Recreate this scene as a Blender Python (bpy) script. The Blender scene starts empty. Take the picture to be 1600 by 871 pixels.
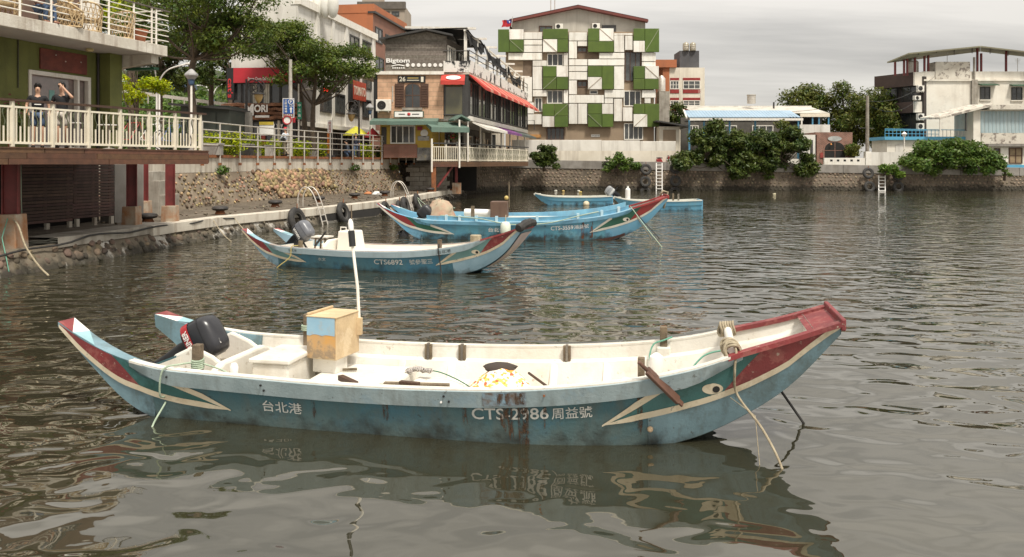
import bpy, bmesh, math, random
import numpy as np
from mathutils import Vector as V, Matrix, noise as mnoise
R = math.radians
rnd = random.Random(11)
NP = np.random.RandomState(5)
sc = bpy.context.scene
C = sc.collection

# ------------------------------------------------------------------ camera, sky, sun, exposure
CAM_H, FPX, HOR = 2.85, 1300.0, 255.0
cd = bpy.data.cameras.new('camera'); camera = bpy.data.objects.new('camera', cd); C.objects.link(camera)
camera.location = (0, 0, CAM_H); camera.rotation_euler = (R(90), 0, 0)
cd.sensor_width = 36; cd.lens = 36 * FPX / 1600; cd.shift_y = -(435.5 - HOR) / 1600
cd.clip_start = .1; cd.clip_end = 5000
sc.camera = camera

SUN_EL, SUN_AZ = 60, 150            # azimuth clockwise from +Y: the sun stands behind the camera, to the right
w = bpy.data.worlds.new('World'); sc.world = w; w.use_nodes = True
nt = w.node_tree; N = nt.nodes; L = nt.links
bg = N['Background']; bg.inputs[1].default_value = .05
sky = N.new('ShaderNodeTexSky'); sky.sky_type = 'NISHITA'; sky.sun_disc = False
sky.sun_elevation = R(SUN_EL); sky.sun_rotation = R(SUN_AZ)
tc = N.new('ShaderNodeTexCoord'); sep = N.new('ShaderNodeSeparateXYZ'); L.new(tc.outputs['Generated'], sep.inputs[0])
def wm(op, a, b=None):
    n = N.new('ShaderNodeMath'); n.operation = op
    for i, q in enumerate((a, b)):
        if q is None: continue
        if isinstance(q, (int, float)): n.inputs[i].default_value = q
        else: L.new(q, n.inputs[i])
    return n.outputs[0]
zc = wm('ADD', wm('MAXIMUM', sep.outputs[2], 0), .12)
cb = N.new('ShaderNodeCombineXYZ'); L.new(wm('DIVIDE', sep.outputs[0], zc), cb.inputs[0]); L.new(wm('DIVIDE', sep.outputs[1], zc), cb.inputs[1])
mp = N.new('ShaderNodeMapping'); mp.inputs['Scale'].default_value = (.30, 1.0, 1); mp.inputs['Location'].default_value = (2.3, 1.2, 0); L.new(cb.outputs[0], mp.inputs[0])
cn = N.new('ShaderNodeTexNoise'); cn.inputs['Scale'].default_value = 1.1; cn.inputs['Detail'].default_value = 6; cn.inputs['Roughness'].default_value = .55; L.new(mp.outputs[0], cn.inputs[0])
cr_ = N.new('ShaderNodeValToRGB'); e = cr_.color_ramp.elements
e[0].position = .33; e[0].color = (2.85, 2.74, 2.58, 1); e[1].position = .6; e[1].color = (5.5, 5.22, 4.82, 1)
L.new(cn.outputs['Fac'], cr_.inputs[0])
hz = N.new('ShaderNodeMix'); hz.data_type = 'RGBA'   # the cloud sheet is brighter and more even towards the horizon
hz.inputs[7].default_value = (5.1, 4.85, 4.45, 1); L.new(cr_.outputs[0], hz.inputs[6])
hr = N.new('ShaderNodeMapRange'); hr.inputs[1].default_value = .20; hr.inputs[2].default_value = .0; hr.inputs[3].default_value = 0; hr.inputs[4].default_value = .55
L.new(sep.outputs[2], hr.inputs[0]); L.new(hr.outputs[0], hz.inputs[0])
mx = N.new('ShaderNodeMix'); mx.data_type = 'RGBA'; mx.inputs[0].default_value = .93
ov = N.new('ShaderNodeVectorMath'); ov.operation = 'SCALE'; L.new(hz.outputs[2], ov.inputs[0]); L.new(wm('ADD', wm('MULTIPLY', wm('MAXIMUM', sep.outputs[2], 0), 1.5), .92), ov.inputs['Scale'])   # an overcast sky brightens steadily towards the zenith
L.new(sky.outputs[0], mx.inputs[6]); L.new(ov.outputs[0], mx.inputs[7]); L.new(mx.outputs[2], bg.inputs[0])

sd = bpy.data.lights.new('sun', 'SUN'); sd.energy = 1.5; sd.angle = R(10); sd.color = (1, .945, .85)
sun = bpy.data.objects.new('sun', sd); C.objects.link(sun)
sdir = V((math.sin(R(SUN_AZ)) * math.cos(R(SUN_EL)), math.cos(R(SUN_AZ)) * math.cos(R(SUN_EL)), math.sin(R(SUN_EL))))
sun.rotation_euler = sdir.to_track_quat('Z', 'Y').to_euler(); sun.location = (0, 0, 60)
vs = sc.view_settings; vs.view_transform = 'Standard'; vs.look = 'None'; vs.exposure = 1.5; vs.gamma = 1; vs.use_curve_mapping = False
sc.display_settings.display_device = 'sRGB'
sc.render.engine = 'CYCLES'; sc.cycles.use_denoising = True; sc.cycles.max_bounces = 6

def at(u, v, Y):                     # a point that shows at (u, v) of the 1600-wide photograph, Y metres away
    return V(((u - 800) * Y / FPX, Y, CAM_H - (v - HOR) * Y / FPX))

# ------------------------------------------------------------------ materials
MATS = {}
def mat(name, col, rough=.6, col2=None, scale=2., amt=.6, bump=0, bscale=40, metal=0, streak=0, scol=(.10, .075, .05),
        isl=0, obr=0, spec=.5, sscale=5., patch=0, pcol=None, pscale=3., trans=0, alpha=1, wet=None, low=None, chip=0, ccol=(.5,.48,.42), cscale=14., amask=None):
    if name in MATS: return MATS[name]
    m = bpy.data.materials.new(name); m.use_nodes = True; nt = m.node_tree; N = nt.nodes; L = nt.links
    b = N['Principled BSDF']
    g = N.new('ShaderNodeNewGeometry'); pos = g.outputs['Position']
    def nz(sc_, det=5, rough_=.6, vec=pos):
        n = N.new('ShaderNodeTexNoise'); n.inputs['Scale'].default_value = sc_; n.inputs['Detail'].default_value = det
        n.inputs['Roughness'].default_value = rough_; L.new(vec, n.inputs['Vector']); return n.outputs['Fac']
    def rng(src, a, b_, c=0, d=1):
        n = N.new('ShaderNodeMapRange'); n.inputs[1].default_value = a; n.inputs[2].default_value = b_
        n.inputs[3].default_value = c; n.inputs[4].default_value = d; L.new(src, n.inputs[0]); return n.outputs[0]
    def mix(fac, A, B_, blend='MIX'):
        n = N.new('ShaderNodeMix'); n.data_type = 'RGBA'; n.blend_type = blend
        for sock, q in ((n.inputs[0], fac), (n.inputs[6], A), (n.inputs[7], B_)):
            if isinstance(q, tuple): sock.default_value = (*q, 1)
            elif isinstance(q, (int, float)): sock.default_value = q
            else: L.new(q, sock)
        return n.outputs[2]
    if col2 is None: col2 = tuple(c * .55 for c in col)
    c = mix(rng(nz(scale), .38, .66, 0, amt), col, col2)
    if patch:
        c = mix(rng(nz(pscale, 8, .7), .53, .58, 0, patch), c, pcol or (.3, .27, .23))
    if streak:
        mpn = N.new('ShaderNodeMapping'); mpn.inputs['Scale'].default_value = (sscale, sscale, sscale * .07); L.new(pos, mpn.inputs[0])
        c = mix(rng(nz(1., 6, .65, mpn.outputs[0]), .5, .74, 0, streak), c, scol)
    if isl or obr:
        if isl: rn = g.outputs['Random Per Island']; a = isl
        else:
            oi = N.new('ShaderNodeObjectInfo'); rn = oi.outputs['Random']; a = obr
        h = N.new('ShaderNodeHueSaturation'); h.inputs['Saturation'].default_value = 1.08; L.new(c, h.inputs['Color']); L.new(rng(rn, 0, 1, 1 - a, 1 + a * .7), h.inputs['Value'])
        mw = N.new('ShaderNodeMath'); mw.operation = 'MULTIPLY'; mw.inputs[1].default_value = 7.31; L.new(rn, mw.inputs[0])
        fr = N.new('ShaderNodeMath'); fr.operation = 'FRACT'; L.new(mw.outputs[0], fr.inputs[0])
        L.new(rng(fr.outputs[0], 0, 1, .5 - a * .05, .5 + a * .05), h.inputs['Hue']); c = h.outputs[0]
    if low:                          # bleached, grimy paint just above the waterline
        sp0 = N.new('ShaderNodeSeparateXYZ'); L.new(pos, sp0.inputs[0])
        a0 = N.new('ShaderNodeMath'); a0.operation = 'ADD'; L.new(sp0.outputs[2], a0.inputs[0]); L.new(rng(nz(2.2), .3, .7, -.1, .1), a0.inputs[1])
        c = mix(rng(a0.outputs[0], low[0], low[1], .75, 0), c, low[2])
    if chip: c = mix(rng(nz(cscale, 8, .75), .62, .65, 0, chip), c, ccol)
    if wet:                          # weed and damp on everything that stands below the tide mark
        sp = N.new('ShaderNodeSeparateXYZ'); L.new(pos, sp.inputs[0])
        ad = N.new('ShaderNodeMath'); ad.operation = 'ADD'; L.new(sp.outputs[2], ad.inputs[0]); L.new(rng(nz(3), .3, .7, -.25, .25), ad.inputs[1])
        c = mix(rng(ad.outputs[0], wet, wet + .3, .85, 0), c, (.022, .02, .013))
    if isinstance(c, tuple): b.inputs['Base Color'].default_value = (*c, 1)
    else: L.new(c, b.inputs['Base Color'])
    b.inputs['Roughness'].default_value = rough; b.inputs['Metallic'].default_value = metal
    b.inputs['Specular IOR Level'].default_value = spec
    b.inputs['Transmission Weight'].default_value = trans; b.inputs['Alpha'].default_value = alpha
    if amask:
        mpa = N.new('ShaderNodeMapping'); mpa.inputs['Scale'].default_value = (amask, amask, amask*.12); L.new(pos, mpa.inputs[0])
        L.new(rng(nz(1., 7, .7, mpa.outputs[0]), .42, .60, 0, .92), b.inputs['Alpha'])
    if bump:
        bn = N.new('ShaderNodeBump'); bn.inputs['Strength'].default_value = bump; bn.inputs['Distance'].default_value = .02
        L.new(nz(bscale, 6), bn.inputs['Height']); L.new(bn.outputs[0], b.inputs['Normal'])
    MATS[name] = m; return m
def leafmat(name, col, col2, isl=.45):
    m = mat(name, col, .5, col2, .8, 1, isl=isl, spec=.35)
    if 'tl' not in m:
        m['tl'] = 1; nt = m.node_tree; b = nt.nodes['Principled BSDF']; out = nt.nodes['Material Output']
        t = nt.nodes.new('ShaderNodeBsdfTranslucent'); ms = nt.nodes.new('ShaderNodeMixShader'); ms.inputs[0].default_value = .3
        nt.links.new(b.inputs['Base Color'].links[0].from_socket, t.inputs[0])
        nt.links.new(b.outputs[0], ms.inputs[1]); nt.links.new(t.outputs[0], ms.inputs[2]); nt.links.new(ms.outputs[0], out.inputs[0])
    return m

# ------------------------------------------------------------------ mesh building
class MB:
    def __init__(s): s.v = []; s.f = []; s.mi = []; s.cur = 0
    def add(s, vs, fs):
        o = len(s.v); s.v += [tuple(q) for q in vs]; s.f += [tuple(i + o for i in f) for f in fs]; s.mi += [s.cur] * len(fs); return s
    def quad(s, *p): return s.add(p, [tuple(range(len(p)))])
    def box(s, x0, x1, y0, y1, z0, z1):
        return s.add([(x0,y0,z0),(x1,y0,z0),(x1,y1,z0),(x0,y1,z0),(x0,y0,z1),(x1,y0,z1),(x1,y1,z1),(x0,y1,z1)],
                     [(0,3,2,1),(4,5,6,7),(0,1,5,4),(1,2,6,5),(2,3,7,6),(3,0,4,7)])
    def hexa(s, a, b):               # two quads a (4 points) and b (4 points) joined
        return s.add(list(a) + list(b), [(3,2,1,0),(4,5,6,7),(0,1,5,4),(1,2,6,5),(2,3,7,6),(3,0,4,7)])
    def beam(s, p0, p1, w, h, up=(0,0,1)):
        p0, p1 = V(p0), V(p1); d = (p1 - p0).normalized(); sd_ = d.cross(V(up))
        if sd_.length < 1e-4: sd_ = d.cross(V((0, 1, 0)))
        sd_.normalize(); u = sd_.cross(d).normalized(); a, b = sd_ * w / 2, u * h / 2
        return s.hexa([p0-a-b, p0+a-b, p0+a+b, p0-a+b], [p1-a-b, p1+a-b, p1+a+b, p1-a+b])
    def tube(s, pts, r, n=8, caps=True):
        pts = [V(p) for p in pts]; rs = r if isinstance(r, (list, tuple)) else [r] * len(pts); vs = []; fs = []
        ref = None
        for i, p in enumerate(pts):
            d = (pts[min(i+1, len(pts)-1)] - pts[max(i-1, 0)])
            d = d.normalized() if d.length > 1e-9 else V((0, 0, 1))
            if ref is None: ref = V((0, 0, 1)) if abs(d.z) < .9 else V((1, 0, 0))
            a = d.cross(ref); a.normalize(); b = a.cross(d).normalized(); ref = b
            for k in range(n):
                t = 2 * math.pi * k / n; vs.append(p + (a * math.cos(t) + b * math.sin(t)) * rs[i])
        for i in range(len(pts) - 1):
            for k in range(n):
                k2 = (k + 1) % n; fs.append((i*n+k, i*n+k2, (i+1)*n+k2, (i+1)*n+k))
        if caps: fs.append(tuple(range(n))[::-1]); fs.append(tuple((len(pts)-1)*n + k for k in range(n)))
        return s.add(vs, fs)
    def cyl(s, p0, p1, r0, r1=None, n=12): return s.tube([p0, p1], [r0, r0 if r1 is None else r1], n)
    def lathe(s, c, prof, n=16, axis=(0,0,1)):   # prof: (radius, height) along axis from c
        ax = V(axis).normalized(); a = ax.cross(V((0,0,1)) if abs(ax.z) < .9 else V((1,0,0))).normalized(); b = ax.cross(a)
        vs = []; fs = []; c = V(c)
        for r, h in prof:
            for k in range(n):
                t = 2*math.pi*k/n; vs.append(c + ax*h + (a*math.cos(t) + b*math.sin(t))*r)
        for i in range(len(prof)-1):
            for k in range(n):
                k2 = (k+1) % n; fs.append((i*n+k, i*n+k2, (i+1)*n+k2, (i+1)*n+k))
        fs.append(tuple(range(n))[::-1]); fs.append(tuple((len(prof)-1)*n+k for k in range(n)))
        return s.add(vs, fs)
    def ball(s, c, rx, ry=None, rz=None, nu=10, nv=7, jit=0):
        ry = ry or rx; rz = rz or rx; vs = [(c[0], c[1], c[2]-rz)]; fs = []
        for j in range(1, nv):
            ph = -math.pi/2 + math.pi*j/nv
            for k in range(nu):
                t = 2*math.pi*k/nu; q = 1 + rnd.uniform(-jit, jit)
                vs.append((c[0]+rx*q*math.cos(ph)*math.cos(t), c[1]+ry*q*math.cos(ph)*math.sin(t), c[2]+rz*q*math.sin(ph)))
        vs.append((c[0], c[1], c[2]+rz)); top = len(vs)-1
        for k in range(nu):
            k2 = (k+1) % nu; fs.append((0, 1+k2, 1+k)); fs.append((top, 1+(nv-2)*nu+k, 1+(nv-2)*nu+k2))
            for j in range(nv-2): fs.append((1+j*nu+k, 1+j*nu+k2, 1+(j+1)*nu+k2, 1+(j+1)*nu+k))
        return s.add(vs, fs)
    def torus(s, c, axis, Rr, r, n=20, m=8, sq=1.):
        ax = V(axis).normalized(); a = ax.cross(V((0,0,1)) if abs(ax.z) < .9 else V((1,0,0))).normalized(); b = ax.cross(a); c = V(c)
        vs = []; fs = []
        for i in range(n):
            t = 2*math.pi*i/n; d = a*math.cos(t) + b*math.sin(t)
            for k in range(m):
                q = 2*math.pi*k/m; vs.append(c + d*(Rr + r*math.cos(q)) + ax*r*sq*math.sin(q))
        for i in range(n):
            for k in range(m):
                fs.append((i*m+k, ((i+1)%n)*m+k, ((i+1)%n)*m+(k+1)%m, i*m+(k+1)%m))
        return s.add(vs, fs)
    def prism(s, poly, o, ex, ey, ez):  # polygon in the plane (ex, ey) at o, pushed along vector ez
        o, ex, ey, ez = V(o), V(ex), V(ey), V(ez); n = len(poly)
        a = [o + ex*p[0] + ey*p[1] for p in poly]; b = [q + ez for q in a]
        return s.add(a + b, [tuple(range(n))[::-1], tuple(range(n, 2*n))] + [(i, (i+1)%n, n+(i+1)%n, n+i) for i in range(n)])
    def grid(s, rows, close=False):     # rows of points
        n = len(rows[0]); vs = [p for r in rows for p in r]; fs = []
        for i in range(len(rows)-1):
            for k in range(n if close else n-1): fs.append((i*n+k, i*n+(k+1)%n, (i+1)*n+(k+1)%n, (i+1)*n+k))
        return s.add(vs, fs)

WOFF = {}
def woff(o): return WOFF.get(o.name, V((0, 0, 0)))
def fixn(me):
    bm = bmesh.new(); bm.from_mesh(me); bmesh.ops.recalc_face_normals(bm, faces=bm.faces); bm.to_mesh(me); bm.free()
def obj(name, mb, m, parent=None, smooth=False, bevel=0, subsurf=0, fix=True):
    me = bpy.data.meshes.new(name)
    off = V((0, 0, 0))
    if parent is None and mb.v:
        a = np.array(mb.v); lo, hi = a.min(0), a.max(0); off = V(((lo[0]+hi[0])/2, (lo[1]+hi[1])/2, lo[2]))
        mb.v = [tuple(q) for q in (a - np.array(off))]
    me.from_pydata(mb.v, [], mb.f)
    for q in (m if isinstance(m, (list, tuple)) else [m]): me.materials.append(q)
    if isinstance(m, (list, tuple)): me.polygons.foreach_set('material_index', mb.mi)
    if fix: fixn(me)
    if smooth:
        me.polygons.foreach_set('use_smooth', [True] * len(me.polygons))
        if smooth != 'all': 
            try: me.set_sharp_from_angle(angle=R(smooth if smooth is not True else 40))
            except Exception: pass
    o = bpy.data.objects.new(name, me); C.objects.link(o)
    if parent is None: o.location = off; WOFF[o.name] = off
    else: o.parent = parent; o.location = -woff(parent); WOFF[o.name] = V((0, 0, 0))
    if bevel:
        bv = o.modifiers.new('bevel', 'BEVEL'); bv.width = bevel; bv.segments = 2; bv.limit_method = 'ANGLE'; bv.angle_limit = R(35)
    if subsurf:
        ss = o.modifiers.new('sub', 'SUBSURF'); ss.levels = subsurf; ss.render_levels = subsurf
    return o
UNIT = {}
def unit(kind, m):
    k = (kind, m.name)
    if k not in UNIT:
        b = MB()
        if kind == 'box': b.box(-.5, .5, -.5, .5, -.5, .5)
        elif kind == 'rod': b.cyl((0,0,-.5), (0,0,.5), .5, n=10)
        elif kind == 'ball': b.ball((0,0,0), .5)
        elif kind.startswith('rock'):
            r = random.Random(kind); bm = bmesh.new(); bmesh.ops.create_icosphere(bm, subdivisions=2, radius=.5)
            sd_ = V((r.uniform(0, 50), r.uniform(0, 50), r.uniform(0, 50)))
            for q in bm.verts: q.co *= 1 + .38 * mnoise.noise(q.co * 2.2 + sd_)
            b.v = [tuple(q.co) for q in bm.verts]; b.f = [tuple(x.index for x in f.verts) for f in bm.faces]; bm.free()
        me = bpy.data.meshes.new(kind); me.from_pydata(b.v, [], b.f); me.materials.append(m)
        if kind != 'box':
            me.polygons.foreach_set('use_smooth', [True] * len(me.polygons))
            if kind == 'rod': me.set_sharp_from_angle(angle=R(40))
        UNIT[k] = me
    return UNIT[k]
def inst(name, kind, m, parent, mtx):
    o = bpy.data.objects.new(name, unit(kind, m)); C.objects.link(o); o.parent = parent
    o.matrix_local = Matrix.Translation(-woff(parent)) @ mtx if parent else mtx
    return o
def axes(p0, p1, up):
    d = (p1 - p0); ln = d.length; d = d / ln; s = d.cross(V(up))
    if s.length < 1e-4: s = d.cross(V((0, 1, 0)))
    s.normalize(); u = s.cross(d).normalized(); return d, s, u, ln
def frame(c, s, u, d): return Matrix(((s.x,u.x,d.x,c.x),(s.y,u.y,d.y,c.y),(s.z,u.z,d.z,c.z),(0,0,0,1)))
def bar(name, p0, p1, wd, ht, m, parent, up=(0,0,1)):       # a box piece from p0 to p1, sharing one mesh per material
    p0, p1 = V(p0), V(p1); d, s, u, ln = axes(p0, p1, up)
    return inst(name, 'box', m, parent, frame((p0+p1)/2, s*wd, u*ht, d*ln))
def rod(name, p0, p1, r, m, parent):
    p0, p1 = V(p0), V(p1); d, s, u, ln = axes(p0, p1, (0,0,1))
    return inst(name, 'rod', m, parent, frame((p0+p1)/2, s*2*r, u*2*r, d*ln))
def tag(o, label, cat, group=None, kind=None):
    if label: o['label'] = label
    if cat: o['category'] = cat
    if group: o['group'] = group
    if kind: o['kind'] = kind
    return o
def thing(name, label, cat, loc=(0,0,0), rz=0, group=None):
    o = bpy.data.objects.new(name, None); C.objects.link(o); o.empty_display_size = .2
    o.location = loc; o.rotation_euler = (0, 0, rz); tag(o, label, cat, group)
    WOFF[o.name] = V((0,0,0)); return o                     # children of a plain thing are in its own frame
def wthing(name, label, cat, loc, group=None):              # children are given in world coordinates
    o = thing(name, label, cat, loc, 0, group); WOFF[o.name] = V(loc); return o
def single(name, mb, m, label, cat, group=None, **k): return tag(obj(name, mb, m, None, **k), label, cat, group)
def struct(name, mb, m, **k):
    o = obj(name, mb, m, None, **k); o['kind'] = 'structure'; return o
def dup(root, loc, rz=None, label=None, group=None, scale=None):
    r = root.copy(); C.objects.link(r); r.location = loc
    if rz is not None: r.rotation_euler = (0, 0, rz)
    if scale: r.scale = (scale,)*3
    if label: r['label'] = label
    if group: r['group'] = group
    for ch in list(root.children):
        c = ch.copy(); C.objects.link(c); c.parent = r
        for g in ch.children:
            d = g.copy(); C.objects.link(d); d.parent = c
    return r
def tmesh(s, fat=0.):
    c = bpy.data.curves.new('t', 'FONT'); c.body = s; c.size = 1; c.resolution_u = 3; c.offset = fat
    o = bpy.data.objects.new('t', c); C.objects.link(o); me = bpy.data.meshes.new_from_object(o)
    v = np.array([tuple(q.co[:2]) for q in me.vertices]).reshape(-1, 2); f = [tuple(p.vertices) for p in me.polygons]
    bpy.data.objects.remove(o); bpy.data.meshes.remove(me); bpy.data.curves.remove(c)
    lo, hi = v.min(0), v.max(0); return (v - (lo+hi)/2) / (hi-lo), f
def lettering(name, s, m, parent, c, ex, ey, wd, ht, fat=.01, th=.012):
    v, f = tmesh(s, fat); c, ex, ey = V(c), V(ex).normalized(), V(ey).normalized(); nrm = ex.cross(ey)
    me = MB(); pts = [c + ex*p[0]*wd + ey*p[1]*ht + nrm*th for p in v]; me.add(pts, f)
    # rim so that the letters have thickness
    cnt = {}
    for q in f:
        for i in range(len(q)):
            a, b = q[i], q[(i+1) % len(q)]; cnt[(min(a,b), max(a,b))] = cnt.get((min(a,b), max(a,b)), 0) + 1
    o = len(me.v); me.v += [tuple(p - nrm*th*.9) for p in pts]
    for (a, b), k in cnt.items():
        if k == 1: me.f.append((a, b, b+o, a+o)); me.mi.append(0)
    return obj(name, me, m, parent, fix=False)
def sag(a, b, drop, n=12):
    a, b = V(a), V(b); return [a.lerp(b, i/n) - V((0,0,drop*4*(i/n)*(1-i/n))) for i in range(n+1)]
def leaves(name, parent, clumps, n, size, m, flat=.5, seed=1, shell=.55, droop=0):
    """a crown of n small leaf faces spread through clumps ((x,y,z), (rx,ry,rz))"""
    rs = np.random.RandomState(seed); cl = np.array([[*c, *r] for c, r in clumps], float)
    wt = (cl[:,3]*cl[:,4]*cl[:,5])**.7; wt /= wt.sum(); ix = rs.choice(len(cl), n, p=wt)
    d = rs.normal(size=(n,3)); d /= np.linalg.norm(d, axis=1)[:,None]
    rr = (shell + (1-shell)*rs.rand(n)**.7)[:,None] * (1 + .18*rs.normal(size=(n,1)))
    p = cl[ix,:3] + d*rr*cl[ix,3:]
    nn = rs.normal(size=(n,3)) + np.array([0,0,flat*2]) + d*.8; nn /= np.linalg.norm(nn, axis=1)[:,None]
    t = np.cross(nn, rs.normal(size=(n,3))); t /= np.linalg.norm(t, axis=1)[:,None]; b = np.cross(nn, t)
    sz = size*(.6+.8*rs.rand(n))[:,None]
    vs = np.stack([p - t*sz, p + b*sz*.42 + nn*sz*.1, p + t*sz - np.array([0,0,droop])*sz, p - b*sz*.42 + nn*sz*.1], 1).reshape(-1,3)
    me = bpy.data.meshes.new(name); vs = vs - np.array(woff(parent)) if parent else vs
    me.vertices.add(4*n); me.vertices.foreach_set('co', vs.ravel()); me.loops.add(4*n); me.loops.foreach_set('vertex_index', np.arange(4*n))
    me.polygons.add(n); me.polygons.foreach_set('loop_start', np.arange(0, 4*n, 4)); me.polygons.foreach_set('loop_total', np.full(n, 4)); me.update(); me.validate()
    me.materials.append(m); o = bpy.data.objects.new(name, me); C.objects.link(o); o.parent = parent
    return o

def cubic(xs, ys, x):
    if x <= xs[0]: return ys[0]
    if x >= xs[-1]: return ys[-1]
    i = max(k for k in range(len(xs)-1) if xs[k] <= x); n = len(xs)-1
    h = xs[i+1]-xs[i]; t = (x-xs[i])/h
    d = lambda k: (ys[min(k+1,n)]-ys[max(k-1,0)])/(xs[min(k+1,n)]-xs[max(k-1,0)])
    return (2*t**3-3*t*t+1)*ys[i]+(t**3-2*t*t+t)*d(i)*h+(-2*t**3+3*t*t)*ys[i+1]+(t**3-t*t)*d(i+1)*h
def lerps(pts, x):
    if x <= pts[0][0]: return pts[0][1]
    for (a, p), (b, q) in zip(pts, pts[1:]):
        if x <= b: return p + (q-p)*(x-a)/(b-a) if b > a else q
    return pts[-1][1]
def fr(a, b, n): return [a+(b-a)*i/n for i in range(n+1)]
def rope(name, label, pts, r, m, **k): return single(name, MB().tube(pts, r, 6), m, label, 'rope', smooth='all', **k)
def wob(pts, a): return [p + V((rnd.uniform(-a,a), rnd.uniform(-a,a), rnd.uniform(-a,a))) for p in pts]
def spline(ps, n=8):
    ps = [V(p) for p in ps]; out = []
    for i in range(len(ps)-1):
        p0, p1, p2, p3 = ps[max(i-1,0)], ps[i], ps[i+1], ps[min(i+2,len(ps)-1)]
        for k in range(n):
            t = k/n; out.append(.5*((2*p1)+(p2-p0)*t+(2*p0-5*p1+4*p2-p3)*t*t+(3*p1-p0-3*p2+p3)*t**3))
    return out + [ps[-1]]
# ------------------------------------------------------------------ palette
concrete = mat('concrete', (.36,.33,.28), .85, (.2,.175,.14), 1.6, .8, .5, 30, streak=.6, sscale=3)
pale_concrete = mat('pale_concrete', (.58,.535,.45), .85, (.42,.37,.30), 1.2, .7, .4, 30, streak=.7, sscale=2.5, scol=(.15,.09,.05))
grey_concrete = mat('grey_concrete', (.27,.25,.225), .9, (.16,.145,.125), 1., .8, .4, 25, streak=.5, sscale=2)
rust = mat('rust', (.28,.10,.035), .8, (.12,.05,.025), 4, .8, .4, 60)
rusty_concrete = mat('rusty_concrete', (.40,.34,.26), .85, (.33,.13,.04), 2.2, .9, .5, 40, streak=.7, scol=(.22,.08,.02))
steel = mat('steel', (.62,.58,.52), .4, (.42,.38,.32), 6, .6, metal=.4)
white_paint = mat('white_paint', (.80,.77,.70), .5, (.62,.57,.48), 3, .5, .1, 60, streak=.35, scol=(.35,.22,.12))
cream_paint = mat('cream_paint', (.74,.68,.55), .5, (.6,.53,.4), 3, .5)
dark_wood = mat('dark_wood', (.085,.045,.028), .65, (.05,.027,.018), 5, .8, .5, 60, obr=.25)
deck_wood = mat('deck_wood', (.125,.062,.036), .6, (.07,.036,.022), 5, .8, .5, 50, obr=.25)
slat_wood = mat('slat_wood', (.10,.058,.046), .7, (.06,.036,.03), 5, .8, .4, 50, obr=.3)
grey_wood = mat('grey_wood', (.22,.195,.165), .85, (.12,.1,.082), 6, .9, .6, 60, obr=.3)
old_wood = mat('old_wood', (.20,.155,.105), .85, (.09,.068,.045), 9, .9, .6, 60, obr=.2)
red_steel = mat('red_steel', (.17,.022,.02), .55, (.08,.014,.012), 3, .7, .2, 50)
rubber = mat('rubber', (.022,.021,.02), .75, (.05,.045,.04), 5, .7, .4, 60)
black_iron = mat('black_iron', (.025,.024,.024), .6, (.06,.045,.035), 6, .7, .5, 40)
black_plastic = mat('black_plastic', (.018,.018,.02), .38, (.03,.03,.032), 5, .6)
glass_dark = mat('glass_dark', (.025,.028,.03), .06, (.07,.065,.06), .8, .8, spec=.8)
glass_grey = mat('glass_grey', (.10,.105,.10), .08, (.03,.03,.03), .7, .9, spec=.8)
painted_shade = mat('painted_shade', (.02,.018,.016), .9)  # near-black colour that stands in for deep shade in openings and recesses
black = mat('black', (.015,.015,.015), .6)
white = mat('white', (.82,.80,.76), .5, (.7,.67,.62), 2, .4)
brick_red = mat('brick_red', (.33,.12,.07), .85, (.21,.08,.05), 2, .8, .4, 40, obr=.25)
rope_m = mat('rope', (.42,.36,.25), .9, (.25,.2,.13), 12, .8, .6, 120)
green_rope = mat('green_rope', (.12,.36,.26), .8, (.2,.4,.3), 12, .6, .5, 120)
pale_rope = mat('pale_rope', (.42,.50,.38), .85, (.28,.36,.26), 12, .7, .5, 120)
terracotta = mat('terracotta', (.46,.17,.085), .8, (.33,.12,.06), 4, .7)
wicker = mat('wicker', (.62,.47,.27), .7, (.36,.24,.12), 8, .8, .4, 80)
skin_m = mat('skin', (.55,.33,.22), .55, (.48,.27,.18), 4, .4)
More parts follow.
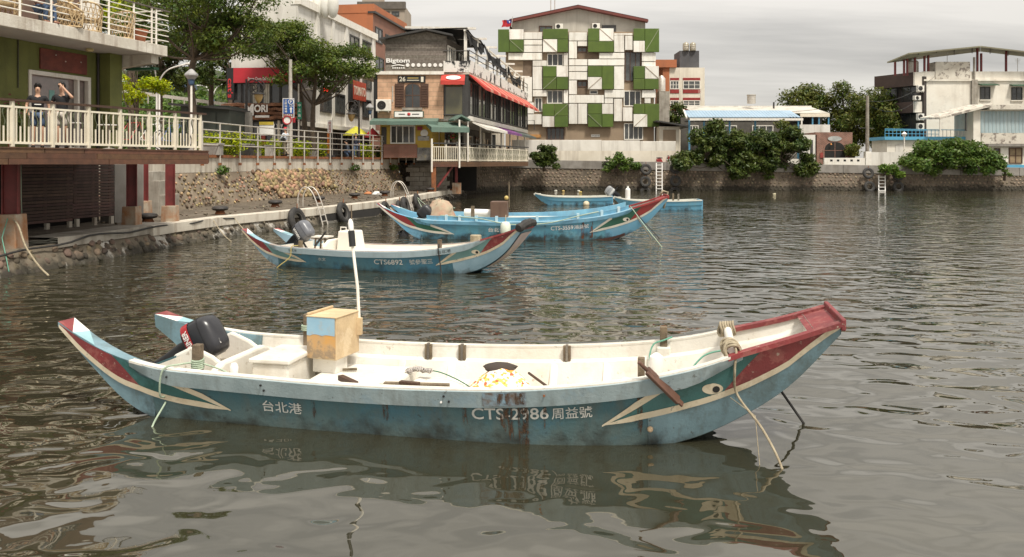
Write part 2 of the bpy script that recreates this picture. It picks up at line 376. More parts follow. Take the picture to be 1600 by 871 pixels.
# ------------------------------------------------------------------ water
def water_mat():
    m = bpy.data.materials.new('harbour_water'); m.use_nodes = True; nt = m.node_tree; N = nt.nodes; L = nt.links; b = N['Principled BSDF']
    b.inputs['Base Color'].default_value = (.031, .029, .017, 1); b.inputs['Roughness'].default_value = .02
    b.inputs['IOR'].default_value = 1.9; b.inputs['Specular IOR Level'].default_value = 1.0; b.inputs['Specular Tint'].default_value = (1,.968,.90,1)
    g = N.new('ShaderNodeNewGeometry')
    def nz(sx, sy, s, det, ro, dist=0, loc=(0,0,0)):
        mp = N.new('ShaderNodeMapping'); mp.inputs['Scale'].default_value = (sx, sy, 1); mp.inputs['Location'].default_value = loc; L.new(g.outputs['Position'], mp.inputs[0])
        n = N.new('ShaderNodeTexNoise'); n.noise_dimensions = '2D'; n.inputs['Scale'].default_value = s; n.inputs['Detail'].default_value = det
        n.inputs['Roughness'].default_value = ro; n.inputs['Distortion'].default_value = dist; L.new(mp.outputs[0], n.inputs[0]); return n.outputs['Fac']
    def math_(op, a, c):
        n = N.new('ShaderNodeMath'); n.operation = op
        for i, q in enumerate((a, c)):
            if isinstance(q, (int, float)): n.inputs[i].default_value = q
            else: L.new(q, n.inputs[i])
        return n.outputs[0]
    sp = N.new('ShaderNodeSeparateXYZ'); L.new(g.outputs['Position'], sp.inputs[0])
    mr = N.new('ShaderNodeMapRange'); mr.inputs[1].default_value = 7; mr.inputs[2].default_value = 22; mr.inputs[3].default_value = .7; mr.inputs[4].default_value = .95
    L.new(sp.outputs[1], mr.inputs[0])
    gust = nz(1, 1, .13, 2, .5, 0, (3.1, 7.7, 0))           # the breeze comes in patches
    gr = N.new('ShaderNodeMapRange'); gr.inputs[1].default_value = .35; gr.inputs[2].default_value = .65; gr.inputs[3].default_value = .6; gr.inputs[4].default_value = 1.3; L.new(gust, gr.inputs[0])
    swell = math_('MULTIPLY', nz(.85, 1.2, .55, 1., .4), .045)
    wave = math_('MULTIPLY', nz(.82, 1.15, 2.0, .9, .35, .35), .066)
    rip = math_('MULTIPLY', nz(.75, 1.3, 4.2, 1., .4, .4), .0055)
    m2 = N.new('ShaderNodeMapRange'); m2.inputs[1].default_value = 9; m2.inputs[2].default_value = 18; m2.inputs[3].default_value = .5; m2.inputs[4].default_value = 1.5; L.new(sp.outputs[1], m2.inputs[0]); rip = math_('MULTIPLY', rip, m2.outputs[0])
    h = math_('ADD', swell, math_('MULTIPLY', math_('ADD', wave, rip), math_('MULTIPLY', gr.outputs[0], mr.outputs[0])))
    bn = N.new('ShaderNodeBump'); bn.inputs['Strength'].default_value = 1; bn.inputs['Distance'].default_value = 1.0; L.new(h, bn.inputs['Height']); L.new(bn.outputs[0], b.inputs['Normal'])
    return m
struct('water', MB().quad((-90,-30,0), (140,-30,0), (140,90,0), (-90,90,0)), water_mat())

# ------------------------------------------------------------------ quay, embankment and far shore
def offs(line, d):                   # offset a plan polyline to its left
    out = []
    for i, p in enumerate(line):
        a = V(line[max(i-1, 0)]); b = V(line[min(i+1, len(line)-1)]); t = (b - a).normalized(); out.append((p[0] - t.y*d, p[1] + t.x*d))
    return out
def resample(line, step):
    pts = [V(p) for p in line]; out = []; 
    for a, b in zip(pts, pts[1:]):
        n = max(1, int((b-a).length/step)); out += [tuple(a.lerp(b, i/n)) for i in range(n)]
    return out + [tuple(pts[-1])]
QUAY = [(-13.4,15), (-12.95,21), (-12.6,23), (-12.2,26), (-11.9,29), (-11.3,32.5), (-9.3,38), (-7.2,46), (-5.7,58), (-4.7,68), (-4.3,73.5)]
WALL = [(-16.6,15), (-16,22), (-15.3,30), (-15,34), (-14.6,37.4), (-13.4,47), (-10.9,56), (-8.0,64.2)]
WTOP = offs(WALL, .95)
LEDGE, WT, PROM = .72, 2.45, 3.24

dirt = mat('quay_dirt', (.115,.09,.062), .95, (.06,.047,.032), .8, .9, .7, 20, patch=.5, pcol=(.22,.185,.14), pscale=1.6)
mb = MB(); q = offs(QUAY, .5)
mb.grid([[(x, y, LEDGE) for x, y in q], [(x-8, y+1.5, LEDGE+.12) for x, y in q]])
struct('quay_walkway', mb, dirt)
paving = mat('promenade_paving', (.27,.22,.18), .85, (.2,.15,.12), 1.5, .7, .3, 20)
mb = MB(); wt = offs(WALL, 1.15)
mb.grid([[(x, y, PROM-.02) for x, y in wt] + [(-4.6,64.5,PROM-.02), (3,92,PROM-.02), (4,150,PROM-.02)],
         [(x-70, y+6, PROM-.02) for x, y in wt] + [(-78,80,PROM-.02), (-78,110,PROM-.02), (-78,150,PROM-.02)]])
struct('promenade', mb, paving)
struct('ground', MB().quad((-900,88.2,2.2), (900,88.2,2.2), (900,1500,2.2), (-900,1500,2.2)), mat('ground_earth', (.2,.18,.14), .95, (.1,.11,.06), .3, .8))

# the revetment at the water's edge: rubble stones set in mortar
mortar = mat('mortar', (.17,.14,.10), .95, (.10,.083,.06), 1.2, .9, .8, 18, wet=.02, patch=.75, pcol=(.60,.57,.51), pscale=.9)
rubble = mat('rubble_stone', (.17,.125,.085), .8, (.10,.08,.06), 2.5, .8, .6, 25, obr=.55, wet=.08)
rubble_is = mat('rubble_stone_far', (.20,.16,.115), .85, (.10,.085,.065), 2.5, .8, .5, 25, isl=.5, wet=.12)
rv = wthing('rubble_revetment', 'low rubble stone revetment along the water below the brown deck', 'revetment', (-12.6,24,0))
rq = resample(QUAY, 1.0)
lo = offs(rq, -.55); hi = offs(rq, .1)
obj('mortar_bed', MB().grid([[(x,y,-.5) for x,y in lo], [(x,y,.05) for x,y in offs(rq,-.3)], [(x,y,LEDGE-.1) for x,y in hi]]), mortar, rv, smooth=True)
def rockmtx(c, nrm, sx, sy, sz, r=rnd):
    n = V(nrm).normalized(); t = n.cross(V((r.uniform(-1,1), r.uniform(-1,1), r.uniform(-1,1)))).normalized(); b = n.cross(t)
    return frame(V(c), t*sx, b*sy, n*sz)
def rocks_stuff(name, parent, mtxs, m):
    bm = bmesh.new(); bmesh.ops.create_icosphere(bm, subdivisions=1, radius=.5)
    tv = np.array([tuple(q.co) for q in bm.verts]); tf = np.array([[x.index for x in f.verts] for f in bm.faces]); bm.free()
    vs = []; fs = []
    for i, mm in enumerate(mtxs):
        A = np.array(mm); j = 1 + .22*NP.normal(size=(len(tv),1)); vs.append((tv*j) @ A[:3,:3].T + A[:3,3]); fs.append(tf + i*len(tv))
    b = MB(); b.v = [tuple(q) for q in np.concatenate(vs)]; b.f = [tuple(q) for q in np.concatenate(fs)]; b.mi = [0]*len(b.f)
    o = obj(name, b, m, parent, smooth='all', fix=False); o['kind'] = 'stuff'; return o
small = []; cnt = 0
ql = [V(p) for p in resample(QUAY, .30)]
lol = [V((*p, 0)) for p in offs([tuple(p) for p in ql], -.36)]; hil = [V((*p, 0)) for p in offs([tuple(p) for p in ql], .06)]
for i, (a, b) in enumerate(zip(lol, hil)):
    if a.y < 20: continue
    for k in range(5):
        t = (k + .5 + rnd.uniform(-.25,.25)) / 5; p = a.lerp(b, t); p.z = -.12 + t*(LEDGE - .05); p += V((rnd.uniform(-.08,.08), rnd.uniform(-.12,.12), 0))
        if 39.2 < p.y < 44.5 and t > .1: continue             # the quay is undercut here
        if rnd.random() < .12: continue
        s = rnd.uniform(.13, .31); mm = rockmtx(p, (.8,-.3,.6), s, s*rnd.uniform(.7,1.1), s*rnd.uniform(.35,.6))
        if p.y < 31 and cnt < 290: inst('stone', 'rock%d' % rnd.randrange(6), rubble, rv, mm); cnt += 1
        else: small.append(mm)
rocks_stuff('rubble_stones', rv, small, rubble_is)
obj('undercut', MB().grid([[(x,y,-.4) for x,y in offs([(-9.2,38.6),(-7.4,45.2)], -.32)], [(x,y,.42) for x,y in offs([(-9.2,38.6),(-7.4,45.2)], -.3)]]), painted_shade, rv)  # near-black sheet: the shade below the quay edge, put into the colour

loose = []
for k in range(420):
    i = rnd.randrange(len(ql)-1); a = ql[i]; o = offs([tuple(ql[i]), tuple(ql[i+1])], rnd.uniform(.8, 4.6))[0]
    if a.y > 28: s = rnd.uniform(.05,.17); loose.append(rockmtx((o[0],o[1],LEDGE+.06), (0,0,1), s, s*.8, s*.6))
rocks_stuff('loose_stones', rv, loose, rubble_is)
# kerb beam along the quay edge, cast in lengths
kb = wthing('quay_kerb', 'pale concrete kerb beam along the edge of the stone quay', 'kerb', (-9.3,38,.4))
kl = resample([(-12.05,27.6),(-11.9,29),(-11.3,32.5),(-9.3,38),(-7.2,46),(-5.7,58),(-4.7,68),(-4.3,73.5)], 3.0)
for i in range(len(kl)-1):
    (x0,y0),(x1,y1) = kl[i], kl[i+1]; t = (V((x1,y1))-V((x0,y0))).normalized()*.012
    b = MB(); p = [(x0+t.x,y0+t.y),(x1-t.x,y1-t.y)]; o1 = offs(p,-.16); o2 = offs(p,.42)
    b.hexa([(*o1[0],LEDGE-.30),(*o2[0],LEDGE-.30),(*o2[0],LEDGE+.05),(*o1[0],LEDGE+.05)], [(*o1[1],LEDGE-.30),(*o2[1],LEDGE-.30),(*o2[1],LEDGE+.05),(*o1[1],LEDGE+.05)])
    obj('kerb_block', b, pale_concrete, kb, bevel=.02)
slab = MB(); o1 = offs(QUAY[1:5], -.05); o2 = offs(QUAY[1:5], 1.0)
slab.grid([[(x,y,LEDGE-.22) for x,y in o1[1:]], [(x,y,LEDGE+.06) for x,y in o1[1:]], [(x,y,LEDGE+.07) for x,y in o2[1:]]])
obj('broken_slab', slab, concrete, kb)

# sloping cobble wall above the walkway
wl = wthing('cobble_retaining_wall', 'sloping retaining wall of rounded cobbles set in brown mortar', 'wall', (-13.4,47,.7))
wall_mortar = mat('wall_mortar', (.235,.185,.13), .95, (.14,.108,.075), .9, .9, .9, 14, streak=.5, sscale=1.2, scol=(.07,.055,.04), patch=.35, pcol=(.34,.29,.22), pscale=.8)
cobble = mat('cobble', (.32,.225,.13), .7, (.15,.105,.065), 3, .7, .4, 30, obr=.7)
cobble_is = mat('cobble_small', (.37,.265,.155), .75, (.13,.095,.06), 2, .8, .4, 30, isl=.8)
ra = resample(WALL, 1.2); rb = offs(ra, .95)
obj('mortar_face', MB().grid([[(x+rnd.uniform(-.05,.05),y,LEDGE-.1) for x,y in ra], [((a[0]+b[0])/2,(a[1]+b[1])/2,(LEDGE+WT)/2+rnd.uniform(-.03,.03)) for a,b in zip(ra,rb)], [(x,y,WT) for x,y in rb]]), wall_mortar, wl, smooth=True)
small = []; cnt = 0
fa = [V((*p, LEDGE+.05)) for p in resample(WALL, .24)]; fb = [V((*p, WT-.05)) for p in offs([(p.x,p.y) for p in fa], .92)]
for i, (a, b) in enumerate(zip(fa, fb)):
    if a.y < 29.5: continue
    t_ = (fa[min(i+1,len(fa)-1)]-fa[max(i-1,0)]).normalized(); up = (b-a).normalized(); nrm = t_.cross(up); nrm = nrm if nrm.x > 0 else -nrm
    dense = 46 < a.y < 54.5
    for k in range(9 if dense else 7):
        t = (k+.5+(.5 if i%2 else 0)*.8+rnd.uniform(-.2,.2))/(9 if dense else 7)
        if t > 1: continue
        dn = dense and (t > .32 or 47.5 < a.y < 52)
        if not dn and rnd.random() < .28: continue
        p = a.lerp(b, t) + t_*rnd.uniform(-.07,.07)
        s = rnd.uniform(.26,.38) if dn else rnd.uniform(.10,.20)
        mm = rockmtx(p + nrm*(.05 if dn else .02), nrm, s, s*rnd.uniform(.65,.95), s*rnd.uniform(.6,.85))
        if dn and cnt < 290: inst('cobble', 'rock%d' % rnd.randrange(6), cobble, wl, mm); cnt += 1
        else: small.append(mm)
rocks_stuff('cobbles', wl, small, cobble_is)
b = MB(); rbk = offs(ra, .9); rbb = offs(ra, 1.25)
b.grid([[(x,y,WT-.06) for x,y in rbk], [(x,y,PROM-.12) for x,y in rbk], [(x,y,PROM-.12) for x,y in rbb]])
obj('concrete_band', b, pale_concrete, wl)
b = MB(); e1 = offs(ra, .82); e2 = offs(ra, 1.3)
b.grid([[(x,y,PROM-.12) for x,y in e1], [(x,y,PROM+.02) for x,y in e1], [(x,y,PROM+.02) for x,y in e2]])
b.grid([[(x,y,PROM-.12) for x,y in e1], [(x,y,PROM-.12) for x,y in e2]])
obj('rusty_edge', b, rust, wl)
# concrete stepped abutment where the wall meets the second deck
ab = wthing('concrete_abutment', 'grey concrete abutment with coursed blocks beside the second deck', 'abutment', (-6.9,65,.6))
for k in range(5):
    for j in range(3):
        x0 = -8.2 + j*1.02 + (.3 if k%2 else 0); x1 = min(x0+1.0, -4.95); y = 64.3 + k*.03 + (x0+8)*.25
        obj('block', MB().hexa([(x0,y,LEDGE+k*.36),(x1,y+.25,LEDGE+k*.36),(x1,y+1.2,LEDGE+k*.36),(x0,y+1,LEDGE+k*.36)], [(x0,y,LEDGE+k*.36+.345),(x1,y+.25,LEDGE+k*.36+.345),(x1,y+1.2,LEDGE+k*.36+.345),(x0,y+1,LEDGE+k*.36+.345)]), concrete, ab, bevel=.015)
for k in range(4): obj('step', MB().box(-8.1+k*.12,-5.05,64.9+k*.45,65.6+k*.45,LEDGE+1.8,LEDGE+1.95+k*.17), concrete, ab)

# stone wall under the second deck and the long wall of the far shore
far_mortar = mat('far_mortar', (.17,.135,.10), .95, (.08,.065,.048), .45, 1, .8, 8, wet=.3, streak=.5, sscale=1.2, scol=(.05,.042,.03))
far_stone = mat('far_stone', (.23,.18,.13), .85, (.13,.10,.07), .6, .8, .5, 15, isl=.4, wet=.38)
def stonewall(name, label, line, z0, ztop, slope, step, loc, s0, cap=None):
    t = wthing(name, label, 'wall', loc); ra = resample(line, 1.5); n = len(ra); zt = [ztop[0]+(ztop[1]-ztop[0])*i/(n-1) for i in range(n)]
    rb = offs(ra, slope)
    obj('mortar_face', MB().grid([[(x,y,z0) for x,y in ra], [(x,y,z) for (x,y),z in zip(rb,zt)]]), far_mortar, t)
    ms = []; fa = resample(line, step); nn = len(fa); fbk = offs(fa, slope)
    for i in range(nn):
        z1 = ztop[0]+(ztop[1]-ztop[0])*i/(nn-1); a = V((*fa[i],z0)); b_ = V((*fbk[i],z1)); rows = int((b_-a).length/(step*.82))
        for k in range(rows):
            tt = (k+.5)/rows; p = a.lerp(b_, tt); j = i+1 if i < nn-1 else i; d = (V(fa[j])-V(fa[j-1])).normalized()
            p += V((d.x,d.y,0))*step*((.5 if k%2 else 0)+rnd.uniform(-.12,.12)); p.z += rnd.uniform(-.05,.05)
            if rnd.random() < .06: continue
            s = step*rnd.uniform(.62,.9); nr = V((d.y,-d.x,slope*.4))
            ms.append(rockmtx(p - nr*.02, nr, s, s*.9, s*.55))
    rocks_stuff('stones', t, ms, far_stone); return t
fw0 = stonewall('deck_retaining_wall', 'sloping stone wall in the shade under the second deck', [(-8.4,66.0),(-5.6,69.3),(-4.7,72.5),(-3.6,78),(.9,87)], -.4, (2.9,2.9), 1.0, .42, (-2,82,0), 0)
FY = 86.0
fw = stonewall('far_seawall', 'long mottled stone seawall of the far shore with grey coping', [(-2.2,FY),(62,FY)], -.4, (2.42,1.45), .5, .40, (30,FY,0), 0)
x = -2.2; k = 0
while x < 62:
    x1 = min(x+6.1, 62); f = lambda q: 2.42-(q-.6)*.0158
    b = MB(); y0, y1 = FY+.38, FY+.85
    b.hexa([(x,y0,f(x)-.08),(x1-.03,y0,f(x1)-.08),(x1-.03,y1,f(x1)-.08),(x,y1,f(x)-.08)], [(x,y0,f(x)+.78),(x1-.03,y0,f(x1)+.78),(x1-.03,y1,f(x1)+.78),(x,y1,f(x)+.78)])
    obj('coping_length', b, grey_concrete, fw, bevel=.03); x = x1
# ------------------------------------------------------------------ people
def skinmesh(name, parent, pts, edges, rad, m, lvl=1):
    me = bpy.data.meshes.new(name); me.from_pydata(pts, edges, []); me.materials.append(m)
    o = bpy.data.objects.new(name, me); C.objects.link(o); o.parent = parent
    o.modifiers.new('skin', 'SKIN').use_smooth_shade = True
    if not me.skin_vertices: return o
    for i, r in enumerate(rad):
        sv = me.skin_vertices[0].data[i]; sv.radius = r if isinstance(r, tuple) else (r, r); sv.use_root = (i == 0)
    s = o.modifiers.new('sub', 'SUBSURF'); s.levels = lvl; s.render_levels = lvl
    return o
STAND = dict(hip=.94, kn=((.10,.03,.50),(-.10,.0,.50)), an=((.11,-.02,.08),(-.11,-.05,.08)), el=((.27,-.03,1.14),(-.27,-.03,1.14)), wr=((.28,.10,.92),(-.28,.10,.92)))
def person(label, loc, rz, top, legs, hair, pose=None, h=1.72, shorts=False, sleeves=True, group=None, hat=None, fine=False, lean=0):
    t = thing('person', label, 'person', loc, rz, group); t.scale = (h/1.72,)*3
    P = dict(STAND); P.update(pose or {}); hz_ = P['hip']; dz = hz_-.94; f = lean       # the figure faces +y
    up = lambda x, y, z: (x, y+f*(z-.94), z+dz)
    sh = [up(.18,0,1.40), up(-.18,0,1.40)]; el = [(a,b,c+dz) for a,b,c in P['el']]; wr = [(a,b,c+dz) for a,b,c in P['wr']]
    pel = (0,0,hz_); che = up(0,.01,1.25); nk = up(0,-.005,1.47); hd0 = up(0,.015,1.56); hd1 = up(0,.03,1.68)
    hips = [(.09,0,hz_-.03),(-.09,0,hz_-.03)]
    pts = [pel, up(0,0,1.08), che, nk, hd0, hd1]; E_ = [(0,1),(1,2),(2,3),(3,4),(4,5)]; rd = [(.13,.10),(.12,.09),(.15,.10),(.05,.055),(.075,.09),(.07,.085)]
    for i in (0,1):
        k = len(pts); hand = V(wr[i]) + (V(wr[i])-V(el[i])).normalized()*.09
        pts += [sh[i], el[i], wr[i], tuple(hand)]; E_ += [(2,k),(k,k+1),(k+1,k+2),(k+2,k+3)]; rd += [.05,.042,.028,(.035,.022)]
        if fine:
            d = (hand-V(wr[i])).normalized(); a = d.cross(V((0,1,0))).normalized(); b = d.cross(a)
            for j in range(4):
                base = hand + a*(j-1.5)*.018; q = len(pts); pts += [tuple(base+d*.03), tuple(base+d*(.07-.006*abs(j-1))+b*.015)]; E_ += [(k+3,q),(q,q+1)]; rd += [.009,.008]
            q = len(pts); th = V(wr[i])+d*.03+a*.035; pts += [tuple(th), tuple(th+d*.04+a*.015)]; E_ += [(k+2,q),(q,q+1)]; rd += [.011,.009]
        k = len(pts); an = P['an'][i]; pts += [hips[i], P['kn'][i], an, (an[0],an[1]+.13,max(.03,an[2]-.05))]; E_ += [(0,k),(k,k+1),(k+1,k+2),(k+2,k+3)]; rd += [.075,.055,.04,(.035,.03)]
    skinmesh('body', t, pts, E_, rd, skin_m)
    # shirt
    sp = [up(0,0,.92), up(0,0,1.08), che, up(0,0,1.42)]; se = [(0,1),(1,2),(2,3)]; sr = [(.155,.12),(.15,.115),(.175,.125),(.075,.07)]
    for i in (0,1):
        k = len(sp); e2 = el[i] if sleeves == 'long' else tuple(V(sh[i]).lerp(V(el[i]), .62)); sp += [sh[i], e2]; se += [(2,k),(k,k+1)]; sr += [.072, .06]
        if sleeves == 'long': sp.append(tuple(V(el[i]).lerp(V(wr[i]),.9))); se.append((k+1,k+2)); sr.append(.048)
    skinmesh('shirt', t, sp, se, sr, top)
    lp = [(0,0,hz_+.04)]; le = []; lr = [(.15,.115)]
    for i in (0,1):
        k = len(lp); kn = P['kn'][i]; an = P['an'][i]; lp += [hips[i], tuple(V(hips[i]).lerp(V(kn),.85)) if shorts else kn]; le += [(0,k),(k,k+1)]; lr += [.10, .092 if shorts else .075]
        if not shorts: lp.append(an); le.append((k+1,k+2)); lr.append(.06)
    skinmesh('trousers', t, lp, le, lr, legs)
    hc = V(up(0,.005,1.665)); hb = MB()
    hb.ball((hc.x,hc.y-.012,hc.z+.012), .095, .112, .105, 14, 10, .06); hb.v = [p if (p[1] < hc.y+.055 or p[2] > hc.z+.055) else (p[0]*.8, p[1]-.04, max(p[2], hc.z+.02)) for p in hb.v]
    obj('hair', hb, hair, t, smooth='all')
    fz = MB()
    for s in (-1,1): fz.ball((s*.032, hc.y+.098, hc.z-.015), .011, .008, .008, 6, 5)
    obj('eyes', fz, black, t); nz_ = MB().hexa([(-.014,hc.y+.09,hc.z-.065),(.014,hc.y+.09,hc.z-.065),(.012,hc.y+.128,hc.z-.055),(-.012,hc.y+.128,hc.z-.055)],[(-.008,hc.y+.09,hc.z-.01),(.008,hc.y+.09,hc.z-.01),(.006,hc.y+.1,hc.z-.012),(-.006,hc.y+.1,hc.z-.012)]); obj('nose', nz_, skin_m, t)
    mo = MB().box(-.024,.024,hc.y+.085,hc.y+.103,hc.z-.092,hc.z-.082); obj('mouth', mo, mat('lips', (.35,.12,.10), .6), t)
    for i in (0,1):
        an = P['an'][i]; s_ = MB().ball((an[0],an[1]+.06,.045), .048, .13, .045, 10, 6); s_.v = [(x,y,z+max(0,an[2]-.09)) for x,y,z in s_.v]; obj('shoe', s_, P.get('shoe', black), t, smooth=True)
    if hat: obj('hat', MB().lathe((hc.x,hc.y,hc.z+.02), [(.15,0),(.11,.01),(.10,.07),(.06,.105),(.01,.11)], 14), hat, t, smooth=True)
    return t
cloth = lambda n, c: mat(n, c, .85, tuple(q*.6 for q in c), 6, .6)
black_cloth = cloth('black_cloth', (.018,.018,.02)); hair_m = mat('hair', (.012,.010,.009), .5)
denim = cloth('denim', (.07,.11,.19)); khaki = cloth('khaki', (.42,.36,.27)); grey_cloth = cloth('grey_cloth', (.2,.22,.25))

# ------------------------------------------------------------------ brown timber deck at the left
D0, DD = V((-12.6,20.5,0)), V((.39,.92,0)).normalized()
dk = lambda t, z, o=0: V((D0.x+DD.x*t - DD.y*o, D0.y+DD.y*t + DD.x*o, z))     # o: metres inland from the deck edge
def tpx(u, o=0):                                                              # distance along the deck edge where it shows at column u
    k = (u-800)/FPX; b = dk(0,0,o); return (k*b.y-b.x)/(DD.x-k*DD.y)
T1 = tpx(326)
deck = wthing('timber_deck', 'brown timber deck on dark red steel posts over the quay', 'deck', (-12,24,.7))
for r in range(3):
    z = 2.815+r*.148; cuts = [-3.2, .2+r*.5, 3.2-r*.4, T1]
    for a, b in zip(cuts, cuts[1:]): bar('fascia_board', dk(a+.01,z+.07,.02), dk(b-.01,z+.07,.02), .04, .143, deck_wood, deck)
for k in range(11): bar('deck_board', dk(-3.2,3.235,.12+k*.3), dk(T1,3.235,.12+k*.3), .285, .03, deck_wood, deck)
for k in range(9): bar('joist', dk(-2.5+k*1.2,3.0,.06), dk(-2.5+k*1.2,3.0,4.4), .08, .3, dark_wood, deck)
def hpost(p, zb, wd, ang=22):
    t = MB(); c, s = math.cos(R(ang)), math.sin(R(ang)); ex, ey = V((s*-1,c,0)), V((c,s,0))
    h = obj('steel_post', MB().beam((p[0],p[1],zb),(p[0],p[1],2.82),.03,wd*.9,ey).beam((p[0]+ey.x*wd/2,p[1]+ey.y*wd/2,zb),(p[0]+ey.x*wd/2,p[1]+ey.y*wd/2,2.82),wd,.03,ey).beam((p[0]-ey.x*wd/2,p[1]-ey.y*wd/2,zb),(p[0]-ey.x*wd/2,p[1]-ey.y*wd/2,2.82),wd,.03,ey), red_steel, deck)
    q = wd*.75; obj('footing', MB().hexa([(p[0]-q*1.15,p[1]-q*1.15,LEDGE-.3),(p[0]+q*1.15,p[1]-q*1.15,LEDGE-.3),(p[0]+q*1.15,p[1]+q*1.15,LEDGE-.3),(p[0]-q*1.15,p[1]+q*1.15,LEDGE-.3)],[(p[0]-q,p[1]-q,zb),(p[0]+q,p[1]-q,zb),(p[0]+q,p[1]+q,zb),(p[0]-q,p[1]+q,zb)]), rusty_concrete, deck, bevel=.02)
hpost((-13.25,22.0), 1.5, .36); hpost((-12.75,27.9), 1.40, .30); hpost((-14.6,33), 1.35, .3); hpost((-12.2,29.7), 1.33, .30)
cw_ = wthing('under_deck_wall', 'grey concrete wall and buttresses in the shade below the brown deck', 'wall', (-14,30,.7))
obj('back_wall', MB().hexa([(-16.4,18,.6),(-14.9,30,.6),(-15.2,30.2,.6),(-16.7,18,.6)],[(-16.4,18,3.0),(-14.9,30,3.0),(-15.2,30.2,3.0),(-16.7,18,3.0)]), painted_shade, cw_)  # back wall coloured near-black to paint in the shade under the deck
obj('wall_panel', MB().hexa([(-13.92,29.15,.6),(-13.55,30.6,.6),(-14.4,31,.6),(-14.5,29.3,.6)],[(-13.92,29.15,2.8),(-13.55,30.6,2.8),(-14.4,31,2.8),(-14.5,29.3,2.8)]), grey_concrete, cw_)
for u, v, wpx in ((232,268,13),(243,283,11),(252,305,7)):
    Y = 33.5; a = at(u-wpx/2,v,Y); b = at(u+wpx/2,v,Y); obj('buttress', MB().box(a.x,b.x,Y,Y+1.6,.6,a.z), concrete, cw_, bevel=.02)
ga, gb = V((-15.0,25.3,0)), V((-13.95,29.1,0)); gd = (gb-ga).normalized(); gl = (gb-ga).length; gn = V((gd.y,-gd.x,0))
for i, (a, b, lab) in enumerate(((0,.53,'dark slatted timber gate under the deck, left of the pair'),(.55,1,'dark slatted timber gate under the deck, right of the pair beside the grey wall'))):
    g = wthing('slatted_gate', lab, 'gate', (ga.lerp(gb,(a+b)/2).x, ga.lerp(gb,(a+b)/2).y, .75), 'slatted gates under the deck')
    p, q = ga.lerp(gb,a), ga.lerp(gb,b); zb = 1.0 if i == 0 else 1.06
    for k in range(18):
        z = zb+k*.103; j = rnd.uniform(-.03,.03); bar('slat', p+V((0,0,z))-gd*(.04+j), q+V((0,0,z))+gd*(.04+j), .03, .082, slat_wood, g)
    for t in (.06,.5,.94):
        c = p.lerp(q,t) - gn*.05; bar('upright', c+V((0,0,zb-.1)), c+V((0,0,2.8)), .09, .05, slat_wood, g, gn); bar('foot', c+gn*.07+V((0,0,LEDGE-.1)), c+gn*.07+V((0,0,zb-.06)), .13, .1, pale_concrete, g, gn)

# cream railing of the deck
rl = wthing('deck_railing', 'cream metal railing with dark handrail along the brown deck', 'railing', (-12,23,3.24))
bar('handrail', dk(-3,4.43,.06), dk(T1-.1,4.43,.06), .14, .06, dark_wood, rl)
bar('top_rail', dk(-3,4.26,.06), dk(tpx(315),4.26,.06), .05, .05, cream_paint, rl); bar('bottom_rail', dk(-3,3.36,.06), dk(tpx(315),3.36,.06), .05, .06, cream_paint, rl)
pp = [-48,21.5,84.6,140.6,190,234.7,275.5,307,315]; tt = [tpx(u) for u in pp]
scroll = mat('scroll_iron', (.10,.11,.06), .5)
for i, t in enumerate(tt):
    bar('post', dk(t,3.26,.06), dk(t,4.40,.06), .085, .085, cream_paint, rl)
    if i+1 < len(tt)-1:
        n = max(4, round((tt[i+1]-t)/.115))
        for k in range(1, n):
            q = t+(tt[i+1]-t)*k/n
            if k % 2: bar('baluster', dk(q,3.38,.06), dk(q,4.25,.06), .03, .03, cream_paint, rl)
            else:
                bar('baluster', dk(q,3.38,.06), dk(q,3.78,.06), .03, .03, cream_paint, rl)
                obj('scroll', MB().tube([dk(q+.035*math.sin(w_*math.pi*2),3.76+.48*w_,.06) for w_ in fr(0,1,8)], [.012,.016,.02,.016,.012,.016,.02,.016,.012], 5), scroll, rl, smooth='all')

# ------------------------------------------------------------------ green building with its balcony
F0, FD = V((-13.95,24.5,0)), V((.25,.97,0)).normalized(); FN = V((FD.y,-FD.x,0))
fc = lambda s, z, o=0: V((F0.x+FD.x*s+FN.x*o, F0.y+FD.y*s+FN.y*o, z))
def slabp(mbx, s0, s1, o0, o1, z0, z1): return mbx.hexa([fc(s0,z0,o1),fc(s1,z0,o1),fc(s1,z0,o0),fc(s0,z0,o0)],[fc(s0,z1,o1),fc(s1,z1,o1),fc(s1,z1,o0),fc(s0,z1,o0)])
gbld = wthing('green_building', 'olive green building with a white balcony slab and a white framed glass door', 'building', (-14.5,23,3.24))
olive = mat('olive_wall', (.16,.17,.045), .8, (.11,.12,.032), 1.4, .8, .4, 30, streak=.35, sscale=3, scol=(.04,.045,.015))
obj('wall', slabp(MB(), -5,-.37,-.3,0,3.2,6.38), olive, gbld); obj('wall', slabp(MB(), -.37,2.06,-.3,-.002,5.57,6.38), olive, gbld); obj('wall', slabp(MB(), 2.06,2.40,-.3,0,3.2,6.38), olive, gbld)
obj('pillar', slabp(MB(), 2.402,2.95,-.6,.46,3.2,6.379), olive, gbld); obj('downpipe', MB().cyl(fc(2.33,3.25,.07),fc(2.33,6.37,.07),.04), black_iron, gbld, smooth=True)
obj('downpipe', MB().cyl(fc(-.75,5.0,.03),fc(-.75,6.37,.03),.015), black_iron, gbld)
obj('pink_pillar', slabp(MB(), -2.2,-1.85,0.002,.3,3.2,6.379), mat('pink_paint', (.36,.10,.10), .7), gbld)
obj('floor_slab', slabp(MB(), -5,2.9,-3,.0,2.9,3.22), concrete, gbld)
door = obj('glass_door', slabp(MB(), -.36,2.05,-.16,-.14,3.25,5.56), mat('door_glass', (.30,.22,.21), .12, (.14,.15,.13), .9, 1, spec=.9), gbld)  # the mauve reflection is painted into the colour of the pane
